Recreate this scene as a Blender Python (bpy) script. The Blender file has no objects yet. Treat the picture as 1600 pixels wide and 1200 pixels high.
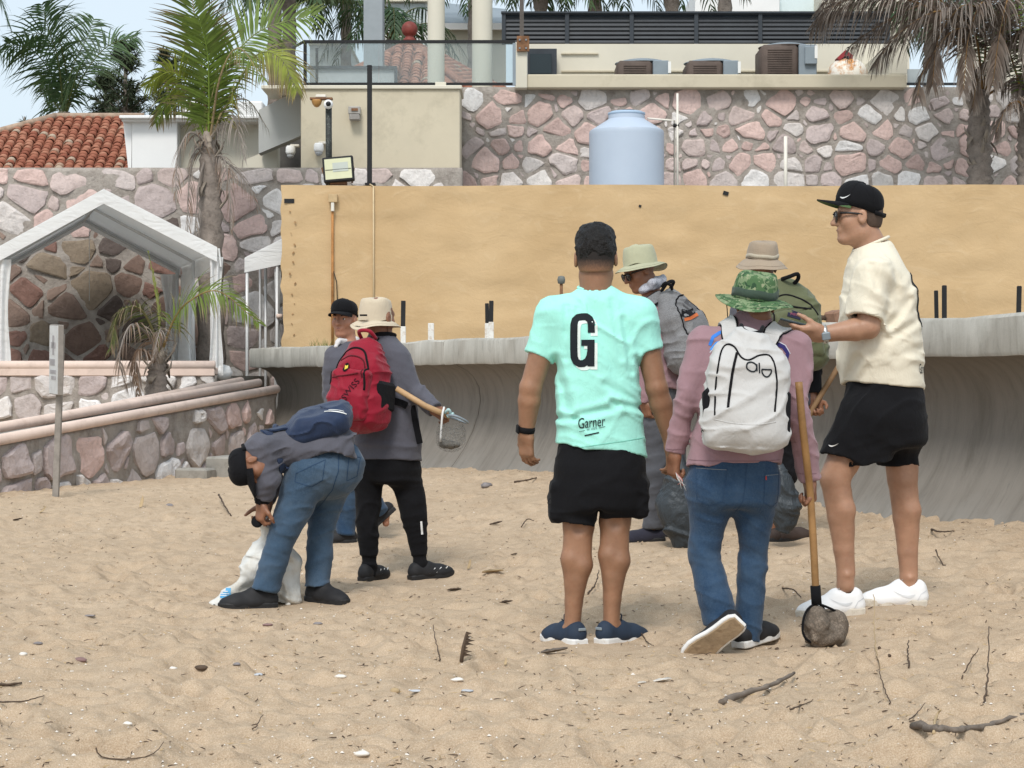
import bpy, math, random
import numpy as np
from mathutils import Vector, Matrix
from mathutils.bvhtree import BVHTree

random.seed(7)
RNG = np.random.default_rng(7)
scene = bpy.context.scene
COL = scene.collection

# ---------------------------------------------------------------- camera, sky, sun, exposure
FPX, CX, HY, CAMZ = 3200.0, 800.0, 590.0, 1.1        # focal length in photo pixels, image centre, horizon row, eye height
cam_data = bpy.data.cameras.new('camera')
cam = bpy.data.objects.new('camera', cam_data)
COL.objects.link(cam)
cam_data.sensor_width = 36.0
cam_data.lens = 72.0
cam_data.shift_y = -10.0 / 1600.0
cam_data.clip_start = 0.1
cam_data.clip_end = 600.0
cam.location = (0, 0, CAMZ)
cam.rotation_euler = (math.radians(90), 0, 0)
scene.camera = cam
cam_data.dof.use_dof = False

SUN_EL, SUN_AZ = math.radians(50), math.radians(192)   # azimuth clockwise from +Y: behind the camera, a little to its left
world = bpy.data.worlds.new('World')
scene.world = world
world.use_nodes = True
wn = world.node_tree
for n in list(wn.nodes):
 wn.nodes.remove(n)
sky = wn.nodes.new('ShaderNodeTexSky')
sky.sky_type = 'NISHITA'
sky.sun_disc = False
sky.sun_elevation = SUN_EL
sky.sun_rotation = SUN_AZ
sky.air_density = 1.0
sky.dust_density = 3.0
sky.ozone_density = 1.0
hs = wn.nodes.new('ShaderNodeHueSaturation')
hs.inputs['Saturation'].default_value = 0.55
bg = wn.nodes.new('ShaderNodeBackground')
bg.inputs['Strength'].default_value = 0.15
wo = wn.nodes.new('ShaderNodeOutputWorld')
wn.links.new(sky.outputs[0], hs.inputs['Color'])
veil = wn.nodes.new('ShaderNodeMix'); veil.data_type = 'RGBA'      # thin high cloud over the whole sky
veil.inputs[0].default_value = 0.68
veil.inputs[7].default_value = (3.9, 4.6, 5.1, 1)
wn.links.new(hs.outputs[0], veil.inputs[6])
wn.links.new(veil.outputs[2], bg.inputs['Color'])
wn.links.new(bg.outputs[0], wo.inputs['Surface'])

sun_data = bpy.data.lights.new('sun', 'SUN')
sun_data.energy = 1.7
sun_data.angle = math.radians(16)
sun_data.color = (1.0, 0.96, 0.9)
sun = bpy.data.objects.new('sun', sun_data)
COL.objects.link(sun)
sdir = Vector((math.sin(SUN_AZ) * math.cos(SUN_EL), math.cos(SUN_AZ) * math.cos(SUN_EL), math.sin(SUN_EL)))
sun.rotation_euler = sdir.to_track_quat('Z', 'Y').to_euler()
sun.location = (-6, -6, 20)

scene.view_settings.view_transform = 'Standard'
scene.view_settings.look = 'None'
scene.view_settings.exposure = 0.42
scene.view_settings.gamma = 1.0
scene.view_settings.use_curve_mapping = False


# ---------------------------------------------------------------- helpers
def W(px, py, D):
 """point at distance D that stands at this place of the photograph"""
 return Vector(((px - CX) / FPX * D, D, CAMZ + (HY - py) / FPX * D))


def props(o, label=None, cat=None, group=None, kind=None):
 if label: o['label'] = label
 if cat: o['category'] = cat
 if group: o['group'] = group
 if kind: o['kind'] = kind
 return o


def thing(name, label, cat, loc=(0, 0, 0), group=None):
 o = bpy.data.objects.new(name, None)
 o.empty_display_size = 0.1
 COL.objects.link(o)
 o.location = loc
 return props(o, label, cat, group, 'thing')


def link_mesh(name, me, parent=None, keep=True):
 o = bpy.data.objects.new(name, me)
 COL.objects.link(o)
 if parent is not None:
  o.parent = parent
  if keep:
   o.matrix_parent_inverse = parent_inv(parent)
 return o


def parent_inv(p):
 m = Matrix.Identity(4)
 chain = []
 while p is not None:
  chain.append(p)
  p = p.parent
 for q in reversed(chain):
  loc = Matrix.LocRotScale(q.location, q.rotation_euler, q.scale)
  m = m @ (q.matrix_parent_inverse @ loc if q.parent else loc)
 return m.inverted()


def mesh(name, verts, faces, mat, parent=None, smooth=True):
 me = bpy.data.meshes.new(name)
 me.from_pydata([tuple(v) for v in verts], [], [tuple(f) for f in faces])
 if mat is not None:
  me.materials.append(mat)
 if smooth:
  me.polygons.foreach_set('use_smooth', [True] * len(me.polygons))
 me.update()
 return link_mesh(name, me, parent)


def mesh_np(name, V, Q, mat, parent=None, smooth=True):
 """V (n,3), Q (m,4) or (m,3) numpy"""
 me = bpy.data.meshes.new(name)
 n, m, k = len(V), len(Q), Q.shape[1]
 me.vertices.add(n)
 me.vertices.foreach_set('co', np.ascontiguousarray(V, dtype=np.float32).ravel())
 me.loops.add(m * k)
 me.loops.foreach_set('vertex_index', np.ascontiguousarray(Q, dtype=np.int32).ravel())
 me.polygons.add(m)
 me.polygons.foreach_set('loop_start', np.arange(0, m * k, k, dtype=np.int32))
 me.polygons.foreach_set('use_smooth', np.full(m, smooth, dtype=bool))
 me.update(calc_edges=True)
 if mat is not None:
  me.materials.append(mat)
 return link_mesh(name, me, parent)


class MB:
 """collects shapes into ONE mesh"""
 def __init__(self):
  self.v, self.f = [], []

 def add(self, vs, fs):
  b = len(self.v)
  self.v += [Vector(v) for v in vs]
  self.f += [tuple(i + b for i in f) for f in fs]

 def box(self, c, s, rot=None, bev=0.0):
  c = Vector(c)
  hx, hy, hz = s[0] / 2, s[1] / 2, s[2] / 2
  b = min(bev, hx * .9, hy * .9, hz * .9)
  vs, idx = [], {}
  if b <= 0:
   for i in (-1, 1):
    for j in (-1, 1):
     for k in (-1, 1):
      vs.append(Vector((i * hx, j * hy, k * hz)))
   fs = [(0, 1, 3, 2), (4, 6, 7, 5), (0, 4, 5, 1), (2, 3, 7, 6), (0, 2, 6, 4), (1, 5, 7, 3)]
  else:
   for i in (-1, 1):
    for j in (-1, 1):
     for k in (-1, 1):
      idx[(i, j, k, 0)] = len(vs); vs.append(Vector((i * hx, j * (hy - b), k * (hz - b))))
      idx[(i, j, k, 1)] = len(vs); vs.append(Vector((i * (hx - b), j * hy, k * (hz - b))))
      idx[(i, j, k, 2)] = len(vs); vs.append(Vector((i * (hx - b), j * (hy - b), k * hz)))
   fs = []
   for i in (-1, 1):
    q = [idx[(i, j, k, 0)] for j, k in ((-1, -1), (1, -1), (1, 1), (-1, 1))]; fs.append(q if i > 0 else q[::-1])
    q = [idx[(j, i, k, 1)] for j, k in ((-1, -1), (-1, 1), (1, 1), (1, -1))]; fs.append(q if i > 0 else q[::-1])
    q = [idx[(j, k, i, 2)] for j, k in ((-1, -1), (1, -1), (1, 1), (-1, 1))]; fs.append(q if i > 0 else q[::-1])
   for i in (-1, 1):
    for j in (-1, 1):
     q = [idx[(i, j, -1, 0)], idx[(i, j, -1, 1)], idx[(i, j, 1, 1)], idx[(i, j, 1, 0)]]; fs.append(q if i * j > 0 else q[::-1])
     q = [idx[(i, -1, j, 0)], idx[(i, 1, j, 0)], idx[(i, 1, j, 2)], idx[(i, -1, j, 2)]]; fs.append(q if i * j > 0 else q[::-1])
     q = [idx[(-1, i, j, 1)], idx[(-1, i, j, 2)], idx[(1, i, j, 2)], idx[(1, i, j, 1)]]; fs.append(q if i * j > 0 else q[::-1])
   for i in (-1, 1):
    for j in (-1, 1):
     for k in (-1, 1):
      q = [idx[(i, j, k, 0)], idx[(i, j, k, 1)], idx[(i, j, k, 2)]]; fs.append(q if i * j * k > 0 else q[::-1])
  if rot is not None:
   vs = [rot @ v for v in vs]
  self.add([v + c for v in vs], fs)
  return self

 def tube(self, pts, r, n=10, cap=True):
  pts = [Vector(p) for p in pts]
  rs = r if isinstance(r, (list, tuple)) else [r] * len(pts)
  ref = None
  vs, fs = [], []
  for i, p in enumerate(pts):
   t = (pts[min(i + 1, len(pts) - 1)] - pts[max(i - 1, 0)]).normalized()
   if ref is None:
    ref = Vector((0, 0, 1)) if abs(t.z) < .9 else Vector((1, 0, 0))
   a = (ref - t * ref.dot(t)).normalized()
   ref = a
   b = t.cross(a)
   for k in range(n):
    w = 2 * math.pi * k / n
    vs.append(p + (a * math.cos(w) + b * math.sin(w)) * rs[i])
  for i in range(len(pts) - 1):
   for k in range(n):
    k2 = (k + 1) % n
    fs.append((i * n + k, i * n + k2, (i + 1) * n + k2, (i + 1) * n + k))
  if cap:
   fs.append(tuple(range(n))[::-1])
   fs.append(tuple((len(pts) - 1) * n + k for k in range(n)))
  self.add(vs, fs)
  return self

 def lathe(self, prof, c=(0, 0, 0), n=24, sx=1.0, sy=1.0, rot=None, wob=None):
  c = Vector(c)
  vs, fs = [], []
  for i, (r, z) in enumerate(prof):
   for k in range(n):
    w = 2 * math.pi * k / n
    v = Vector((math.cos(w) * r * sx, math.sin(w) * r * sy, z))
    if wob:
     v = wob(v, w, i)
    vs.append(c + (rot @ v if rot is not None else v))
  for i in range(len(prof) - 1):
   for k in range(n):
    k2 = (k + 1) % n
    fs.append((i * n + k, i * n + k2, (i + 1) * n + k2, (i + 1) * n + k))
  if prof[0][0] > 1e-5: fs.append(tuple(range(n))[::-1])
  if prof[-1][0] > 1e-5: fs.append(tuple((len(prof) - 1) * n + k for k in range(n)))
  self.add(vs, fs)
  return self

 def prism(self, poly, a, b):
  """polygon of points (Vectors) extruded by the vector b-a"""
  d = Vector(b) - Vector(a)
  n = len(poly)
  vs = [Vector(p) for p in poly] + [Vector(p) + d for p in poly]
  fs = [tuple(range(n))[::-1], tuple(range(n, 2 * n))]
  for i in range(n):
   j = (i + 1) % n
   fs.append((i, j, n + j, n + i))
  self.add(vs, fs)
  return self

 def build(self, name, mat, parent=None, smooth=False):
  return mesh(name, self.v, self.f, mat, parent, smooth)


# ---------------------------------------------------------------- numpy noise
_T3 = RNG.random((32, 32, 32)).astype(np.float32)


def vnoise(P):
 """value noise in [-1,1] at points (n,3)"""
 P = np.asarray(P, dtype=np.float32)
 i = np.floor(P).astype(np.int32)
 f = P - i
 f = f * f * (3 - 2 * f)
 i0 = i & 31
 i1 = (i + 1) & 31
 x0, y0, z0 = i0[:, 0], i0[:, 1], i0[:, 2]
 x1, y1, z1 = i1[:, 0], i1[:, 1], i1[:, 2]
 fx, fy, fz = f[:, 0], f[:, 1], f[:, 2]
 T = _T3
 a = T[x0, y0, z0] * (1 - fx) + T[x1, y0, z0] * fx
 b = T[x0, y1, z0] * (1 - fx) + T[x1, y1, z0] * fx
 c = T[x0, y0, z1] * (1 - fx) + T[x1, y0, z1] * fx
 d = T[x0, y1, z1] * (1 - fx) + T[x1, y1, z1] * fx
 a = a * (1 - fy) + b * fy
 c = c * (1 - fy) + d * fy
 return (a * (1 - fz) + c * fz) * 2 - 1


_T2 = RNG.random((256, 256)).astype(np.float32)


def vnoise2(x, y):
 x = np.asarray(x, dtype=np.float64); y = np.asarray(y, dtype=np.float64)
 i = np.floor(x).astype(np.int64); j = np.floor(y).astype(np.int64)
 fx = x - i; fy = y - j
 fx = fx * fx * fx * (fx * (fx * 6 - 15) + 10); fy = fy * fy * fy * (fy * (fy * 6 - 15) + 10)
 i0, j0, i1, j1 = i & 255, j & 255, (i + 1) & 255, (j + 1) & 255
 a = _T2[i0, j0] * (1 - fx) + _T2[i1, j0] * fx
 b = _T2[i0, j1] * (1 - fx) + _T2[i1, j1] * fx
 return (a * (1 - fy) + b * fy) * 2 - 1


# ---------------------------------------------------------------- materials
class NT:
 def __init__(self, name):
  self.m = bpy.data.materials.new(name)
  self.m.use_nodes = True
  self.t = self.m.node_tree
  self.b = self.t.nodes['Principled BSDF']

 def n(self, typ, **kw):
  o = self.t.nodes.new(typ)
  for k, v in kw.items():
   setattr(o, k, v)
  return o

 def l(self, a, b):
  self.t.links.new(a, b)

 def coord(self, kind='Object', scale=(1, 1, 1)):
  tc = self.n('ShaderNodeTexCoord')
  mp = self.n('ShaderNodeMapping')
  mp.inputs['Scale'].default_value = scale
  self.l(tc.outputs[kind], mp.inputs['Vector'])
  return mp.outputs[0]

 def noise(self, vec, scale, detail=4, rough=.6, dist=0):
  o = self.n('ShaderNodeTexNoise')
  o.inputs['Scale'].default_value = scale
  o.inputs['Detail'].default_value = detail
  o.inputs['Roughness'].default_value = rough
  o.inputs['Distortion'].default_value = dist
  if vec is not None: self.l(vec, o.inputs['Vector'])
  return o.outputs['Fac']

 def ramp(self, fac, stops, interp='LINEAR'):
  o = self.n('ShaderNodeValToRGB')
  o.color_ramp.interpolation = interp
  e = o.color_ramp.elements
  while len(e) < len(stops): e.new(0.5)
  for el, (p, c) in zip(e, stops):
   el.position = p
   el.color = (c[0], c[1], c[2], 1) if not isinstance(c, (int, float)) else (c, c, c, 1)
  self.l(fac, o.inputs[0])
  return o.outputs[0]

 def mix(self, fac, a, b, blend='MIX'):
  o = self.n('ShaderNodeMix', data_type='RGBA', blend_type=blend)
  for s, v in ((0, fac), (6, a), (7, b)):
   if isinstance(v, (int, float)): o.inputs[s].default_value = v
   elif isinstance(v, tuple): o.inputs[s].default_value = (*v, 1)
   else: self.l(v, o.inputs[s])
  return o.outputs[2]

 def bump(self, h, strength=.3, dist=.01, prev=None):
  o = self.n('ShaderNodeBump')
  o.inputs['Strength'].default_value = strength
  o.inputs['Distance'].default_value = dist
  self.l(h, o.inputs['Height'])
  if prev is not None: self.l(prev, o.inputs['Normal'])
  self.l(o.outputs[0], self.b.inputs['Normal'])
  return o.outputs[0]

 def base(self, c):
  if isinstance(c, tuple): self.b.inputs['Base Color'].default_value = (*c, 1)
  else: self.l(c, self.b.inputs['Base Color'])

 def set(self, rough=.8, metal=0, spec=.3):
  self.b.inputs['Roughness'].default_value = rough
  self.b.inputs['Metallic'].default_value = metal
  self.b.inputs['Specular IOR Level'].default_value = spec
  return self


def plain(name, c, rough=.7, var=.18, scale=6, bump=.15, bdist=.004, bscale=60, metal=0, spec=.3, dirt=None, coord='Object'):
 """one colour with soft wear, and a fine relief"""
 t = NT(name).set(rough, metal, spec)
 v = t.coord(coord)
 f = t.noise(v, scale, 5, .65)
 lo = tuple(x * (1 - var) for x in c); hi = tuple(min(1, x * (1 + var)) for x in c)
 col = t.ramp(f, [(.3, lo), (.7, hi)])
 if dirt:
  d = t.ramp(t.noise(v, scale * 2.7, 6, .7), [(.52, 0.0), (.75, 1.0)])
  col = t.mix(d, col, dirt)
 t.base(col)
 if bump: t.bump(t.noise(v, bscale, 4, .6), bump, bdist)
 return t.m
# ================================================================= GROUND
_GC = [(885, 1005, 8.6), (970, 1003, 8.6), (1165, 1030, 8.35), (1300, 940, 9.0), (1400, 937, 9.1), (1290, 1004, 8.4), (580, 915, 11.7),
  (675, 908, 11.7), (395, 955, 10.6), (495, 942, 10.8), (535, 848, 13.5), (1005, 832, 12.3), (1225, 846, 12.2), (1600, 822, 11.6),
  (1450, 803, 12.4), (1250, 775, 13.8), (1060, 752, 15.3), (860, 738, 17.5), (700, 730, 19.6), (560, 728, 22.0), (430, 735, 22.0), (0, 774, 17.8), (380, 744, 21.5),
  (200, 757, 19.5), (0, 1200, 5.9), (800, 1200, 5.8), (1600, 1200, 5.6), (-300, 950, 10.0), (1900, 900, 9.0), (2000, 850, 11.5), (0, 960, 10.0), (-400, 800, 16.0),
  (200, 850, 13.8), (1600, 960, 8.6), (800, 850, 13.0)]
_GP = [W(*c) for c in _GC] + [Vector((x, y, z)) for x, y, z in
  ((-1.5, 3, -.22), (1.5, 3, -.2), (0, 1, -.42), (-4, 1, -.4), (4, 1, -.4), (-8, 8, -.02), (8, 7, .15), (-9, 18, .1), (9, 16, .25), (0, 45, .1), (-20, 30, .1), (20, 30, .2), (0, 90, .1))]
_GX = np.array([(p.x, p.y, p.z) for p in _GP])


def zbase(x, y):
 x = np.asarray(x, dtype=np.float64); y = np.asarray(y, dtype=np.float64)
 num = np.zeros_like(x); den = np.zeros_like(x)
 for gx, gy, gz in _GX:
  d2 = (x - gx) ** 2 + (y - gy) ** 2
  w = 1.0 / (d2 + .12 + .004 * gy * gy) ** 1.6
  num += w * gz; den += w
 return num / den


_FOOT = []
for _i in range(2900):
 _y = 4.6 + 18 * random.random() ** 1.3
 _x = random.uniform(-.3, .3) * _y
 _FOOT.append((_x, _y, random.uniform(0, 6.28), random.uniform(.75, 1.2), random.uniform(.006, .023)))


def sand_height(x, y):
 x = np.asarray(x, dtype=np.float64); y = np.asarray(y, dtype=np.float64)
 z = zbase(x, y)
 calm = np.clip((y - 4.5) / 5.0, .35, 1.0)
 wx = x + .12 * vnoise2(x * 2.3 + 9, y * 2.3); wy = y + .12 * vnoise2(x * 2.3, y * 2.3 + 31)
 rid = lambda a, b: 1 - np.abs(vnoise2(a, b)) * 2
 z = z + .016 * vnoise2(x * 1.3 + 3, y * 1.1 + 7) + calm * (.011 * vnoise2(wx * 3.7, wy * 3.1) + .008 * rid(wx * 6.3 + 5, wy * 8.3) + .0065 * rid(wx * 13, wy * 19)) + .0034 * vnoise2(x * 31, y * 36) * (.6 + .4 * vnoise2(x * 2, y * 2)) + .0022 * vnoise2(x * 64, y * 60)
 return z


def feet(x, y, z):
 """footprints pressed into the height field z on the (rows, cols) grid"""
 ys = y[:, 0]
 for fx, fy, a, s, d in _FOOT:
  r = .26 * s
  i0, i1 = np.searchsorted(ys, (fy - r, fy + r))
  if i1 - i0 < 2: continue
  row = x[(i0 + i1) // 2]
  j0, j1 = np.searchsorted(row, (fx - r * 1.05, fx + r * 1.05))
  if j1 - j0 < 2: continue
  X = x[i0:i1, j0:j1] - fx; Y = y[i0:i1, j0:j1] - fy
  u = (X * math.cos(a) + Y * math.sin(a)) / (.135 * s); v = (-X * math.sin(a) + Y * math.cos(a)) / (.062 * s)
  q = u * u + v * v
  z[i0:i1, j0:j1] += d * (-1.0 * np.exp(-q * 1.1) + .55 * np.exp(-(np.sqrt(q) - 1.55) ** 2 * 4.5))
 return z


def make_ground():
 fine = np.linspace(-.30, .30, 430)
 side = .30 + np.cumsum(np.geomspace(.004, .9, 26))
 u = np.concatenate([-side[::-1], fine, side])
 yr = np.concatenate([np.linspace(.3, 4.5, 24)[:-1], np.geomspace(4.5, 26, 660), 26 + np.cumsum(np.geomspace(.3, 40, 18))])
 U, Y = np.meshgrid(u, yr)
 X = U * np.maximum(Y, 4.0)
 Z = sand_height(X, Y)
 Z = feet(X, Y, Z)
 # the sand is trodden level where people stand
 for px, D in ((893, 8.55), (955, 8.55), (1110, 8.2), (1168, 8.3), (1321, 8.88), (1419, 9.06), (1290, 8.35), (576, 11.65), (658, 11.6), (411, 10.55), (390, 10.5), (497, 10.75), (540, 13.4), (603, 13.6), (1020, 12.2), (1060, 12.35), (1206, 11.95), (1226, 11.9), (1070, 11.8), (1228, 11.5), (430, 10.6)):
  fx = (px - CX) / FPX * D
  w = np.exp(-((((X - fx) / .20) ** 2 + ((Y - D + .06) / .30) ** 2) ** 2))
  Z = Z * (1 - w) + (zbase(np.array([fx]), np.array([D]))[0] - .004 + .25 * (Z - zbase(np.array([fx]), np.array([D]))[0])) * w
 V = np.stack([X.ravel(), Y.ravel(), Z.ravel()], 1)
 n, m = U.shape
 i = np.arange(n * m).reshape(n, m)
 Q = np.stack([i[:-1, :-1].ravel(), i[:-1, 1:].ravel(), i[1:, 1:].ravel(), i[1:, :-1].ravel()], 1)
 t = NT('beach_sand').set(.95, 0, .12)
 v = t.coord('Object')
 big = t.noise(v, .55, 4, .6)
 col = t.ramp(big, [(.3, (.455, .342, .232)), (.7, (.535, .408, .284))])
 col = t.mix(t.ramp(t.noise(v, 9, 6, .7), [(.44, 0.0), (.66, .75)]), col, (.335, .240, .155))
 g = t.noise(v, 240, 2, .5)
 col = t.mix(.35, col, t.ramp(g, [(.25, (.20, .135, .085)), (.5, (.50, .375, .26)), (.75, (.84, .74, .60))]), 'MIX')
 # shell grit, whiter towards the sea
 vo = t.n('ShaderNodeTexVoronoi'); vo.inputs['Scale'].default_value = 70
 t.l(v, vo.inputs['Vector'])
 grit = t.ramp(vo.outputs['Distance'], [(.0, 1.0), (.10, 1.0), (.14, 0.0)])
 patch = t.ramp(t.noise(v, 1.7, 5, .7), [(.50, 0.0), (.68, 1.0)])
 col = t.mix(t.mix(1.0, grit, patch, 'MULTIPLY'), col, (.80, .72, .62))
 t.base(col)
 b = t.bump(t.noise(v, 30, 6, .72), .75, .016)
 t.bump(t.noise(v, 210, 3, .6), .5, .003, b)
 g = mesh_np('sand_ground', V, Q, t.m)
 props(g, 'pale tan beach sand churned by footprints', None, None, 'structure')
 return g, (yr, u, Z)


ground, _gdat = make_ground()


def gz(x, y):
 """height of the built sand at a point"""
 yr, u, Z = _gdat
 uu = x / max(y, 4.0)
 i = int(np.clip(np.searchsorted(yr, y) - 1, 0, len(yr) - 2)); j = int(np.clip(np.searchsorted(u, uu) - 1, 0, len(u) - 2))
 a = (y - yr[i]) / (yr[i + 1] - yr[i]); b = (uu - u[j]) / (u[j + 1] - u[j])
 return float((Z[i, j] * (1 - b) + Z[i, j + 1] * b) * (1 - a) + (Z[i + 1, j] * (1 - b) + Z[i + 1, j + 1] * b) * a)


def on_ground(px, py):
 """the place on the sand seen at this point of the photograph"""
 lo, hi = 4.7, 24.0
 D = lo
 best = lo
 for k in range(400):
  D = lo * (hi / lo) ** (k / 399)
  p = W(px, py, D)
  if p.z <= gz(p.x, p.y):
   best = D
   break
 p = W(px, py, best)
 return Vector((p.x, p.y, gz(p.x, p.y)))


# ================================================================= MATERIALS OF THE SETTING
def stone_mat(name, colors, dark=1.0):
 t = NT(name).set(.9, 0, .2)
 v = t.coord('Object')
 oi = t.n('ShaderNodeObjectInfo')
 n1 = t.noise(v, 9, 6, .7, .6)
 mott = t.ramp(n1, [(.28, (.74, .72, .70)), (.5, (1, 1, 1)), (.72, (1.12, 1.10, 1.08))])
 col = t.mix(1.0, oi.outputs['Color'], mott, 'MULTIPLY')
 col = t.mix(t.ramp(t.noise(v, 24, 5, .75), [(.58, 0.0), (.70, .5)]), col, (.33, .28, .25))
 t.base(col)
 b = t.bump(t.noise(v, 14, 6, .7), .8, .03)
 t.bump(t.noise(v, 90, 4, .7), .5, .006, b)
 return t.m


M_STONE = stone_mat('rubble_stone', None)


def mortar_mat():
 t = NT('mortar').set(.95, 0, .1)
 v = t.coord('Object')
 t.base(t.ramp(t.noise(v, 5, 7, .72), [(.3, (.26, .225, .195)), (.5, (.41, .365, .325)), (.72, (.53, .48, .43))]))
 b = t.bump(t.noise(v, 22, 7, .75), 1.0, .03)
 t.bump(t.noise(v, 120, 4, .7), .6, .006, b)
 return t.m


M_MORTAR = mortar_mat()
M_CREAM = plain('cream_plaster', (.56, .50, .38), .85, .07, .8, .2, .004, 30, dirt=(.44, .39, .29))
M_CREAM_L = plain('pale_plaster', (.64, .60, .50), .85, .05, .8, .15, .003, 30)
M_WHITE = plain('white_paint', (.80, .80, .79), .6, .04, 1.2, .1, .002, 40)
M_GREYWALL = plain('grey_plaster', (.42, .43, .42), .85, .06, .8, .15, .003, 30)
M_STEEL = plain('charcoal_metal', (.028, .034, .042), .45, .2, 3, .05, .001, 90, spec=.4)
M_BLACK = plain('black_paint', (.014, .014, .015), .5, .2, 5, .08, .001, 60)
M_COPING = plain('pink_coping', (.68, .54, .465), .8, .10, 3, .25, .004, 40, dirt=(.54, .42, .355))
M_CONC_PLAIN = plain('plain_concrete', (.30, .285, .255), .9, .2, 4, .4, .008, 30, dirt=(.20, .185, .16))
M_PVC = plain('white_pipe', (.72, .68, .60), .5, .08, 5, .05, .001, 60)
M_GREYMETAL = plain('grey_metal', (.23, .27, .30), .5, .08, 3, .06, .001, 50)
M_RUST = plain('rusty_metal', (.20, .10, .05), .8, .5, 9, .4, .004, 40)


# ================================================================= RUBBLE STONE WALLS
PINK = [(.60, .445, .405), (.63, .475, .435), (.55, .405, .37), (.58, .475, .445)]
PALE = [(.69, .655, .63), (.63, .585, .56), (.73, .71, .70)]
MAUVE = [(.51, .43, .415), (.54, .475, .455), (.46, .385, .37)]
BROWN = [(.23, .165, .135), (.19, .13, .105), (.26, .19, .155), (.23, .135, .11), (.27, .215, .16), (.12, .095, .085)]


def clip_poly(poly, a, b, c):
 """keep a*x+b*y<=c"""
 out = []
 n = len(poly)
 for i in range(n):
  p, q = poly[i], poly[(i + 1) % n]
  dp, dq = a * p[0] + b * p[1] - c, a * q[0] + b * q[1] - c
  if dp <= 0: out.append(p)
  if (dp < 0 < dq) or (dq < 0 < dp):
   t = dp / (dp - dq)
   out.append((p[0] + (q[0] - p[0]) * t, p[1] + (q[1] - p[1]) * t))
 return out


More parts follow.
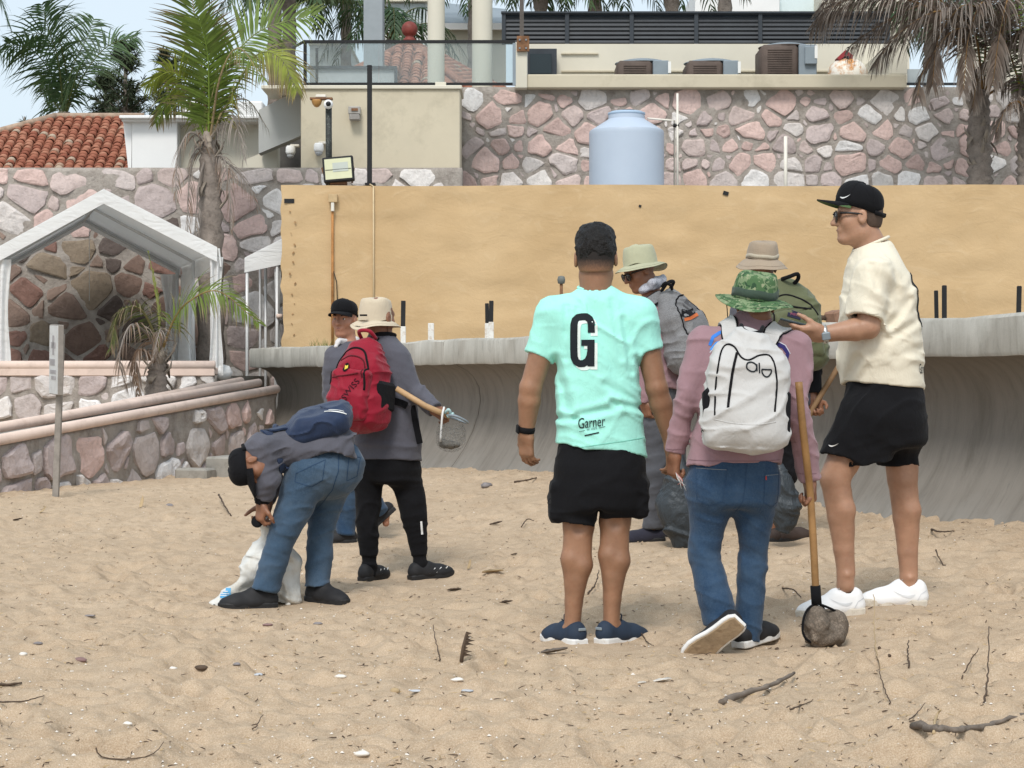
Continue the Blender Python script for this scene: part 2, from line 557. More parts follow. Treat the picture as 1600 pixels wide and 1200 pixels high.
def rubble(parent, O, U, N, region, cw, ch, palette, rnd, gap=(.014, .05), proud=.05, limit=300):
 """separate stones over the convex region [(u,v)...] (counter-clockwise) of the face through O; U along, Z up, N outward"""
 U = U.normalized(); V = Vector((0, 0, 1)); N = N.normalized()
 u0 = min(p[0] for p in region); u1 = max(p[0] for p in region)
 v0 = min(p[1] for p in region); v1 = max(p[1] for p in region)
 edges = []
 for i in range(len(region)):
  p, q = region[i], region[(i + 1) % len(region)]
  ex, ey = q[0] - p[0], q[1] - p[1]
  L = math.hypot(ex, ey)
  a, b = ey / L, -ex / L
  edges.append((a, b, a * p[0] + b * p[1] - .012))
 seeds = []
 v = v0 + ch * .45
 while v < v1 + ch:
  hh = ch * rnd.uniform(.75, 1.2)
  u = u0 - cw * rnd.random()
  while u < u1 + cw:
   w = cw * rnd.uniform(.5, 1.55)
   seeds.append((u + w / 2, v + hh * rnd.uniform(-.24, .24), w))
   if rnd.random() < .42:
    seeds.append((u + w * rnd.uniform(.9, 1.1), v + hh * rnd.uniform(.40, .6), w * .3))
   u += w
  v += hh
 made = 0
 for i, (su, sv, sw) in enumerate(seeds):
  if any(a * su + b * sv > c - .01 for a, b, c in edges): continue
  poly = [(su - cw * 1.3, sv - ch * 1.2), (su + cw * 1.3, sv - ch * 1.2), (su + cw * 1.3, sv + ch * 1.2), (su - cw * 1.3, sv + ch * 1.2)]
  for a, b, c in edges: poly = clip_poly(poly, a, b, c)
  for j, (tu, tv, tw) in enumerate(seeds):
   if j == i or abs(tu - su) > cw * 2.6 or abs(tv - sv) > ch * 2.6: continue
   dx, dy = tu - su, tv - sv
   L = math.hypot(dx, dy)
   if L < 1e-4: continue
   k = .5 + .5 * (sw * sw - tw * tw) / (L * L) * .30
   k = min(.78, max(.22, k))
   g = rnd.uniform(*gap) * .5
   poly = clip_poly(poly, dx / L, dy / L, (dx * su + dy * sv) / L + L * k - g)
   if len(poly) < 3: break
  if len(poly) < 3: continue
  ar = abs(sum(poly[k][0] * poly[(k + 1) % len(poly)][1] - poly[(k + 1) % len(poly)][0] * poly[k][1] for k in range(len(poly)))) / 2
  if ar < .0022: continue
  if made >= limit: break
  cu = sum(p[0] for p in poly) / len(poly); cv = sum(p[1] for p in poly) / len(poly)
  # outline: the cell with its corners knocked off and its sides left uneven
  out = []
  m = len(poly)
  for q in range(m):
   p0, p1 = poly[q], poly[(q + 1) % m]
   ex, ey = p1[0] - p0[0], p1[1] - p0[1]
   Lq = math.hypot(ex, ey)
   if Lq < .03:
    out.append(((p0[0] + p1[0]) / 2, (p0[1] + p1[1]) / 2)); continue
   for tq in ((.14, .5, .86) if Lq > .16 else ((.18, .82) if Lq > .07 else (.5,))):
    jn = rnd.uniform(-.014, .009) * min(1, Lq / .2)
    tj = tq + rnd.uniform(-.07, .07)
    out.append((p0[0] + ex * tj + ey / Lq * jn, p0[1] + ey * tj - ex / Lq * jn))
  n = len(out)
  if n < 4: continue
  h = proud * rnd.uniform(.45, 1.1) * min(1.0, math.sqrt(ar) / .22)
  tilt_u, tilt_v = rnd.uniform(-.10, .10), rnd.uniform(-.12, .12)
  C = O + U * cu + V * cv
  sx, sy = rnd.uniform(-.12, .12), rnd.uniform(-.12, .12)
  s0 = rnd.random() * 50
  pts = [(1.0, -.03)] * n + [(.975, h * .62)] * n + [(.80, h)] * n + [(.42, h * 1.05)] * n
  LV_ = []
  for q, (sc, hh) in enumerate(pts):
   du, dv = (out[q % n][0] - cu), (out[q % n][1] - cv)
   off = (1 - sc)
   LV_.append((du * sc + sx * off * .3 * abs(du), dv * sc + sy * off * .3 * abs(dv), hh))
  nz_ = vnoise(np.array([(p_[0] * 9 + s0, p_[1] * 9, s0) for p_ in LV_]))
  vs, fs = [], []
  for q, (du, dv, hh) in enumerate(LV_):
   z = hh + ((tilt_u * du + tilt_v * dv) + h * .55 * float(nz_[q]) if q >= n else 0)
   vs.append(U * du + V * dv + N * z)
  vs.append(N * (h * rnd.uniform(.9, 1.25)))
  for lev in range(3):
   for k in range(n):
    k2 = (k + 1) % n
    fs.append((lev * n + k, lev * n + k2, (lev + 1) * n + k2, (lev + 1) * n + k))
  for k in range(n):
   fs.append((3 * n + k, 3 * n + (k + 1) % n, 4 * n))
  if U.cross(V).dot(N) < 0: fs = [f[::-1] for f in fs]
  o = mesh('stone', vs, fs, M_STONE, None, False)
  o.location = C
  o.parent = parent
  o.matrix_parent_inverse = parent_inv(parent)
  c = palette(cu, cv, ar, rnd)
  k = rnd.uniform(.94, 1.17)
  o.color = (c[0] * k, c[1] * k, c[2] * k, 1)
  made += 1
 return made


def mortar_face(name, parent, O, U, N, region, thick, amp=.014, step=.06):
 """the bed of mortar: a closed slab with a rough front"""
 U = U.normalized(); V = Vector((0, 0, 1)); N = N.normalized()
 u0 = min(p[0] for p in region); u1 = max(p[0] for p in region)
 # the region is described by its lower and upper edge as a function of u
 def span(u):
  ys = []
  for i in range(len(region)):
   p, q = region[i], region[(i + 1) % len(region)]
   if abs(p[0] - q[0]) < 1e-6:
    if abs(u - p[0]) < 1e-4: ys += [p[1], q[1]]
    continue
   t = (u - p[0]) / (q[0] - p[0])
   if -1e-6 <= t <= 1 + 1e-6: ys.append(p[1] + (q[1] - p[1]) * t)
  return min(ys), max(ys)
 nu = max(2, int((u1 - u0) / step)); vs = []; fs = []
 hmax = max(p[1] for p in region) - min(p[1] for p in region)
 nv = max(2, int(hmax / step))
 us = np.linspace(u0, u1, nu + 1)
 P = []
 for u in us:
  a, b = span(float(u))
  for j in range(nv + 1):
   P.append((u, a + (b - a) * j / nv))
 P = np.array(P)
 h = amp * vnoise(np.stack([P[:, 0] * 6, P[:, 1] * 6, np.full(len(P), O.x)], 1)) + amp * .7 * vnoise(np.stack([P[:, 0] * 15, P[:, 1] * 15, np.full(len(P), O.y)], 1))
 for (u, v), z in zip(P, h):
  vs.append(O + U * float(u) + V * float(v) + N * float(z))
 k = nv + 1
 for i in range(nu):
  for j in range(nv):
   fs.append((i * k + j, (i + 1) * k + j, (i + 1) * k + j + 1, i * k + j + 1))
 nb = len(vs)
 border = [i * k for i in range(nu + 1)] + [nu * k + j for j in range(1, k)] + [i * k + nv for i in range(nu - 1, -1, -1)] + [j for j in range(nv - 1, 0, -1)]
 for b in border:
  u, v = P[b]
  vs.append(O + U * float(u) + V * float(v) - N * thick)
 m = len(border)
 for i in range(m):
  j = (i + 1) % m
  fs.append((border[i], nb + i, nb + j, border[j]))
 fs.append(tuple(nb + i for i in range(m))[::-1])
 if U.cross(V).dot(N) < 0: fs = [f[::-1] for f in fs]
 return mesh(name, vs, fs, M_MORTAR, parent, True)


def pal(weights):
 sets = {'pink': PINK, 'pale': PALE, 'mauve': MAUVE, 'brown': BROWN}
 keys = list(weights); tot = sum(weights.values())
 def f(u, v, ar, rnd):
  r = rnd.random() * tot
  for k in keys:
   r -= weights[k]
   if r <= 0: break
  if ar < .02 and rnd.random() < .5: k = 'mauve'
  return rnd.choice(sets[k])
 return f


FRONT = Vector((0, -1, 0)); RIGHT = Vector((1, 0, 0))


def frontal_wall(name, label, px0, px1, ptop, pbot, D, thick, cw, ch, palette, seed, extra=None, **kw):
 a, b = W(px0, pbot, D), W(px1, ptop, D)
 O = Vector((a.x, D, a.z))
 reg = [(0, 0), (b.x - a.x, 0), (b.x - a.x, b.z - a.z), (0, b.z - a.z)]
 t = thing(name, label, 'stone wall', (a.x + (b.x - a.x) / 2, D + thick / 2, a.z))
 mortar_face('mortar', t, O, RIGHT, FRONT, reg, thick)
 if extra:
  u0_, v0_ = W(extra[0], 0, D).x - a.x, W(0, extra[1], D).z - a.z
  reg = [(u0_, v0_), (b.x - a.x, v0_), (b.x - a.x, b.z - a.z), (u0_, b.z - a.z)]
 n = rubble(t, O, RIGHT, FRONT, reg, cw, ch, palette, random.Random(seed), **kw)
 return t, n


# the long pink wall behind the marquee, and its strip behind the ochre wall
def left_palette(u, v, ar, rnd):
 # the pale stones at the corner beside the ochre wall, older brown stones behind the marquee, its shade put into their colour
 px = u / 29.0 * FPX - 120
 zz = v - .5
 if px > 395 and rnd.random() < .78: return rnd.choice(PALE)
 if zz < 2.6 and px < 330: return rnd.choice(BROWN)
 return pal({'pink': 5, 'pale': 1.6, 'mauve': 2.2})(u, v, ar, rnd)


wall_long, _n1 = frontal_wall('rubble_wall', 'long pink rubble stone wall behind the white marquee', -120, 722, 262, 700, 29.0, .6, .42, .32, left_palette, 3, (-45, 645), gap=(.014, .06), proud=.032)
wall_high, _n2 = frontal_wall('rubble_wall', 'high rubble stone wall behind the pale blue water tank', 720, 1700, 136, 330, 30.6, .6, .335, .28, pal({'pink': 5.5, 'pale': 2.6, 'mauve': 2.2}), 5, gap=(.014, .065), proud=.034)


# ================================================================= PLANTER WALLS, COPINGS AND RAMP ON THE LEFT
pA, pB = W(-70, 700, 17.2), W(432, 608, 23.4)
Uf = Vector((pB.x - pA.x, pB.y - pA.y, 0)); Lf = Uf.length; Uf.normalize()
Nf = Vector((Uf.y, -Uf.x, 0))
Of = Vector((pA.x, pA.y, -.35))
front_wall = thing('rubble_wall', 'low grey and pink rubble wall rising from the sand under the sloping copings', 'stone wall', (pA + pB) / 2 * 1.0)
regf = [(0, 0), (Lf, 0), (Lf, pB.z - .05 + .35), (0, pA.z - .05 + .35)]
mortar_face('mortar', front_wall, Of, Uf, Nf, regf, .35)
_n3 = rubble(front_wall, Of, Uf, Nf, regf, .40, .30, pal({'pink': 1.2, 'pale': 1.8, 'mauve': 5}), random.Random(11), gap=(.02, .07))
for off, rr, dz in ((0.0, .050, 0.0), (.22, .045, .075)):
 m = MB(); m.tube([pA - Nf * off + Vector((0, 0, dz)), (pA + pB) / 2 - Nf * off + Vector((0, 0, dz + .004)), pB - Nf * off + Vector((0, 0, dz))], rr, 14)
 m.build('coping', M_COPING, front_wall, True)
# ramp surface behind the coping and the second rail
m = MB()
rA, rB = pA - Nf * .3, pB - Nf * .3
sA, sB = pA - Nf * 1.05, pB - Nf * 1.05
m.prism([rA + Vector((0, 0, -.03)), rB + Vector((0, 0, -.03)), sB + Vector((0, 0, -.03)), sA + Vector((0, 0, -.03))], (0, 0, 0), (0, 0, -.5))
ramp_ob = m.build('ramp_path', M_CONC_PLAIN); props(ramp_ob, 'sloping concrete ramp between the pink copings', None, None, 'structure')
qA, qB = W(-70, 684, 18.3), W(376, 596, 23.6)
rail2 = thing('coping_wall', 'second sloping pink coping behind the lower one with a slim palm before it', 'coping', (qA + qB) / 2)
m = MB(); m.tube([qA, (qA + qB) / 2, qB], .052, 14); m.build('coping', M_COPING, rail2, True)
m = MB(); m.prism([qA + Vector((0, .06, -.06)), qB + Vector((0, .06, -.06)), qB + Vector((0, .06, -.75)), qA + Vector((0, .06, -.75))], (0, 0, 0), (0, .16, 0)); m.build('wall_body', M_MORTAR, rail2)  # darker than the coping: the gap's shadow is put into this colour
# upper planter wall with the level coping
uA, uB = W(-70, 571, 24.0), W(336, 571, 24.0)
upper_wall = thing('rubble_wall', 'upper rubble wall with a level pink coping under the white marquee', 'stone wall', ((uA.x + uB.x) / 2, 24.2, .3))
O = Vector((uA.x, 24.0, .3)); reg = [(0, 0), (uB.x - uA.x, 0), (uB.x - uA.x, uA.z - .10 - .3), (0, uA.z - .10 - .3)]
mortar_face('mortar', upper_wall, O, RIGHT, FRONT, reg, .3)
_n4 = rubble(upper_wall, O, RIGHT, FRONT, reg, .44, .33, pal({'pink': 1, 'pale': 4, 'mauve': 2}), random.Random(13), gap=(.02, .07))
m = MB(); m.tube([uA, uB], .055, 14); m.build('coping', M_COPING, upper_wall, True)
m = MB(); m.box(((uA.x + uB.x) / 2, 24.13, uA.z - .075), (uB.x - uA.x, .34, .1), bev=.01); m.build('ledge', M_COPING, upper_wall)
# the floor the marquee stands on
m = MB(); m.box((-6.15, 26.75, uA.z - .32), (5.4, 4.6, .4)); fl = m.build('terrace_floor', M_CONC_PLAIN); props(fl, 'flat terrace floor under the marquee', None, None, 'structure')
# concrete steps at the foot of the front wall, in front of the palm
stp = thing('step_block', 'low grey concrete step at the foot of the rubble wall behind the bending man', 'step', W(375, 745, 21.3))
for (x0, x1, y0, y1, D) in ((284, 322, 732, 748, 20.4), (320, 400, 713, 742, 20.7)):
 a, b = W(x0, y1, D), W(x1, y0, D)
 m = MB(); m.box(((a.x + b.x) / 2, D + .1, (b.z + 0) / 2 - .05), (b.x - a.x, .35, b.z + .1), Matrix.Rotation(math.atan2(Uf.y, Uf.x), 3, 'Z'), bev=.02)
 m.build('step', M_CONC_PLAIN, stp)

# ================================================================= SEA WALL (recurved concrete)
LIP_A, LIP_B = Vector((-3.306, 25.8, 1.463)), Vector((4.89, 7.06, 1.463))     # far end, near end (beyond the frame)
Us = (LIP_B - LIP_A); Ls = Us.length; Us.normalize()
Ns = Vector((-Us.y, Us.x, 0))
if Ns.y > 0: Ns = -Ns                                                  # towards the beach
def seawall_mat():
 t = NT('sea_wall_concrete').set(.85, 0, .25)
 uv = t.n('ShaderNodeUVMap')
 mp = t.n('ShaderNodeMapping'); mp.inputs['Scale'].default_value = (5.5, .8, 1)
 t.l(uv.outputs[0], mp.inputs['Vector'])
 st = t.noise(mp.outputs[0], 1.6, 7, .72, .5)
 mp2 = t.n('ShaderNodeMapping'); mp2.inputs['Scale'].default_value = (1, 1, 1)
 t.l(uv.outputs[0], mp2.inputs['Vector'])
 cl = t.noise(mp2.outputs[0], 1.1, 6, .65)
 sx = t.n('ShaderNodeSeparateXYZ'); t.l(uv.outputs[0], sx.inputs[0])
 jig = t.n('ShaderNodeMath', operation='MULTIPLY_ADD'); t.l(cl, jig.inputs[0]); jig.inputs[1].default_value = .9; t.l(sx.outputs[1], jig.inputs[2])
 # blue-grey below, darker and browner up towards the lip, pale lip
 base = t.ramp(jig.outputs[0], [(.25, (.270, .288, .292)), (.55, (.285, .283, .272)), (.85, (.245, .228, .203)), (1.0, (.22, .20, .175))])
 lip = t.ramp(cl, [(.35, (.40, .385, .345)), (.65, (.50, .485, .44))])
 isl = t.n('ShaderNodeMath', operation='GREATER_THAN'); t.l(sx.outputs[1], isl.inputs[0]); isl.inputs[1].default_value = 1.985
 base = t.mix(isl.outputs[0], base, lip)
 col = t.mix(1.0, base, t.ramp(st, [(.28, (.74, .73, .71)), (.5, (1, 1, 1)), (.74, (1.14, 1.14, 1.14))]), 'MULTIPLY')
 drip = t.ramp(t.noise(mp.outputs[0], 3.1, 6, .7, 1.0), [(.60, 0.0), (.74, .7)])
 col = t.mix(drip, col, (.13, .125, .115))
 t.base(col)
 b = t.bump(st, .35, .010)
 t.bump(t.noise(t.coord('Object'), 60, 5, .7), .4, .004, b)
 return t.m


M_SEAWALL = seawall_mat()
ZT = 1.463
# profile: (distance out from the lip's front, height, streak coordinate)
PROF = [(-.62, -.5, 0.0), (.16, -.5, 0.0), (.12, -.1, .15), (.04, .10, .28), (-.10, .26, .45), (-.22, .42, .62), (-.31, .58, .80), (-.365, .74, .97), (-.385, .88, 1.12), (-.37, 1.0, 1.26),
  (-.32, 1.10, 1.40), (-.24, 1.175, 1.55), (-.13, 1.225, 1.72), (-.045, ZT - .235, 1.98), (-.012, ZT - .238, 1.99), (.0, ZT - .215, 2.0), (.0, ZT - .02, 2.2), (-.015, ZT, 2.22), (-.62, ZT, 2.4)]
sea_wall = thing('sea_wall', 'recurved grey concrete sea wall with a thick overhanging lip', 'sea wall', (LIP_A + LIP_B) / 2)
cuts = [0, 2.7, 6.6, 8.9, 12.6, 16.6, Ls]
rs = random.Random(21)
for ci in range(len(cuts) - 1):
 a, b = cuts[ci] + (.008 if ci else 0), cuts[ci + 1] - .008
 n = max(2, int((b - a) / .16))
 vs, fs, uvs = [], [], []
 np_ = len(PROF)
 for i in range(n + 1):
  s = a + (b - a) * i / n
  wob = .006 * math.sin(s * 2.1) + .004 * math.sin(s * 5.3 + 1)
  for (o_, z_, q_) in PROF:
   jig = .006 * math.sin(s * 9 + z_ * 5) if z_ > 1.2 else .004 * math.sin(s * 7 + z_ * 9)
   vs.append(LIP_A + Us * s + Ns * (o_ + jig + (rs.uniform(-.004, .004) if z_ > 1.2 else 0)) + Vector((0, 0, z_ - ZT + (wob if z_ > 1.3 else 0) + (rs.uniform(-.005, .005) if z_ > 1.2 else 0))))
   uvs.append((s, q_))
 for i in range(n):
  for j in range(np_ - 1):
   fs.append((i * np_ + j, (i + 1) * np_ + j, (i + 1) * np_ + j + 1, i * np_ + j + 1))
  fs.append((i * np_ + np_ - 1, (i + 1) * np_ + np_ - 1, (i + 1) * np_, i * np_))
 fs.append(tuple(range(np_))[::-1]); fs.append(tuple(n * np_ + j for j in range(np_)))
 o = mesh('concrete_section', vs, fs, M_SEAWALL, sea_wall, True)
 uvl = o.data.uv_layers.new(name='UVMap')
 li = np.zeros(len(o.data.loops), dtype=np.int32); o.data.loops.foreach_get('vertex_index', li)
 uvl.data.foreach_set('uv', np.array(uvs, dtype=np.float32)[li].ravel())
 import bmesh
 bm = bmesh.new(); bm.from_mesh(o.data); bmesh.ops.recalc_face_normals(bm, faces=bm.faces); bm.to_mesh(o.data); bm.free()
 o.data.set_sharp_from_angle(angle=math.radians(40))


def lip_point(px, back=.0, dz=0.0):
 """a point on the ledge whose lip stands at this column of the photograph"""
 k = (px - CX) / FPX
 # LIP_A.x + Us.x s - Ns.x*back = k * (LIP_A.y + Us.y s - Ns.y*back)
 ax, ay = LIP_A.x - Ns.x * back, LIP_A.y - Ns.y * back
 s = (k * ay - ax) / (Us.x - k * Us.y)
 return Vector((ax + Us.x * s, ay + Us.y * s, ZT + dz))


# walkway slab behind the lip
YW = 26.6                                                              # ochre wall stands at this distance
m = MB()
e = [LIP_A - Ns * .615, LIP_B - Ns * .615, Vector((16, LIP_B.y, ZT)), Vector((16, YW + 1.2, ZT)), Vector((-3.0, YW + 1.2, ZT))]
m.prism([Vector((p.x, p.y, ZT - .012)) for p in e], (0, 0, 0), (0, 0, -.25))
pv = m.build('walkway_pavement', M_CONC_PLAIN); props(pv, 'raised concrete walkway behind the sea wall lip', None, None, 'structure')
m = MB(); m.box((7.2, YW + .5, .6), (19, .6, 1.3)); pb = m.build('walkway_base', M_CONC_PLAIN); props(pb, 'concrete mass under the walkway', None, None, 'structure')

# ================================================================= OCHRE WALL
def ochre_mat():
 t = NT('ochre_plaster').set(.9, 0, .15)
 v = t.coord('Object')
 n1 = t.noise(v, .9, 5, .6)
 col = t.ramp(n1, [(.3, (.500, .345, .185)), (.7, (.580, .415, .236))])
 mp = t.coord('Object', (1.0, 1, 1.9))
 tr = t.noise(mp, 2.0, 6, .55, 2.2)
 col = t.mix(t.ramp(tr, [(.56, 0.0), (.70, .32)]), col, (.63, .475, .295))
 col = t.mix(t.ramp(t.noise(v, 7, 6, .7), [(.60, 0.0), (.72, .55)]), col, (.49, .33, .17))
 t.base(col)
 b = t.bump(tr, .26, .03)
 t.bump(t.noise(v, 26, 5, .65), .45, .008, b)
 return t.m


M_OCHRE = ochre_mat()
oa, ob = W(440, 545, YW), W(1790, 289, YW)
ow = thing('garden_wall', 'long ochre plaster wall along the raised walkway', 'wall', ((oa.x + ob.x) / 2, YW + .15, ZT))
nx, nz = 170, 36
P = np.array([(oa.x + (ob.x - oa.x) * i / nx, ZT - .005 + (ob.z - ZT) * j / nz) for i in range(nx + 1) for j in range(nz + 1)])
dep = .012 * vnoise(np.stack([P[:, 0] * 1.5, P[:, 1] * 4.5, np.zeros(len(P))], 1)) + .007 * vnoise(np.stack([P[:, 0] * 5, P[:, 1] * 8, np.ones(len(P))], 1))
# the ragged left arris
edge = np.clip((P[:, 0] - oa.x) / .14, 0, 1)
vs, fs = [], []
for (x, z), d, e_ in zip(P, dep, edge):
 rag = (1 - e_) * .03 * float(vnoise(np.array([[z * 7, 3.1, 0]]))[0])
 vs.append(Vector((x + rag, YW + d + (1 - e_) * .02, z + .010 * math.sin(x * 1.3) * (z > 3.5))))
k = nz + 1
for i in range(nx):
 for j in range(nz):
  fs.append((i * k + j, (i + 1) * k + j, (i + 1) * k + j + 1, i * k + j + 1))
nb = len(vs)
border = [i * k for i in range(nx + 1)] + [nx * k + j for j in range(1, k)] + [i * k + nz for i in range(nx - 1, -1, -1)] + [j for j in range(nz - 1, 0, -1)]
for b_ in border: vs.append(Vector((vs[b_].x, YW + .3, vs[b_].z)))
mm = len(border)
for i in range(mm): fs.append((border[i], nb + i, nb + (i + 1) % mm, border[(i + 1) % mm]))
fs.append(tuple(nb + i for i in range(mm))[::-1])
o = mesh('wall_body', vs, fs, M_OCHRE, ow, True); o.data.set_sharp_from_angle(angle=math.radians(45))
# broken plaster along the left edge, a vent slot and two small holes
M_CRACK = plain('broken_plaster', (.33, .20, .095), .95, .3, 14, .8, .01, 40)
m = MB()
rc = random.Random(4)
for i in range(13):
 py = 332 + i * 16 + rc.uniform(-3, 3)
 c = W(457 + rc.uniform(-5, 5), py, YW - .012)
 m.box(c, (rc.uniform(.008, .022), .012, rc.uniform(.012, .035)), Matrix.Rotation(rc.uniform(-.8, .8), 3, 'Y'))
props(m.build('plaster_crack', M_CRACK, ow), kind='stuff')
m = MB(); m.box(W(452, 314, YW - .004), (.13, .02, .055)); m.build('vent_slot', M_BLACK, ow)
for px, py in ((1134, 302), (1000, 322)):
 m = MB(); m.box(W(px, py, YW - .004), (.07 if px > 1100 else .03, .02, .05 if px > 1100 else .03), Matrix.Rotation(.3, 3, 'Y')); m.build('hole', M_BLACK, ow)

print('stones', _n1, _n2, _n3, _n4)
# ================================================================= TERRACES BEHIND THE WALLS
m = MB(); m.box((6.5, 28.9, 3.2), (19, 3.3, .5)); o = m.build('upper_terrace_ground', M_CONC_PLAIN); props(o, 'narrow terrace behind the ochre wall', None, None, 'structure')
m = MB(); m.box((0, 62, 1.5), (70, 59.0, 5.0)); o = m.build('hill_terrain', plain('dry_earth', (.22, .17, .11), .95, .3, 1)); props(o, 'higher ground behind the walls', None, None, 'structure')


def pbox(px0, px1, py0, py1, D, depth, bev=0.0, mb=None):
 a, b = W(px0, py1, D), W(px1, py0, D)
 mb = mb or MB()
 mb.box(((a.x + b.x) / 2, D + depth / 2, (a.z + b.z) / 2), (b.x - a.x, depth, b.z - a.z), bev=bev)
 return mb


# ---- beige block under the glass railing
t = thing('terrace_block', 'plain beige plastered terrace wall under the glass railing', 'wall', W(594, 262, 29.5))
pbox(470, 719, 139, 264, 29.4, 1.0, .015).build('wall_body', M_CREAM, t)
pbox(408, 722, 133, 139, 29.36, 1.1, .01).build('cap', M_CREAM_L, t)

# ---- grey stair wall left of it with a dark opening
t = thing('stair_wall', 'grey slanting stair wall with a dark opening behind the green palm', 'wall', W(437, 262, 30))
poly = [W(*p, 30.0) for p in ((404, 240), (470, 212), (470, 138), (404, 172))]
MB().prism(poly, (0, 0, 0), (0, .3, 0)).build('stair_side', M_GREYWALL, t)
poly = [W(*p, 30.35) for p in ((382, 262), (434, 262), (434, 228), (382, 250))]
MB().prism(poly, (0, 0, 0), (0, .3, 0)).build('lower_block', M_CREAM_L, t)
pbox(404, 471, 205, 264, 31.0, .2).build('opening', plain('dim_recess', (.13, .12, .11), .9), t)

# ---- white and beige house wall at left
t = thing('house_wall', 'white parapet and beige house wall beside the red tiled roof', 'wall', W(300, 262, 31.5))
pbox(276, 404, 189, 270, 31.5, .4).build('beige_panel', M_CREAM_L, t)
pbox(206, 277, 190, 270, 31.2, .7, .01).build('white_panel', M_WHITE, t)
poly = [W(*p, 31.25) for p in ((205, 270), (206, 190), (192, 187), (201, 270))]
MB().prism(poly, (0, 0, 0), (0, .6, 0)).build('side_panel', M_WHITE, t)
mb = MB(); pbox(186, 405, 180, 185, 31.0, 1.0, .01, mb); pbox(190, 405, 185.2, 190, 31.1, .9, .01, mb)
mb.build('cornice', M_WHITE, t)
t = thing('white_house', 'small white rooftop block behind the palm crown', 'house', W(290, 180, 36))
pbox(283, 312, 156, 200, 36, 2, .02).build('wall', M_WHITE, t)
pbox(372, 410, 158, 200, 35, 2, .02).build('wall', M_WHITE, t)

# ================================================================= TILED ROOFS
def tile_mat(name, a, b, c):
 t = NT(name).set(.85, 0, .2)
 v = t.coord('Object')
 oi = t.n('ShaderNodeObjectInfo')
 col = t.ramp(oi.outputs['Random'], [(0, a), (.5, b), (.93, c), (.97, (.42, .33, .25))])
 col = t.mix(1.0, col, t.ramp(t.noise(v, 9, 6, .7), [(.3, (.6, .58, .56)), (.6, (1.05, 1.05, 1.05))]), 'MULTIPLY')
 t.base(col)
 t.bump(t.noise(v, 40, 4, .6), .3, .006)
 return t.m


M_TILE = tile_mat('clay_tile', (.27, .095, .06), (.34, .135, .085), (.40, .19, .125))
M_TILE_B = tile_mat('weathered_clay_tile', (.34, .15, .10), (.42, .19, .125), (.50, .26, .18))


def tile_mesh(L, r):
 """a tapering barrel tile: 5 outer facets, open below"""
 vs, fs = [], []
 n = 6
 for (y, s) in ((0, 1.0), (L, .84)):
  for q in (1.0, .84):
   for k in range(n + 1):
    w = math.pi * k / n
    vs.append(Vector((math.cos(w) * r * s * q, y, math.sin(w) * r * s * q * .85)))
 k = n + 1
 for i in range(n):
  fs.append((i, i + 1, 2 * k + i + 1, 2 * k + i))
  fs.append((k + i, 3 * k + i, 3 * k + i + 1, k + i + 1))
  fs.append((i, k + i, k + i + 1, i + 1))
 me = bpy.data.meshes.new('tile')
 me.from_pydata([tuple(v) for v in vs], [], fs)
 me.polygons.foreach_set('use_smooth', [True] * len(me.polygons))
 return me


def tiled_face(parent, O, U, S, region, pitch, row, mat, rnd, limit=290):
 """barrel tiles on the slope through O: U along the eave, S up the slope; region is a polygon in (u,s)"""
 U = U.normalized(); S = S.normalized(); N = U.cross(S).normalized()
 if N.z < 0: N = -N
 me = tile_mesh(row * 1.18, pitch * .47)
 me.materials.append(mat)
 u0 = min(p[0] for p in region); u1 = max(p[0] for p in region); s1 = max(p[1] for p in region)
 def inside(u, s):
  c = False
  for i in range(len(region)):
   (x1, y1), (x2, y2) = region[i], region[(i + 1) % len(region)]
   if (y1 > s) != (y2 > s) and u < (x2 - x1) * (s - y1) / (y2 - y1) + x1: c = not c
  return c
 R = Matrix((U, S, N)).transposed()
 made = 0
 for i in range(int((u1 - u0) / pitch) + 1):
  for j in range(int(s1 / row) + 1):
   u, s = u0 + (i + .5) * pitch, j * row
   if not inside(u, s + row * .5): continue
   if made >= limit: return made
   o = link_mesh('tile', me)
   o.matrix_world = Matrix.Translation(O + U * (u + rnd.uniform(-.012, .012)) + S * (s + rnd.uniform(-.012, .012)) + N * rnd.uniform(.0, .012)) @ (R @ Matrix.Rotation(rnd.uniform(-.04, .04), 3, 'Z') @ Matrix.Rotation(-.05, 3, 'X')).to_4x4()
   loc, q, sc = o.matrix_world.decompose()
   o.location = loc; o.rotation_euler = q.to_euler()
   o.parent = parent; o.matrix_parent_inverse = parent_inv(parent)
   made += 1
 return made


t = thing('tiled_roof', 'red clay barrel tile roof above the long rubble wall', 'roof', W(100, 262, 32))
OL, OR = W(-60, 268, 32.0), W(205, 268, 32.0)
UL = OR - OL
S = Vector((0, 1, .62)).normalized()
h = (W(0, 183, 33.6).z - OL.z) / S.z
reg = [(0, 0), (UL.length, 0), (UL.length - .14, h), (UL.length - 1.55, h), (0, h * .60)]
n = tiled_face(t, OL, UL, S, reg, .157, .105, M_TILE, random.Random(2))
# under-tiles: the deck, and the ridge
P0 = lambda u, s, dn=-.02: OL + UL.normalized() * u + S * s + UL.normalized().cross(S).normalized() * dn
MB().prism([P0(*q) for q in reg], (0, 0, 0), UL.normalized().cross(S).normalized() * -.08).build('roof_deck', M_TILE, t)
mb = MB(); mb.tube([P0(UL.length - 1.6, h, .03), P0(UL.length - .10, h, .03)], .055, 10); mb.tube([P0(0, h * .60, .03), P0(UL.length - 1.55, h, .03)], .06, 10)
mb.tube([P0(UL.length - .02, 0, .02), P0(UL.length - .14, h, .03)], .05, 10)
mb.build('ridge', M_TILE, t, True)

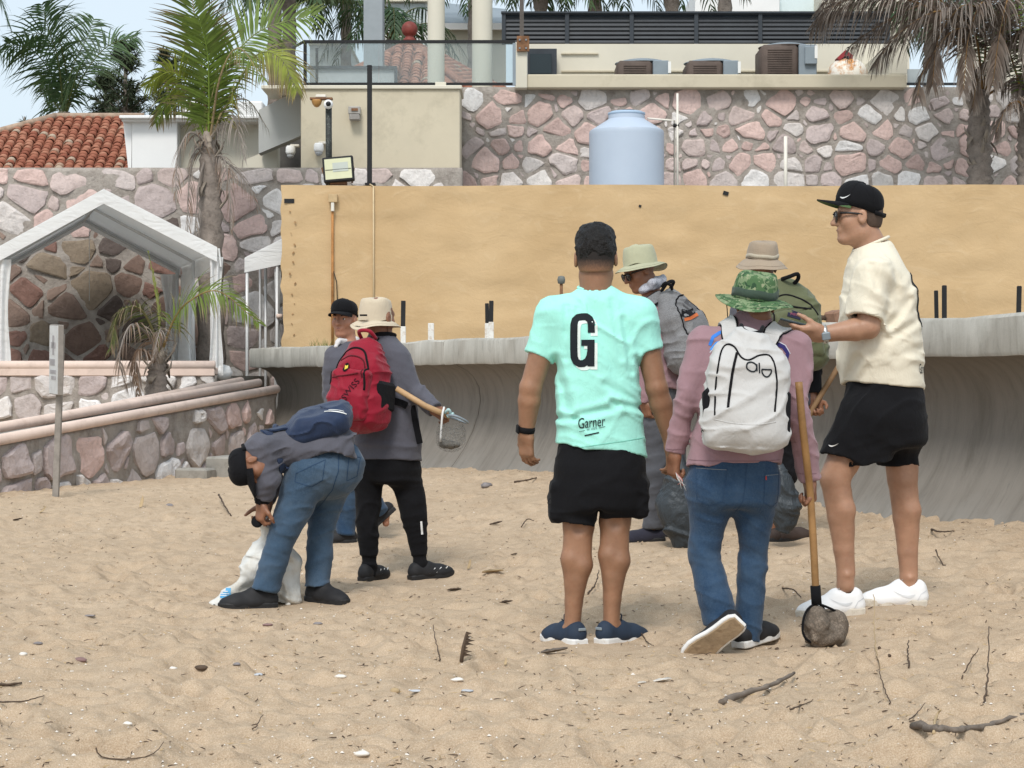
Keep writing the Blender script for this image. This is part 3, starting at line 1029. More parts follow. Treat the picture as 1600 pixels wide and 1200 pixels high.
# pyramid roof behind the glass railing with its red ball
t = thing('tiled_roof', 'hipped clay tile roof seen through the glass railing', 'roof', W(640, 140, 37))
apex = W(640, 66, 39.0)
bl, br, bb = W(478, 152, 36.5), W(752, 158, 36.5), W(830, 150, 41.0)
for A, B in ((bl, br), (br, bb)):
 U = (B - A); L = U.length; Un = U.normalized()
 k = (apex - A).dot(Un)
 foot = A + Un * k
 Sv = apex - foot
 tiled_face(t, A, Un, Sv, [(0, 0), (L, 0), (k, Sv.length)], .20, .135, M_TILE_B, random.Random(8), 145)
 N_ = Un.cross(Sv).normalized()
 if N_.z < 0: N_ = -N_
 MB().prism([A - N_ * .03, B - N_ * .03, apex - N_ * .03], (0, 0, 0), -N_ * .1).build('roof_deck', M_TILE_B, t)
mb = MB(); mb.tube([apex, br + Vector((0, 0, .06))], .07, 10); mb.tube([apex, bl + Vector((0, 0, .06))], .07, 10); mb.build('ridge', M_TILE_B, t, True)
c = W(640, 46, 39)
mb = MB(); mb.lathe([(.16, -.24), (.10, -.17)] + [(.155 * math.sin(w), -.155 * math.cos(w)) for w in [i * math.pi / 12 for i in range(2, 13)]], c, 18)
mb.build('finial', plain('red_clay', (.20, .045, .035), .55, .25, 12), t, True)

# ================================================================= GLASS RAILING
def glass_mat():
 t = NT('railing_glass')
 t.t.nodes.remove(t.b)
 out = [n for n in t.t.nodes if n.type == 'OUTPUT_MATERIAL'][0]
 tr = t.n('ShaderNodeBsdfTransparent'); tr.inputs[0].default_value = (.86, .90, .90, 1)
 gl = t.n('ShaderNodeBsdfGlossy'); gl.inputs['Roughness'].default_value = .06; gl.inputs[0].default_value = (.9, .95, .95, 1)
 df = t.n('ShaderNodeBsdfDiffuse'); df.inputs[0].default_value = (.62, .66, .66, 1)
 m1 = t.n('ShaderNodeMixShader'); m1.inputs[0].default_value = .12
 t.l(tr.outputs[0], m1.inputs[1]); t.l(df.outputs[0], m1.inputs[2])
 m2 = t.n('ShaderNodeMixShader')
 fr = t.n('ShaderNodeFresnel'); fr.inputs[0].default_value = 1.4
 t.l(fr.outputs[0], m2.inputs[0]); t.l(m1.outputs[0], m2.inputs[1]); t.l(gl.outputs[0], m2.inputs[2])
 t.l(m2.outputs[0], out.inputs['Surface'])
 return t.m


M_GLASS = glass_mat()
t = thing('glass_railing', 'glass balcony railing with black rails on the beige terrace block', 'railing', W(640, 133, 29.6))
pbox(474, 805, 62.5, 67, 29.62, .05).build('top_rail', M_BLACK, t)
pbox(477, 805, 129, 133, 29.62, .05).build('bottom_rail', M_BLACK, t)
pbox(474, 479, 67, 133, 29.63, .04).build('post', M_BLACK, t)
pbox(493, 497, 75, 131, 30.2, .04).build('post', M_BLACK, t)
mb = MB(); mb.tube([W(476, 64.5, 29.64), W(458, 74, 31.5)], .022, 8); mb.build('return_rail', M_BLACK, t, True)
for a, b in ((479.5, 591.6), (592.4, 694.6), (695.4, 803)):
 pbox(a, b, 67, 129, 29.64, .012).build('pane', M_GLASS, t)
pbox(680, 697, 128, 136, 29.58, .09, .005).build('clamp', M_CREAM_L, t)
pbox(801, 806, 67, 133, 29.6, .06).build('end_post', M_GREYMETAL, t)
t = thing('pool_screen', 'pale low screen with a dark frame behind the glass railing', 'screen', W(555, 133, 32))
pbox(494, 619, 108, 140, 32, .05).build('panel', plain('pale_panel', (.46, .47, .47), .5, .05), t)
mb = MB(); pbox(480, 620, 103, 107.5, 31.95, .1, 0, mb); pbox(616, 620.5, 107.7, 140, 31.95, .1, 0, mb); mb.build('frame', M_STEEL, t)

# ================================================================= TERRACE COLUMNS, PILLAR, FAR BUILDINGS
for px, r, lab in ((681.5, 13.5, 'slimmer left one of two round cream terrace columns'), (753.5, 16.0, 'thicker right one of two round cream terrace columns')):
 a, b = W(px, 150, 33), W(px, -40, 33)
 t = MB().lathe([(r * 33 / FPX, 0), (r * 33 / FPX, b.z - a.z)], a, 28).build('round_column', M_CREAM_L, None, True)
 t.data.set_sharp_from_angle(angle=math.radians(40))
 props(t, lab, 'column', 'terrace columns', 'thing')
t = thing('house_pillar', 'square grey pillar rising behind the glass railing', 'pillar', W(583, 62, 36))
pbox(568, 598, -40, 160, 36, .5, .01).build('shaft', plain('blue_grey_plaster', (.30, .33, .35), .8, .06), t)
pbox(565, 601, -44, -40.2, 35.95, .6).build('cap', M_GREYWALL, t)
t = thing('far_house', 'white far house with pale windows behind the round columns', 'house', W(660, 60, 48))
pbox(600, 668, 2, 140, 48, 3).build('wall', M_WHITE, t)
pbox(604, 664, 6, 40, 47.95, .06).build('window', plain('pale_window', (.50, .56, .58), .2, .05), t)
pbox(598, 670, -6, 1.8, 47.8, 3.5).build('roof', M_CREAM_L, t)
t = thing('far_house', 'cream far house with a slanting grey roof between the round columns', 'house', W(715, 70, 46))
pbox(693, 790, 46, 150, 46, 3).build('wall', M_CREAM_L, t)
MB().prism([W(690, 46, 45.8), W(792, 46, 45.8), W(792, 22, 48.6), W(690, 12, 48.6)], (0, 0, 0), (0, 0, .12)).build('roof', M_GREYMETAL, t)
pbox(690, 792, 36, 46, 45.7, .1).build('fascia', M_WHITE, t)
t = thing('far_house', 'long white far house above the slatted dark fence', 'house', W(1180, 60, 50))
pbox(1086, 1218, -20, 140, 50, 4).build('wall', M_WHITE, t)
pbox(1218.3, 1276, -20, 140, 50.3, 4).build('pale_wall', plain('pale_aqua_wall', (.66, .76, .77), .7, .04), t)
pbox(1284, 1421, -20, 140, 49, 3).build('cream_wall', M_CREAM_L, t)
t = thing('far_house', 'white walled far house at the upper left behind the palms', 'house', W(490, 120, 45))
pbox(484, 545, 70, 150, 45, 3).build('wall', plain('pale_house_wall', (.62, .65, .66), .8, .05), t)
pbox(482, 547, 66, 69.8, 44.9, 3.2).build('roof', M_CREAM_L, t)

# ================================================================= SLATTED FENCE
t = thing('slat_fence', 'dark horizontal slat fence above the beige parapet', 'fence', W(1080, 68, 33))
posts = [787, 886, 987, 1088, 1188, 1288, 1388]
for p in posts: pbox(p - 3, p + 3, 19, 69, 33.0, .07).build('post', M_STEEL, t)
for a, b in zip(posts[:-1], posts[1:]):
 for k in range(7):
  y = 23 + k * 6.6
  c = W((a + b) / 2, y + 2.5, 33.05)
  mb = MB(); mb.box(c, ((b - a - 6.6) * 33 / FPX, .012, .05), Matrix.Rotation(-.5, 3, 'X')); mb.build('slat', M_STEEL, t)
pbox(783, 1392, 17.5, 20.5, 32.97, .12).build('top_rail', M_STEEL, t)
pbox(790, 1385, 20.6, 69, 33.35, .03).build('backing', plain('dark_backing', (.010, .012, .014), .8), t)

# ================================================================= PARAPET WITH AIR CONDITIONERS
t = thing('roof_parapet', 'cream parapet on top of the high rubble wall with a dark window', 'wall', W(1110, 136, 31))
pbox(824, 1417, 116, 137.5, 30.4, .5, .015).build('front_ledge', M_CREAM, t)
pbox(824.5, 1404, 68.5, 118, 32.6, .3).build('back_wall', M_CREAM_L, t)
pbox(804.5, 824, 66, 137.5, 30.38, .7, .01).build('end_pier', M_CREAM_L, t)
pbox(1388, 1417.5, 68.5, 116.2, 30.6, 2.0, .01).build('side_pier', M_CREAM_L, t)
pbox(824.3, 870, 76, 117, 32.2, .3).build('window_frame', M_STEEL, t)
pbox(828, 862, 84, 115, 32.17, .02).build('window_pane', plain('dark_glass', (.02, .03, .035), .12, .1, 2, .0), t)
pbox(877, 935, 82.5, 84.5, 32.56, .03).build('conduit', M_CREAM, t)
pbox(877, 1404, 110, 112, 32.55, .04).build('pipe_run', M_CREAM, t)
m = MB(); m.box((3.0, 31.75, 5.32), (5.6, 1.6, .1)); m.build('roof_slab', M_CREAM, t)
t = thing('mast_bracket', 'rusty brown bolted plate carrying a thin mast at the end of the glass railing', 'bracket', W(817, 80, 30.3))
pbox(807.5, 827, 56, 80, 30.32, .05, .004).build('plate', M_RUST, t)
for x, y in ((812, 62), (822, 62), (812, 75), (822, 75)): pbox(x - 1.2, x + 1.2, y - 1.2, y + 1.2, 30.3, .02).build('bolt', M_GREYMETAL, t)
pbox(812, 818.5, -40, 56, 30.34, .05).build('mast', plain('brown_mast', (.10, .085, .075), .7), t)

M_COIL = plain('brown_coil', (.095, .070, .058), .7, .25, 4, .6, .004, 25)
M_TAG = plain('white_sticker', (.75, .75, .73), .6, .03)
for px0, px1, py0, split, lab in ((964, 1049, 94, 1020, 'low brown and grey air conditioner nearest the blue tank lid'), (1073, 1158, 94, 1130, 'low brown and grey air conditioner between its twin and the tall one'),
         (1189, 1278, 69, 1248, 'tall brown and grey air conditioner behind the parapet')):
 D = 31.3
 t = thing('air_conditioner', lab, 'air conditioner', W((px0 + px1) / 2, 122, D + .4), 'air conditioners behind the parapet')
 t.location.z = 5.37
 zb = 5.37
 a, b = W(px0, py0, D), W(px1, py0, D)
 sx = W(split, 0, D).x
 mb = MB(); mb.box(((a.x + sx) / 2, D + .4, (zb + a.z) / 2), (sx - a.x, .8, a.z - zb), bev=.05); mb.build('coil', M_COIL, t, True)
 for k in range(int((a.z - zb - .06) / .035)):
  mb = MB(); mb.box(((a.x + sx) / 2, D - .004, zb + .04 + k * .035), (sx - a.x - .2, .012, .008)); mb.build('louvre', M_COIL, t)
 pe = px1 - (4 if py0 > 80 else 2)
 mb = MB(); mb.box(((sx + W(pe, 0, D).x) / 2 + .002, D + .38, (zb + a.z) / 2), (W(pe, 0, D).x - sx, .78, a.z - zb - .006), bev=.012); mb.build('service_panel', M_GREYMETAL, t)
 if py0 < 80:
  pbox(1258, 1277, 72, 100, D - .08, .1, .01).build('control_box', M_GREYMETAL, t)
 pbox(px1 - 5, px1 - .5, py0 + 2, py0 + (20 if py0 > 80 else 22), D - .09, .012).build('sticker', M_TAG, t)
 cx = (a.x + b.x) / 2
 mb = MB()
 for k in range(7):
  r = .06 + k * .055
  pts = [Vector((cx + r * math.cos(w), D + .4 + r * .85 * math.sin(w), a.z + .075 - .00 - (r / .42) ** 2 * .065)) for w in [i * 2 * math.pi / 24 for i in range(25)]]
  mb.tube(pts, .007, 4, False)
 mb.build('fan_grille', M_GREYMETAL, t, True)
 mb = MB(); mb.lathe([(.43, 0), (.43, .012), (.40, .02), (.1, .05), (0, .055)], (cx, D + .4, a.z - .002), 24, 1, .86); mb.build('top_cowl', M_COIL if py0 < 80 else M_GREYMETAL, t, True)

t = thing('gas_tank', 'rust stained white domed tank with a little red roofed cap', 'tank', W(1324, 116, 31.3) + Vector((0, 0, -.22)))
c = W(1324, 116, 31.3); r = 31 * 31.3 / FPX
def rust_tank():
 q = NT('rusty_white_paint').set(.6, 0, .3)
 v = q.coord('Object')
 q.base(q.mix(q.ramp(q.noise(v, 5, 6, .7), [(.45, 0.0), (.58, 1.0)]), (.78, .74, .66), q.mix(q.noise(v, 20, 4), (.40, .14, .03), (.62, .30, .08))))
 return q.m
mb = MB(); mb.lathe([(r, -.22)] + [(r * math.cos(w), r * .82 * math.sin(w)) for w in [i * math.pi / 20 for i in range(11)]], c, 28); mb.build('dome', rust_tank(), t, True)
M_RED = plain('dark_red_paint', (.26, .03, .035), .55, .2)
poly = [W(x, y, 31.15) for x, y in ((1308, 90), (1321, 78), (1333, 86), (1332, 94), (1328, 94), (1321, 87), (1312, 94))]
MB().prism(poly, (0, 0, 0), (0, .25, 0)).build('cap', M_RED, t)
mb = MB(); mb.tube([W(1326, 104, 31.1), W(1325, 88, 31.15)], .018, 8); mb.build('valve', M_BLACK, t, True)
t = thing('balustrade', 'pale glass balustrade panel at the right end of the parapet', 'glass panel', W(1434, 132, 30.8))
pbox(1418, 1453, 108, 129, 30.8, .02).build('pane', plain('hazy_glass', (.45, .50, .52), .25, .05), t)
pbox(1417, 1500, 129, 132.5, 30.75, .06).build('bottom_rail', M_STEEL, t)
pbox(1500, 1720, 60, 132.5, 32.0, .2).build('back_panel', M_CREAM_L, t)

# ================================================================= BLUE WATER TANK AND PIPES
D = 29.3
s = D / FPX
c = W(979, 287, D)
zb = 3.45
R_ = 58.5 * s
def zz(py): return W(0, py, D).z - zb
prof = [(R_ * .97, 0), (R_, .03), (R_, zz(212)), (R_ * 1.0, zz(208)), (R_ * .985, zz(205)), (R_ * .55, zz(189)), (R_ * .49, zz(186.5)), (R_ * .485, zz(180)), (R_ * .50, zz(179)), (R_ * .50, zz(176.5)), (R_ * .44, zz(175.5)), (R_ * .42, zz(174.5)), (0.0001, zz(173.5))]
def tank_mat():
 q = NT('pale_blue_plastic').set(.42, 0, .4)
 v = q.coord('Object')
 q.base(q.ramp(q.noise(v, 1.5, 4), [(.3, (.43, .50, .60)), (.7, (.47, .54, .64))]))
 q.bump(q.noise(v, 3, 3), .1, .01)
 return q.m
t = thing('water_tank', 'pale blue plastic water tank standing before the high rubble wall', 'water tank', (c.x, D, zb))
mb = MB(); mb.lathe(prof[:8], (c.x, D, zb), 48); o = mb.build('tank_body', tank_mat(), t, True); o.data.set_sharp_from_angle(angle=math.radians(25))
mb = MB(); mb.lathe([(R_ * .485, zz(180))] + prof[8:], (c.x, D, zb), 36); mb.build('lid', plain('blue_lid', (.36, .47, .60), .5, .05), t, True)
mb = MB(); mb.lathe([(.10, 0), (.10, .02), (.0001, .025)], (c.x + .02, D, zb + zz(174)), 16); mb.build('cap', M_BLACK, t, True)
t = thing('water_pipe', 'thin white pipe run from the tank lid down to the ochre wall top', 'pipe', W(1056, 290, 29.6))
mb = MB(); mb.tube([W(1058.5, 146, 29.55), Vector((W(1058.5, 0, 29.55).x, 29.55, 3.45))], .017, 10); mb.build('riser', M_PVC, t, True)
mb = MB(); mb.tube([Vector((W(1054, 0, 29.6).x, 29.6, 3.45)), W(1054, 188, 29.6), W(1048, 188, 29.6), W(1012, 185, 29.4)], .014, 10); mb.build('branch', M_PVC, t, True)
mb = MB(); mb.tube([W(1052, 196, 29.56), W(1061, 196, 29.56)], .028, 8); mb.build('clamp', M_BLACK, t, True)
t = thing('vent_pipe', 'short lone white pipe standing right of the water tank', 'pipe', W(1227, 287, 29.0))
mb = MB(); p = W(1227.5, 213, 29.0); mb.tube([Vector((p.x, 29.0, 3.45)), p], .026, 12); mb.build('pipe', M_PVC, t, True)

# ================================================================= LAMP POLES, CAMERAS, CONDUITS AT THE OCHRE WALL'S LEFT END
ZW = W(0, 289, YW + .1).z
t = thing('flood_light', 'black framed yellowish flood light on top of the ochre wall', 'flood light', W(529, 289, YW + .1))
R = Matrix.Rotation(math.radians(-5), 3, 'Y') @ Matrix.Rotation(math.radians(-8), 3, 'X')
c = W(529, 265, YW + .05)
mb = MB(); mb.box(c, (.40, .10, .33), R, .012); mb.build('housing', M_BLACK, t)
mb = MB(); mb.box(c + R @ Vector((0, -.053, 0)), (.345, .012, .27), R); mb.build('lens', plain('yellowed_lens', (.60, .60, .40), .25, .06, 4, .02), t)
mb = MB(); mb.box(c + R @ Vector((.03, -.061, .02)), (.2, .006, .12), R); mb.build('emitter', plain('pale_emitter', (.46, .49, .44), .3, .05), t)
mb = MB(); mb.box(c + R @ Vector((0, -.062, -.01)), (.335, .006, .006), R); mb.build('crack', M_BLACK, t)
mb = MB(); mb.box(W(529, 286.5, YW + .1), (.22, .12, .04)); mb.tube([W(510, 285, YW + .1), W(503, 262, YW + .1)], .012, 6); mb.tube([W(550, 286, YW + .1), W(553, 262, YW + .1)], .012, 6); mb.build('bracket', M_RUST, t)
t = thing('camera_pole', 'thick dark pole topped with a round white camera and an amber lamp', 'camera pole', W(514, 289, YW + .25))
mb = MB(); mb.tube([W(514, 290, YW + .25), W(513.5, 163, YW + .25)], .042, 12); mb.build('pole', plain('peeling_black_paint', (.035, .038, .036), .6, .5, 20, dirt=(.22, .25, .22)), t, True)
pbox(484, 519, 152, 155, YW + .2, .12).build('arm', M_RUST, t)
pbox(493, 509, 147.5, 152, YW + .2, .14, .008).build('lamp_mount', M_PVC, t)
c = W(495, 156, YW + .25); mb = MB(); mb.lathe([(.07, 0), (.07, -.02), (.055, -.06), (.03, -.09), (.0001, -.10)], c, 16); mb.build('amber_lamp', plain('amber_plastic', (.42, .22, .07), .4, .2), t, True)
c = W(513, 163, YW + .17); mb = MB(); mb.lathe([(.062 * math.sin(w), -.062 * math.cos(w)) for w in [i * math.pi / 10 for i in range(11)]], c, 16); mb.build('camera_ball', M_WHITE, t, True)
mb = MB(); mb.lathe([(.034, 0), (.03, .02), (.0001, .022)], c + Vector((.005, -.052, 0)), 14, rot=Matrix.Rotation(math.radians(90), 3, 'X')); mb.build('lens', M_BLACK, t, True)
t = thing('lamp_post', 'slim plain black pole standing on the ochre wall before the beige block', 'pole', W(577, 289, YW + .12))
mb = MB(); mb.box((W(577.5, 0, YW + .12).x, YW + .12, (W(0, 288, YW + .12).z + W(0, 102, YW + .12).z) / 2), (.062, .062, W(0, 102, YW + .12).z - W(0, 288, YW + .12).z), bev=.004); mb.build('shaft', M_BLACK, t)
pbox(570, 586, 285.5, 289, YW + .05, .14).build('base_plate', M_BLACK, t)
for px, py, D, lab in ((454, 238, 29.9, 'white dome security camera in the dark stair opening'), (498, 234, 29.3, 'white dome security camera low on the beige block')):
 t = thing('security_camera', lab, 'camera', W(px, py, D))
 c = W(px, py, D)
 mb = MB(); mb.lathe([(.0001, .10), (.055, .095), (.07, .07), (.072, .0), (.06, -.03)], c, 18); mb.build('housing', M_WHITE, t, True)
 mb = MB(); mb.lathe([(.055, -.031), (.05, -.06), (.03, -.085), (.0001, -.09)], c, 16); mb.build('dome', plain('smoked_dome', (.35, .36, .37), .15, .05), t, True)
 mb = MB(); mb.box(c + Vector((.06, .05, .10)), (.13, .14, .035), bev=.006); mb.build('bracket', M_PVC, t)
t = thing('wall_lamp', 'small grey box lamp fixed to the beige block', 'wall lamp', W(553, 180, 29.3))
pbox(544, 563, 166, 178, 29.27, .12, .01).build('housing', plain('grey_plastic', (.38, .36, .33), .6), t)
pbox(545.5, 562, 178.4, 187, 29.22, .16, .01).build('visor', plain('grey_plastic_dark', (.30, .28, .26), .6), t)
pbox(549, 559, 169, 173, 29.255, .02).build('window', M_RUST, t)
t = thing('conduit', 'rust streaked brown conduit with a junction box on the ochre wall', 'conduit', W(518, 545, YW - .05))
mb = MB(); mb.tube([W(519.5, 544, YW - .04), W(519.5, 318, YW - .04)], .017, 8); mb.build('pipe', plain('rusted_conduit', (.42, .20, .07), .85, .35, 8, dirt=(.26, .11, .035)), t, True)
pbox(513, 527, 303, 316, YW - .09, .07, .006).build('junction_box', plain('ochre_box', (.50, .36, .20), .7), t)
pbox(517, 522, 316.2, 330, YW - .085, .06, .006).build('coupling', M_PVC, t)
mb = MB(); mb.tube([W(527, 470, YW - .04), W(526, 440, YW - .04), W(521, 424, YW - .045)], .006, 6); mb.build('cable', M_BLACK, t, True)
t = thing('thin_pipe', 'thin ochre painted pipe down the wall under the slim black pole', 'pipe', W(584, 540, YW - .03))
mb = MB(); mb.tube([W(584, 544, YW - .03), W(583.5, 291, YW - .03), W(578, 288, YW + .02)], .011, 8); mb.build('pipe', plain('ochre_pipe', (.60, .47, .29), .7, .1), t, True)

# ================================================================= POSTS ON THE WALKWAY
M_POSTW = plain('white_post_paint', (.68, .66, .62), .7, .1, 6, dirt=(.42, .30, .2))
for px, top, mid, w, back, lab in ((630, 470, 510, 7, .5, 'black topped white post behind the netted scoop'), (673.5, 505, 505, 8, .5, 'short all white post between two black topped ones'),
         (761, 474, 505, 6, .55, 'left shorter post of the rusty white pair'), (767.5, 470, 503, 7, .5, 'right taller post of the rusty white pair'),
         (1463, 454, 600, 6, .5, 'left shorter black post behind the man in cream'), (1475.5, 446, 600, 7, .5, 'taller right black post behind the man in cream'),
         (1592, 447, 600, 7, .5, 'lone black post close to the right end of the sea wall'), (1713, 440, 600, 7, .5, 'black post beyond the lone one')):
 p = lip_point(px, back)
 D = p.y
 zt = CAMZ + (HY - top) / FPX * D
 t = thing('short_post', lab, 'post', p, 'short posts along the sea wall')
 zm = CAMZ + (HY - mid) / FPX * D
 r = w / 2 * D / FPX
 if mid < 590:
  mb = MB(); mb.box((p.x, p.y, (ZT - .012 + zm) / 2), (2 * r * 1.15, 2 * r, zm - ZT + .012), bev=.004); mb.build('sleeve', M_POSTW, t)
 else: zm = ZT - .012
 if top < mid:
  mb = MB(); mb.box((p.x, p.y, (zt + zm) / 2 + .001), (2 * r, 2 * r * .9, zt - zm), Matrix.Rotation(rs.uniform(-.03, .03), 3, 'Y'), .004); mb.build('stub', M_BLACK, t)
p = lip_point(877, .5); D = p.y
t = thing('tap_post', 'small dark standpipe with a round head above the mint shirt shoulder', 'post', p)
h = CAMZ + (HY - 437) / FPX * D
mb = MB(); mb.tube([p, Vector((p.x, p.y, h))], .014, 8); mb.build('pipe', M_RUST, t, True)
mb = MB(); mb.lathe([(.0001, -.04), (.03, -.035), (.036, 0), (.028, .03), (.0001, .035)], (p.x, p.y, h), 12); mb.build('head', plain('grey_knob', (.14, .15, .14), .6), t, True)
# a weed at the foot of the ochre wall, and a stone and stick on the ledge
# ================================================================= MARQUEE
def fabric_mat(name, c):
 q = NT(name).set(.75, 0, .2)
 v = q.coord('Object')
 q.base(q.ramp(q.noise(v, 1.6, 5), [(.3, tuple(x * .95 for x in c)), (.7, c)]))
 q.bump(q.noise(q.coord('Object', (1, 1, 3)), 4, 4, .5, 1), .5, .03)
 tr = q.n('ShaderNodeBsdfTranslucent'); tr.inputs[0].default_value = (.85, .86, .86, 1)
 mx = q.n('ShaderNodeMixShader'); mx.inputs[0].default_value = .33
 out = [n for n in q.t.nodes if n.type == 'OUTPUT_MATERIAL'][0]
 q.l(q.b.outputs[0], mx.inputs[1]); q.l(tr.outputs[0], mx.inputs[2]); q.l(mx.outputs[0], out.inputs['Surface'])
 return q.m


M_TENT = fabric_mat('white_canvas', (.90, .90, .89))
t = thing('marquee', 'white gabled marquee with open front in front of the long rubble wall', 'marquee', W(165, 572, 26))
FA, FR, FL = W(163, 297, 24.2), W(340, 388, 24.2), W(-10, 392, 24.2)
ax = Vector((-1.10, 4.1, 0))
th = Vector((0, 0, -.02))
def sheet(name, a, b, mat, sag=.05, nu=10, nv=10, thick=.012):
 """a quilted sheet between the front edge a..b and the same edge moved along the axis"""
 vs, fs = [], []
 nrm = (b - a).cross(ax).normalized()
 if nrm.z < 0: nrm = -nrm
 for off in (0, -thick):
  for i in range(nu + 1):
   for j in range(nv + 1):
    p = a.lerp(b, i / nu) + ax * (j / nv)
    p = p - Vector((0, 0, 1)) * sag * math.sin(math.pi * j / nv * 2) ** 2 * (.3 + .7 * math.sin(math.pi * i / nu))
    vs.append(p + nrm * off)
 k = nv + 1; K = (nu + 1) * k
 for i in range(nu):
  for j in range(nv):
   fs.append((i * k + j, (i + 1) * k + j, (i + 1) * k + j + 1, i * k + j + 1))
   fs.append((K + i * k + j, K + i * k + j + 1, K + (i + 1) * k + j + 1, K + (i + 1) * k + j))
 for i in range(nu):
  for j in (0, nv):
   fs.append((i * k + j, (i + 1) * k + j, K + (i + 1) * k + j, K + i * k + j))
 for j in range(nv):
  for i in (0, nu):
   fs.append((i * k + j, i * k + j + 1, K + i * k + j + 1, K + i * k + j))
 return mesh(name, vs, fs, mat, t, True)
sheet('roof_sheet', FA, FR, M_TENT); sheet('roof_sheet', FA, FL, M_TENT)
def band(pts, h, thick, name, hh=None):
 mb = MB()
 for p, q in zip(pts[:-1], pts[1:]):
  d = Vector((0, 0, -h))
  n = ax.normalized() * thick
  mb.prism([p, q, q + d, p + d], (0, 0, 0), n)
 return mb.build(name, M_TENT, t)
o3 = Vector((0, -.035, .012))
band([FL + o3, FA + o3], .175, .03, 'front_valance'); band([FA + o3, FR + o3], .175, .03, 'front_valance')
band([FL + ax, FA + ax], .12, .03, 'rear_valance'); band([FA + ax, FR + ax], .12, .03, 'rear_valance')
# side valance on the right and left eaves
for e, sgn in ((FR, 1), (FL, -1)):
 mb = MB(); dvec = Vector((.03 * sgn, 0, 0))
 mb.prism([e + dvec * .2, e + ax + dvec * .2, e + ax + Vector((0, 0, -.22)) + dvec, e + Vector((0, 0, -.22)) + dvec], (0, 0, 0), Vector((.018 * sgn, 0, 0))); mb.build('side_valance', M_TENT, t)
zf = uA.z - .12
M_POLE = plain('tent_pole', (.62, .63, .63), .4, .06, 4, metal=.2)
for e in (FR, FL):
 for f in (0.02, .5, .98):
  q = e + ax * f + Vector((-.06 if e is FR else .06, .02, 0))
  mb = MB(); mb.tube([Vector((q.x, q.y, zf)), Vector((q.x, q.y, q.z - .03))], .022, 8); mb.build('pole', M_POLE, t, True)
for f in (0.02, .5, .98):
 mb = MB(); mb.tube([FL + ax * f + Vector((.05, .02, -.05)), FA + ax * f + Vector((0, .02, -.05)), FR + ax * f + Vector((-.05, .02, -.05))], .02, 8); mb.build('rafter', M_POLE, t, True)
mb = MB(); mb.tube([FA + Vector((0, 0, -.05)), FA + ax + Vector((0, 0, -.05))], .02, 8); mb.build('ridge_pole', M_POLE, t, True)
mb = MB(); mb.tube([FA + ax * .7 + Vector((0, 0, -.06)), FA + ax * .7 + Vector((0, 0, -1.2))], .004, 5); mb.build('cord', M_POLE, t, True)
def curtain(parent, top0, top1, zbot, w0, w1, gather=.5, depth=.05, waves=5, name='curtain', bulge=0.0):
 """a gathered hanging curtain from top0..top1 down to zbot; its width shrinks to 'gather' at mid height"""
 vs, fs = [], []
 nu, nv = 28, 14
 c = (top0 + top1) / 2; half = (top1 - top0) / 2
 n = Vector((half.y, -half.x, 0)).normalized()
 for side in (0, .012):
  for j in range(nv + 1):
   f = j / nv
   k = 1 - (1 - gather) * (math.sin(math.pi * min(1, f * 1.15)) ** 1.3)
   z = c.z + (zbot - c.z) * f
   for i in range(nu + 1):
    u = i / nu * 2 - 1
    p = c + half * u * k + n * (depth * (1.0 if f > .05 else .4) * math.sin(u * waves * math.pi + f * 2) + side + bulge * math.sin(math.pi * f))
    vs.append(Vector((p.x, p.y, z + half.z * u)))
 k = nu + 1; K = k * (nv + 1)
 for j in range(nv):
  for i in range(nu):
   fs.append((j * k + i, j * k + i + 1, (j + 1) * k + i + 1, (j + 1) * k + i))
   fs.append((K + j * k + i, K + (j + 1) * k + i, K + (j + 1) * k + i + 1, K + j * k + i + 1))
 for j in range(nv):
  for i in (0, nu): fs.append((j * k + i, (j + 1) * k + i, K + (j + 1) * k + i, K + j * k + i))
 return mesh(name, vs, fs, M_TENT, parent, True)
dn = Vector((0, 0, -.10))
curtain(t, FR + dn + Vector((-.10, .03, 0)), FR + dn + Vector((.06, .05, 0)), zf + .0, 0, 0, .55, .03, 2)
curtain(t, FL + dn + Vector((-.05, .03, 0)), FL + dn + Vector((.20, .05, 0)), zf, 0, 0, .7, .03, 2)
curtain(t, FR + ax * .62 + dn + Vector((0, 0, 0)), FR + ax * .98 + dn, zf, 0, 0, .72, .05, 3)
curtain(t, FL + ax * .5 + dn, FL + ax * .98 + dn, zf, 0, 0, .8, .05, 3)
curtain(t, FR + ax + dn + Vector((-.02, 0, 0)), FR + ax + dn + Vector((-.28, 0, 0)), zf, 0, 0, .45, .03, 2)
mb = MB(); mb.lathe([(.0001, 0), (.10, .02), (.13, .08), (.09, .15), (.0001, .17)], Vector((FR.x + .02, 24.35, zf - .05)), 14, wob=lambda v, w, i: v * (1 + .12 * math.sin(3 * w))); mb.build('sand_bag', M_TENT, t, True)

t = thing('marquee', 'second white canopy half hidden behind the ochre wall edge', 'marquee', W(410, 575, 27.6))
D = 27.3
qa, qb, qc = W(384, 402, D), W(520, 330, D), W(384, 424, D)
vs = [W(383, 402, D), W(470, 352, D + .6), W(470, 372, D), W(383, 424, D)]
MB().prism([W(383, 402, D), W(442, 372, D), W(460, 364, D + 1.6), W(420, 386, D + 1.8)], (0, 0, 0), (0, 0, -.015)).build('roof_sheet', M_TENT, t)
MB().prism([W(382, 403, D - .03), W(455, 368, D - .03), W(455, 410, D - .03), W(382, 426, D - .03)], (0, 0, 0), (0, .02, 0)).build('front_valance', M_TENT, t)
for px, dd, w in ((386, 0, .022), (406.5, .9, .018), (415, .4, .02), (433, 0, .02)):
 a = W(px, 420, D + dd)
 mb = MB(); mb.tube([Vector((a.x, a.y, .2)), Vector((a.x, a.y, a.z + .1))], w, 8); mb.build('pole', M_POLE, t, True)
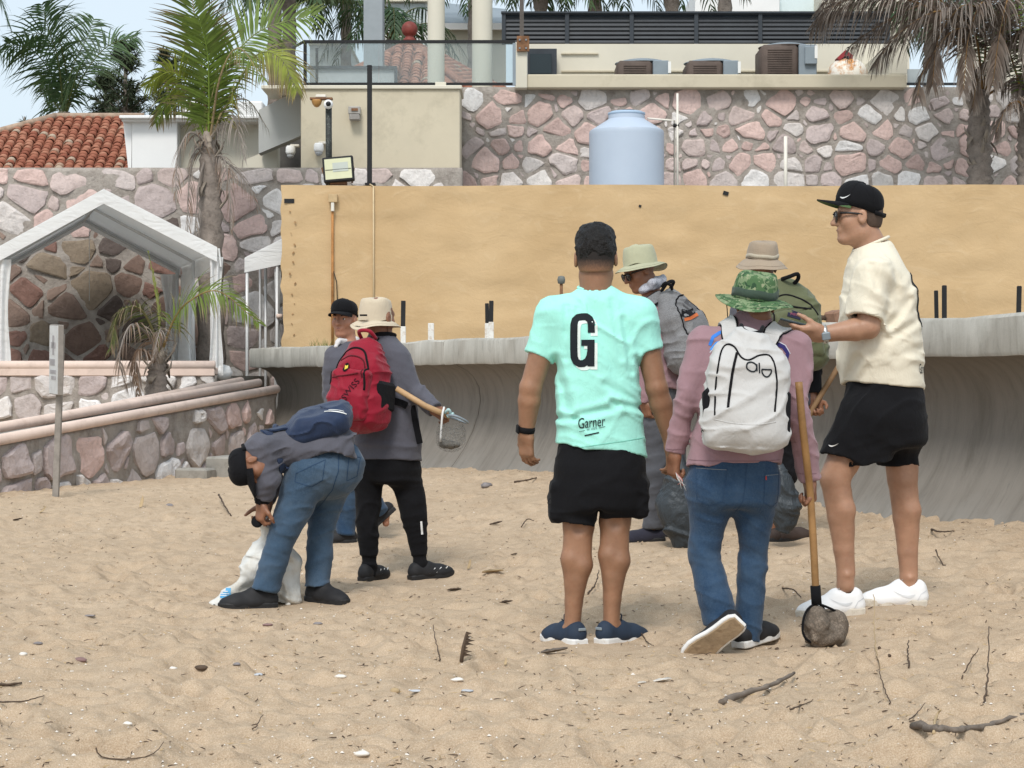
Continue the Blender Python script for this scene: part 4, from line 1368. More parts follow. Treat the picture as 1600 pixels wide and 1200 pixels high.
curtain(t, W(429, 420, D + .05), W(439, 418, D + .05), 1.0, 0, 0, .7, .015, 2)
mb = MB(); mb.tube([W(432, 494, D - .02), W(441, 494, D - .02)], .03, 8); mb.build('tie', M_COPING, t, True)

# ================================================================= NOTICE BOARD IN THE SAND
b0 = W(84, 765, 17.0); b0.z = gz(b0.x, b0.y) - .3
t = thing('notice_board', 'narrow weathered white notice board on a grey wooden post in the sand', 'sign', b0)
M_WOOD = plain('grey_wood', (.26, .235, .21), .85, .25, 8, .5, .004, 30)
top = W(93, 513, 17.0)
R = Matrix.Rotation(math.radians(-62), 3, 'Z') @ Matrix.Rotation(math.radians(2.2), 3, 'Y')
mb = MB(); mb.box(((b0.x + top.x) / 2 + .005, 17.03, (b0.z + top.z) / 2 - .02), (.05, .05, top.z - b0.z - .06), Matrix.Rotation(.036, 3, 'Y'), .004); mb.build('post', M_WOOD, t)
c = W(88.5, 562, 16.97)
mb = MB(); mb.box(c, (.26, .045, .58), R, .004); mb.build('board', M_WOOD, t)
face = MB(); face.box(c + R @ Vector((0, -.025, 0)), (.245, .006, .565), R); face.build('face', plain('faded_white_board', (.55, .56, .56), .6, .06, 9, dirt=(.40, .40, .40)), t)
M_INK = plain('faded_ink', (.34, .33, .34), .7, .3)
mb = MB()
for (u, v, w, h) in ((0, .12, .05, .16), (.0, .12, .13, .05), (-.03, -.02, .16, .05), (.0, -.10, .18, .03), (.02, -.15, .14, .03)):
 mb.box(c + R @ Vector((u * .9, -.0295, v)), (w, .004, h), R)
mb.build('print', M_INK, t)
# ================================================================= PALMS AND TREES
def leaf_mat():
 t = NT('palm_leaf').set(.55, 0, .35)
 a = t.n('ShaderNodeAttribute'); a.attribute_name = 'leafcol'
 v = t.coord('Object')
 col = t.mix(1.0, a.outputs['Color'], t.ramp(t.noise(v, 6, 4), [(.3, (.75, .75, .75)), (.7, (1.2, 1.2, 1.2))]), 'MULTIPLY')
 t.base(col)
 tr = t.n('ShaderNodeBsdfTranslucent'); t.l(col, tr.inputs[0])
 mx = t.n('ShaderNodeMixShader'); mx.inputs[0].default_value = .28
 out = [n for n in t.t.nodes if n.type == 'OUTPUT_MATERIAL'][0]
 t.l(t.b.outputs[0], mx.inputs[1]); t.l(tr.outputs[0], mx.inputs[2]); t.l(mx.outputs[0], out.inputs['Surface'])
 return t.m


M_LEAF = leaf_mat()
M_TRUNK = plain('palm_trunk', (.25, .21, .18), .9, .3, 5, .9, .02, 18, dirt=(.10, .08, .065))
M_SHEATH = plain('dry_sheath', (.28, .235, .19), .85, .3, 6, .6, .006, 40)
GREEN, LIME, DEEP, DRY, GREY, TAN = (.13, .19, .03), (.25, .29, .045), (.065, .115, .045), (.24, .155, .10), (.33, .285, .25), (.40, .30, .17)


def catmull(pts, n):
 pts = [Vector(p) for p in pts]
 P = [pts[0] * 2 - pts[1]] + pts + [pts[-1] * 2 - pts[-2]]
 out = []
 for k in range(n + 1):
  t = k / n * (len(pts) - 1)
  i = min(int(t), len(pts) - 2); f = t - i
  a, b, c, d = P[i], P[i + 1], P[i + 2], P[i + 3]
  out.append(.5 * ((2 * b) + (-a + c) * f + (2 * a - 5 * b + 4 * c - d) * f * f + (-a + 3 * b - 3 * c + d) * f ** 3))
 return out


def frond(parent, pts, leaf, n=46, ca=GREEN, cb=DRY, brown=.3, droop=.5, width=.028, rnd=random, stem=None, start=.10, r0=.02, side_tilt=.25, thin=1.0, stiff=.55, roll=None, reps=1):
 """a feather leaf: pts is the midrib, leaf the longest leaflet; colours run from ca to cb over the outer 'brown' share of each leaflet"""
 pa = catmull(pts, n)
 mb = MB()
 rad = [r0 * (1 - .85 * i / n) for i in range(n + 1)]
 mb.tube(pa, rad, 5)
 cols = [stem or tuple(x * 1.6 for x in ca)] * len(mb.v)
 down = Vector((0, 0, -1))
 L = sum((pa[i + 1] - pa[i]).length for i in range(n))
 for i in range(int(n * start), n + 1):
  f = i / n
  tan = (pa[min(i + 1, n)] - pa[max(i - 1, 0)]).normalized()
  side = tan.cross(Vector((0, 0, 1)))
  if side.length < .2: side = tan.cross(Vector((0, 1, 0)))
  side.normalize()
  rl = roll if roll is not None else 0.0
  if rl: side = Matrix.Rotation(rl, 3, tan) @ side
  up = side.cross(tan).normalized()
  ln0 = leaf * (math.sin(math.pi * min(1, .14 + .80 * f)) ** .75)
  for s in (-1, 1):
   for rep in range(reps):
    if rnd.random() > thin: continue
    ln = ln0 * rnd.uniform(.75, 1.1)
    p = pa[i] + (pa[min(i + 1, n)] - pa[i]) * rnd.random()
    d = (side * s * (1.0) + tan * (stiff + .5 * f + rnd.uniform(-.12, .12)) + up * (side_tilt + rnd.uniform(-.15, .15)) + Vector((0, 0, rnd.uniform(-.08, .08)))).normalized()
    wv = tan.cross(d)
    wv = d.cross(wv).normalized() * (width * rnd.uniform(.8, 1.1))
    segs = 4
    q = p.copy(); dd = d.copy()
    base = len(mb.v)
    dr = droop * rnd.uniform(.6, 1.4)
    br = min(1.0, max(0.0, brown + rnd.uniform(-.25, .25)))
    tone = rnd.uniform(.75, 1.25)
    for k in range(segs + 1):
     g = k / segs
     w = (.35 if k == 0 else (1 - g ** 1.8)) * .5
     if k == segs:
      mb.v.append(q.copy())
      kc = 1
     else:
      mb.v.append(q - wv * w); mb.v.append(q + wv * w); kc = 2
     mixv = 0.0 if br <= 0 else min(1.0, max(0.0, (g - (1 - br)) / max(.15, br) + .12))
     if br >= .98: mixv = 1.0
     c = tuple((a * (1 - mixv) + b * mixv) * tone for a, b in zip(ca, cb))
     cols += [c] * kc
     dd = (dd + down * dr * .42).normalized()
     q = q + dd * (ln / segs)
    for k in range(segs - 1):
     a = base + 2 * k
     mb.f.append((a, a + 1, a + 3, a + 2))
    a = base + 2 * (segs - 1)
    mb.f.append((a, a + 1, a + 2))
 o = mb.build('frond', M_LEAF, parent, True)
 at = o.data.color_attributes.new('leafcol', 'FLOAT_COLOR', 'POINT')
 arr = np.ones((len(mb.v), 4), dtype=np.float32); arr[:, :3] = np.array(cols, dtype=np.float32)
 at.data.foreach_set('color', arr.ravel())
 return o


def trunk(parent, pts, radii, rnd, boots=0):
 pa = catmull(pts, 26)
 rr = np.interp(np.linspace(0, 1, 27), np.linspace(0, 1, len(radii)), radii)
 mb = MB(); mb.tube(pa, [float(r * (1 + .10 * ((i % 2) * 2 - 1) + rnd.uniform(-.05, .05))) for i, r in enumerate(rr)], 14)
 mb.build('trunk', M_TRUNK, parent, True)
 for k in range(boots):
  i = 26 - int(rnd.random() ** 1.3 * 17)
  a = rnd.uniform(0, 6.28)
  c = pa[i]
  r = float(rr[i])
  out = Vector((math.cos(a), math.sin(a), 0))
  base = c + out * r * .8
  L = rnd.uniform(.12, .34)
  tip = base + out * L * .45 + Vector((0, 0, rnd.choice((-1, 1, 1)) * L * .8))
  mid = base.lerp(tip, .5) + out * .03
  s = out.cross(Vector((0, 0, 1))) * rnd.uniform(.03, .055)
  m2 = MB()
  m2.add([base - s, base + s, mid + s * .7, mid - s * .7, tip + s * .25, tip - s * .25, base - s - out * .02, base + s - out * .02, mid + s * .7 - out * .012, mid - s * .7 - out * .012],
    [(0, 1, 2, 3), (3, 2, 4, 5), (7, 6, 9, 8), (8, 9, 5, 4), (1, 7, 8, 2), (6, 0, 3, 9), (2, 8, 4), (9, 3, 5)])
  m2.build('leaf_base', M_SHEATH, parent, True)


def PX(D, *pts):
 """rachis through picture places; the third number moves a point in depth"""
 return [W(p[0], p[1], D) + Vector((0, p[2] if len(p) > 2 else 0, 0)) for p in pts]


R1 = random.Random(31)
# ---- the green palm over the marquee's right eave
D = 27.6
t = thing('palm_tree', 'young coconut palm with yellow green fronds beside the white marquee', 'palm tree', Vector((W(328, 0, D).x, D, 1.1)))
trunk(t, [Vector((W(330, 0, D).x, D, 1.1)), W(329, 380, D), W(328, 300, D), W(326, 245, D), W(325, 205, D)], [.20, .17, .15, .12, .06], R1, 16)
frond(t, PX(D, (325, 222), (320, 130, -.1), (313, 60, -.3), (306, -20, -.5)), 0.76, 64, (.11, .16, .03), DRY, .55, .25, .040, R1, TAN, roll=.35)
frond(t, PX(D, (326, 222), (330, 150, -.2), (331, 90, -.4), (322, 40, -.6)), 0.61, 52, GREEN, LIME, .15, .2, .040, R1, roll=.2)
frond(t, PX(D, (327, 218), (347, 120), (402, 48, .1), (492, 18, .2)), 0.71, 64, (.13, .20, .03), (.16, .17, .05), .3, .45, .040, R1, (.30, .34, .14), roll=1.1)
frond(t, PX(D, (330, 220), (362, 150), (405, 92, -.3), (445, 100, -.5), (470, 150, -.6)), 0.76, 62, LIME, DRY, .62, .9, .036, R1, (.24, .26, .08), roll=.7)
frond(t, PX(D, (324, 215), (306, 150), (275, 118, -.3), (240, 140, -.5)), 0.56, 46, LIME, (.16, .13, .06), .25, .75, .040, R1, roll=.9)
frond(t, PX(D, (322, 222), (300, 165), (268, 138, .3), (236, 185, .4)), 0.51, 41, GREEN, DRY, .65, .9, .036, R1, roll=.8)
frond(t, PX(D, (330, 225), (350, 170), (380, 150, .4), (408, 190, .7)), 0.55, 41, (.10, .12, .04), GREY, .9, 1.1, .024, R1, TAN, roll=.7)
frond(t, PX(D, (326, 225), (300, 210, -.2), (285, 250, -.4), (282, 310, -.4)), .40, 25, GREY, DRY, .8, 1.5, .022, R1, GREY, thin=.8, roll=.5)
frond(t, PX(D, (328, 222), (352, 130, -.5), (385, 90, -.8), (425, 140, -1.0)), .5, 29, GREEN, DRY, .6, 1.0, .026, R1, TAN, roll=.8)
frond(t, PX(D, (330, 232), (350, 190), (372, 190, -.3), (385, 250, -.3)), 0.51, 34, GREY, GREY, 1, 1.5, .022, R1, GREY, thin=.7, roll=.6)
frond(t, PX(D, (322, 240), (308, 236, -.15), (300, 290, -.25), (296, 385, -.2)), 0.49, 39, GREY, DRY, .8, 1.6, .024, R1, GREY, thin=.8, roll=.9)
frond(t, PX(D, (332, 244), (352, 250, -.15), (362, 300, -.2), (364, 360, -.2)), 0.41, 34, GREY, DRY, .8, 1.6, .024, R1, GREY, thin=.7, roll=.9)
frond(t, PX(D, (334, 240), (360, 258, -.1), (385, 285, -.1), (404, 325, -.1)), 0.34, 29, GREY, DRY, .8, 1.2, .02, R1, GREY, thin=.6, roll=.6)
frond(t, PX(D, (324, 238), (316, 280, -.2), (312, 330, -.25), (310, 370, -.25)), 0.32, 29, GREY, GREY, .8, 1.6, .02, R1, GREY, thin=.7, roll=.8)

# ---- dark palm behind the red roof
D = 40.0
t = thing('palm_tree', 'dark green palm spreading above the red tiled roof', 'palm tree', Vector((W(100, 0, D).x, D, 4.0)))
trunk(t, [Vector((W(100, 0, D).x, D, 4.0)), W(100, 230, D), W(100, 175, D)], [.2, .16, .12], R1)
for pts in (((100, 182), (94, 110), (62, 52), (-6, 88)), ((100, 182), (98, 100, -.4), (90, 55, -.8), (84, 22, -1)), ((101, 182), (112, 110), (126, 60, .4), (137, 22, .6)),
   ((102, 182), (126, 125), (162, 72, .2), (206, 52, .4)), ((100, 182), (86, 130), (64, 88, -.5), (30, 80, -.9)), ((100, 182), (104, 120), (112, 80, -1), (118, 62, -1.8)), ((100, 182), (80, 150), (66, 120, .6), (46, 130, 1.1)), ((101, 182), (118, 150, -.4), (140, 120, -1), (158, 112, -1.6))):
 frond(t, PX(D, *pts), .95, 44, DEEP, (.11, .13, .04), .3, .75, .045, R1, (.12, .14, .04), roll=.9, reps=1)
t = thing('palm_tree', 'palm mostly beyond the left frame edge with drooping leaf tips', 'palm tree', Vector((W(-60, 0, 38).x, 38, 4.0)))
trunk(t, [Vector((W(-70, 0, 38).x, 38, 4.0)), W(-70, 100, 38), W(-70, 10, 38)], [.2, .16, .12], R1)
for pts in (((-70, 10), (-40, -20), (-5, -10), (14, 40)), ((-70, 10), (-45, 0), (-15, 30), (2, 90)), ((-70, 10), (-100, -20), (-130, 0), (-150, 50))):
 frond(t, PX(38, *pts), .6, 34, DEEP, (.07, .10, .03), .3, .8, .04, R1)

# ---- small half dry palm growing out of the planter
D = 22.2
t = thing('small_palm', 'small half dry palm sprouting from the ramp between the pink copings', 'palm tree', Vector((W(245, 0, D).x, D, .55)))
trunk(t, [Vector((W(243, 0, D).x, D, .50)), W(244, 610, D), W(246, 575, D), W(247, 560, D)], [.13, .12, .10, .06], R1, 16)
frond(t, PX(D, (247, 570), (249, 500), (243, 450), (232, 395)), .10, 24, LIME, LIME, 0, .05, .012, R1, (.28, .30, .09), stiff=4.0, r0=.018, roll=0)
frond(t, PX(D, (248, 568), (256, 540), (272, 500), (300, 472, -.2), (350, 458, -.4), (410, 505, -.4)), 0.48, 62, (.13, .19, .025), DRY, .45, .8, .026, R1, (.32, .22, .08), start=.34, roll=1.0)
frond(t, PX(D, (246, 568), (240, 520), (222, 482, -.2), (196, 492, -.4), (184, 545, -.4)), 0.43, 54, (.10, .13, .035), (.25, .18, .12), .8, 1.2, .022, R1, (.26, .24, .10), start=.22, roll=.7)
frond(t, PX(D, (245, 570), (236, 530), (218, 510, -.5), (206, 560, -.7), (214, 605, -.6)), 0.41, 48, GREY, DRY, .9, 1.5, .022, R1, GREY, start=.2, roll=.7)
frond(t, PX(D, (245, 572), (232, 548, -.3), (220, 560, -.4), (226, 625, -.35)), 0.36, 43, DRY, GREY, .6, 1.6, .022, R1, DRY, start=.15, roll=.5)
frond(t, PX(D, (247, 570), (251, 540), (258, 515, -.3), (252, 560, -.5)), 0.26, 29, GREY, DRY, .8, 1.5, .018, R1, GREY, roll=.5)

# ---- dry palm at the right
D = 29.2
t = thing('palm_tree', 'tall palm with a skirt of dry grey brown fronds right of the water tank', 'palm tree', Vector((W(1530, 0, D).x, D, 3.45)))
trunk(t, [Vector((W(1531, 0, D).x, D, 3.45)), W(1531, 270, D), W(1530, 200, D), W(1532, 140, D)], [.19, .18, .17, .12], R1, 14)
BR, BR2 = (.175, .130, .10), (.31, .27, .235)
for pts, lf, n in ((((1535, 148), (1490, 50, -.2), (1400, 4, -.4), (1310, 12, -.5), (1262, 50, -.5)), .80, 60), (((1535, 148), (1510, 62, -.5), (1450, 35, -.9), (1385, 70, -1.1), (1345, 120, -1.1)), .72, 54),
     (((1537, 148), (1520, 50, -.7), (1480, 30, -1.1), (1440, 80, -1.2), (1430, 150, -1.2)), .68, 50), (((1538, 148), (1532, 55, -.8), (1505, 28, -1.2), (1482, 80, -1.3), (1474, 160, -1.3)), .62, 46),
     (((1538, 148), (1545, 60, -.9), (1540, 25, -1.3), (1525, 80, -1.4), (1518, 150, -1.3)), .60, 46), (((1540, 148), (1562, 80, -.5), (1580, 60, -.9), (1592, 110, -1.1), (1590, 170, -1.1)), .6, 44),
     (((1535, 148), (1500, 20, .3), (1420, -40, .4), (1330, -30, .4), (1285, 10, .4)), .75, 54), (((1540, 148), (1530, 110, -.5), (1510, 120, -.8), (1500, 180, -.8)), .45, 34), (((1540, 150), (1575, 130, -.4), (1590, 150, -.6), (1580, 215, -.6)), .45, 34), (((1536, 148), (1500, 70, -.9), (1455, 75, -1.2), (1415, 130, -1.3), (1405, 170, -1.3)), .6, 44), (((1536, 148), (1490, 30, .1), (1440, 10, -.1), (1370, 45, -.3), (1320, 80, -.4)), .75, 50)):
 frond(t, PX(D, *pts), lf * 1.12, n + 10, BR, BR2, .55, 1.15, .030, R1, (.30, .17, .06), start=.16, roll=.5, reps=2)
frond(t, PX(D, (1538, 148), (1548, 60), (1500, -20), (1440, -50)), .7, 46, DEEP, (.10, .11, .05), .4, .7, .03, R1)
frond(t, PX(D, (1538, 148), (1560, 60), (1580, 0), (1620, -30)), .7, 46, GREEN, (.12, .12, .05), .4, .7, .03, R1)
t = thing('palm_tree', 'palm at the right frame edge with orange leaf stalks', 'palm tree', Vector((W(1606, 0, 28.6).x, 28.6, 3.45)))
trunk(t, [Vector((W(1608, 0, 28.6).x, 28.6, 3.45)), W(1608, 240, 28.6), W(1606, 165, 28.6)], [.18, .17, .12], R1, 10)
for pts, a, b in ((((1606, 175), (1580, 90), (1555, 20), (1520, -30)), BR, BR2), (((1606, 175), (1596, 80), (1590, 20), (1570, 60), (1560, 130)), BR, BR2), (((1606, 175), (1640, 100), (1670, 90), (1690, 150)), BR, BR2), (((1606, 175), (1612, 60), (1600, -20), (1580, -60)), GREEN, DEEP), (((1606, 175), (1580, 165, -.4), (1556, 178, -.6), (1540, 215, -.6)), BR, BR2)):
 frond(t, PX(28.6, *pts), .6, 44, a, b, .5, 1.0, .028, R1, (.36, .19, .055), roll=.6, reps=2)

# ---- palms far behind
def far_palm(px, crown, D, lab, spread=1.0, col=DEEP, base_z=4.0, rt=.17, n=11, seed=1, tint=(.09, .10, .04)):
 r = random.Random(seed)
 t = thing('palm_tree', lab, 'palm tree', Vector((W(px, 0, D).x, D, base_z)), 'palms behind the terrace')
 top = W(px, crown, D)
 trunk(t, [Vector((top.x + .1, D, base_z)), top.lerp(Vector((top.x, D, base_z)), .5), top], [rt * 1.2, rt, rt * .8], r)
 for k in range(n):
  a = 2 * math.pi * k / n + r.uniform(-.25, .25)
  o = Vector((math.cos(a), math.sin(a), 0)); L = spread * r.uniform(.85, 1.15); rise = r.uniform(.25, 1.0)
  pts = [top, top + o * L * .4 + Vector((0, 0, .55 * rise * L)), top + o * L * .9 + Vector((0, 0, .55 * rise * L)), top + o * L * 1.3 + Vector((0, 0, (-.45 + .3 * rise) * L))]
  frond(t, pts, .55 * spread, 30, col, tint, .4, .9, .045, r, (.12, .12, .04))
 return t


far_palm(452, -4, 42, 'far palm with a pale trunk left of the grey pillar', 1.3, DEEP, seed=2, n=13)
far_palm(541, 8, 44, 'far palm with a slim brown trunk close by the grey pillar', 1.0, DEEP, seed=3, rt=.13)
far_palm(612, 62, 43, 'low far palm whose fronds fan out below the red ball finial', 1.25, (.03, .07, .025), seed=4)
far_palm(742, -40, 45, 'far palm hanging between the round columns', 1.5, DEEP, seed=5, n=13)
far_palm(845, -10, 42, 'far palm above the left end of the slat fence', 1.2, DEEP, seed=6, n=14)
far_palm(930, -30, 43, 'leafy far palm above the middle of the slat fence', 1.5, (.04, .07, .02), seed=7, n=14)
far_palm(1050, -45, 42, 'far palm with its trunk behind the middle of the slat fence', 1.5, DEEP, seed=8, n=12)
far_palm(1133, -70, 40, 'far palm showing only a dark trunk against the white house', 1.2, DEEP, seed=9, rt=.15)
far_palm(1455, 40, 40, 'green far palm behind the dry fronds', 1.4, (.03, .07, .025), seed=10, n=14)
far_palm(1570, 0, 44, 'far palm behind the orange leaf stalks', 1.6, DEEP, seed=12, n=14)
far_palm(430, -40, 45, 'far palm reaching down into the frame above the green one', 1.4, DEEP, seed=13, n=12)


def needle_tree(px, top, bot, D, half, lab, seed):
 r = random.Random(seed)
 base = Vector((W(px, 0, D).x, D, 4.0))
 t = thing('casuarina_tree', lab, 'tree', base)
 tp = W(px, top, D)
 mb = MB(); mb.tube([base, base.lerp(tp, .5), tp], [.16, .09, .015], 8); mb.build('trunk', M_TRUNK, t, True)
 mb = MB(); lb = MB()
 for k in range(95):
  f = r.random() ** .8
  z0 = base.lerp(tp, .25 + .72 * f)
  a = r.uniform(0, 6.28)
  L = half * D / FPX * (1.15 - .85 * f) * r.uniform(.5, 1.1)
  d = Vector((math.cos(a), math.sin(a) * .8, r.uniform(.35, 1.0))).normalized()
  e = z0 + d * L
  mb.tube([z0, z0.lerp(e, .6), e], [.022, .012, .004], 4)
  for q in range(46):
   g = r.uniform(.25, 1.05)
   p = z0.lerp(e, g)
   dd = (d * .6 + Vector((r.gauss(0, .6), r.gauss(0, .6), r.gauss(.1, .6)))).normalized()
   ln = r.uniform(.10, .24)
   w = dd.cross(Vector((r.gauss(0, 1), r.gauss(0, 1), r.gauss(0, 1)))).normalized() * .009
   m_ = p + dd * ln * .6; en = p + dd * ln + Vector((0, 0, -.03))
   lb.add([p - w, p + w, m_ + w, m_ - w, en], [(0, 1, 2, 3), (3, 2, 4)])
 mb.build('limb', M_TRUNK, t, True)
 c = lb.build('crown', plain('needle_green', (.045, .062, .032), .8, .35, 1.5, 0), t, True)
 return t


needle_tree(196, 62, 190, 43, 62, 'feathery needle tree beside the dark palm', 41)
needle_tree(262, 78, 190, 45, 52, 'feathery needle tree behind the green palm crown', 42)
needle_tree(165, 110, 190, 44, 50, 'lower feathery needle tree in the dark palm fronds', 43)
t = needle_tree(38, 182, 200, 50, 18, 'tiny far shrub at the red roof ridge', 44)
# weed at the foot of the ochre wall
c = lip_point(505, .6)
t = thing('weed_tuft', 'small green weed at the foot of the ochre wall beside the capped man', 'weed', Vector((W(508, 0, 26.45).x, 26.45, ZT - .012)))
mb = MB()
for k in range(60):
 b = t.location + Vector((R1.gauss(0, .12), R1.uniform(-.08, .05), 0)); d = Vector((R1.gauss(0, .06), R1.gauss(0, .05), R1.uniform(.06, .18)))
 mb.add([b - Vector((.006, 0, 0)), b + Vector((.006, 0, 0)), b + d], [(0, 1, 2)])
mb.build('leaves', plain('weed_green', (.13, .15, .04), .7, .3), t)
# ================================================================= SMOOTH SURFACES FROM BLENDED SHAPES
F32 = np.float32


def v3(p): return np.array((p[0], p[1], p[2]), dtype=F32)


def unit(v): return Vector(v).normalized()


class Rc:
 """round cone between two points; 'flat' squeezes it along one axis; fold raises creases across it"""
 def __init__(s, a, b, ra, rb, flat=None, fold=None):
  s.a, s.b, s.ra, s.rb, s.flat, s.fold = v3(a), v3(b), ra, rb, flat, fold
  s.lo = np.minimum(s.a - ra, s.b - rb); s.hi = np.maximum(s.a + ra, s.b + rb)

 def __call__(s, P):
  ba = s.b - s.a
  L2 = float(ba @ ba) + 1e-9
  pa = P - s.a
  h = np.clip(pa @ ba / L2, 0, 1)
  q = pa - h[:, None] * ba
  r = s.ra + (s.rb - s.ra) * h
  k = 1.0
  if s.flat is not None:
   ax, sc = s.flat
   ax = v3(ax)
   c = q @ ax
   q = q + (c * (1 / sc - 1))[:, None] * ax
   k = sc ** .5
  d = (np.sqrt((q * q).sum(1)) - r) * k
  if s.fold is not None:
   amp, freq, c0, wid, seed = s.fold
   L = math.sqrt(L2)
   t = (pa @ ba) / L
   bell = np.exp(-((h - c0) / wid) ** 2)
   N = np.stack([t * freq + .8 * vnoise(P * 7 + seed), q[:, 0] * 5 + seed, q[:, 1] * 5 + q[:, 2] * 3], 1)
   v = vnoise(N); d = d - amp * 1.7 * bell * ((1 - np.minimum(1, np.abs(v) * 2.4)) ** 1.3 - .35)
  return d


class Ell:
 def __init__(s, c, r, R=None):
  s.c, s.r = v3(c), np.array(r, dtype=F32)
  s.R = np.array(R, dtype=F32) if R is not None else None      # columns = axes
  m = float(max(r)); s.lo, s.hi = s.c - m, s.c + m

 def __call__(s, P):
  q = P - s.c
  if s.R is not None: q = q @ s.R
  k0 = np.sqrt(((q / s.r) ** 2).sum(1)) + 1e-6
  k1 = np.sqrt(((q / s.r ** 2) ** 2).sum(1)) + 1e-6
  return k0 * (k0 - 1) / k1


class Box:
 def __init__(s, c, half, R=None, r=.01):
  s.c, s.h, s.r = v3(c), np.array(half, dtype=F32), r
  s.R = np.array(R, dtype=F32) if R is not None else None
  m = float(np.linalg.norm(half)); s.lo, s.hi = s.c - m, s.c + m

 def __call__(s, P):
  q = P - s.c
  if s.R is not None: q = q @ s.R
  q = np.abs(q) - (s.h - s.r)
  return np.sqrt((np.maximum(q, 0) ** 2).sum(1)) + np.minimum(q.max(1), 0) - s.r


class Stack:
 """body of changing oval section along a -> b; X is the sideways axis; levels are (t, half width, half depth, shift along depth)"""
 def __init__(s, a, b, X, levels, n=2.3, cap=.03):
  s.a = v3(a); z = unit(Vector(b) - Vector(a)); s.L = (Vector(b) - Vector(a)).length
  x = Vector(X) - z * z.dot(Vector(X)); x.normalize(); y = z.cross(x)
  s.R = np.array([[x[i], y[i], z[i]] for i in range(3)], dtype=F32)
  lv = np.array([(l + (0, 0))[:5] if len(l) < 5 else l for l in [tuple(q) for q in levels]], dtype=F32)
  # smooth the level curves
  tt = np.linspace(lv[0, 0], lv[-1, 0], 60)
  cols = []
  for k in range(1, 5):
   c = np.interp(tt, lv[:, 0], lv[:, k])
   for _ in range(3):
    c[1:-1] = .25 * c[:-2] + .5 * c[1:-1] + .25 * c[2:]
   cols.append(c)
  s.t, s.w, s.d, s.oy, s.ox = tt, cols[0], cols[1], cols[2], cols[3]
  s.n, s.cap = n, cap
  m = max(float(lv[:, 1].max()), float(lv[:, 2].max())) * 1.25
  e0 = s.a + s.R[:, 2] * s.L * float(lv[0, 0]); e1 = s.a + s.R[:, 2] * s.L * float(lv[-1, 0])
  s.lo = np.minimum(e0, e1) - m; s.hi = np.maximum(e0, e1) + m

 def __call__(s, P):
  q = (P - s.a) @ s.R
  t = q[:, 2] / s.L
  w = np.interp(t, s.t, s.w).astype(F32); d = np.interp(t, s.t, s.d).astype(F32)
  y = q[:, 1] - np.interp(t, s.t, s.oy).astype(F32); x = q[:, 0] - np.interp(t, s.t, s.ox).astype(F32)
  n = s.n
  k = ((np.abs(x) / w) ** n + (np.abs(y) / d) ** n + 1e-9) ** (1 / n)
  rr = np.sqrt(x * x + y * y) + 1e-6
  dd = (1 - 1 / np.maximum(k, .05)) * rr
  dd = np.where(k < .3, -np.minimum(w, d) * .7, dd)
  e = np.maximum(s.t[0] * s.L - q[:, 2], q[:, 2] - s.t[-1] * s.L)
  c = s.cap
  u, v = dd + c, e + c
  return np.minimum(np.maximum(u, v), 0) + np.sqrt(np.maximum(u, 0) ** 2 + np.maximum(v, 0) ** 2) - c


class Cut:
 """half space: positive on the side the normal points to"""
 def __init__(s, p, n): s.p, s.n = v3(p), v3(unit(n))
 def __call__(s, P): return (P - s.p) @ s.n


def smin(a, b, k):
 if k <= 0: return np.minimum(a, b)
 h = np.maximum(k - np.abs(a - b), 0) / k
 return np.minimum(a, b) - h * h * k * .25


MARG = .09


def sdf_eval(ops, P, noclip=False):
 """ops: ('u'|'s'|'i', shape, k[, [cuts]])"""
 d = np.full(len(P), 1.0, dtype=F32)
 for op in ops:
  kind, sh, k = op[0], op[1], op[2]
  if kind == 'i':
   if not noclip:
    d = np.maximum(d, sh(P))
   continue
  m = np.nonzero(((P > sh.lo - MARG) & (P < sh.hi + MARG)).all(1))[0]
  if len(m) == 0: continue
  Q = P[m]
  x = sh(Q).astype(F32)
  if len(op) > 3 and op[3]:
   for c in op[3]: x = np.maximum(x, c(Q) - (.022 if noclip else 0))
  if kind == 'u': d[m] = smin(d[m], x, k)
  else: d[m] = -smin(-d[m], x, k)
 return d


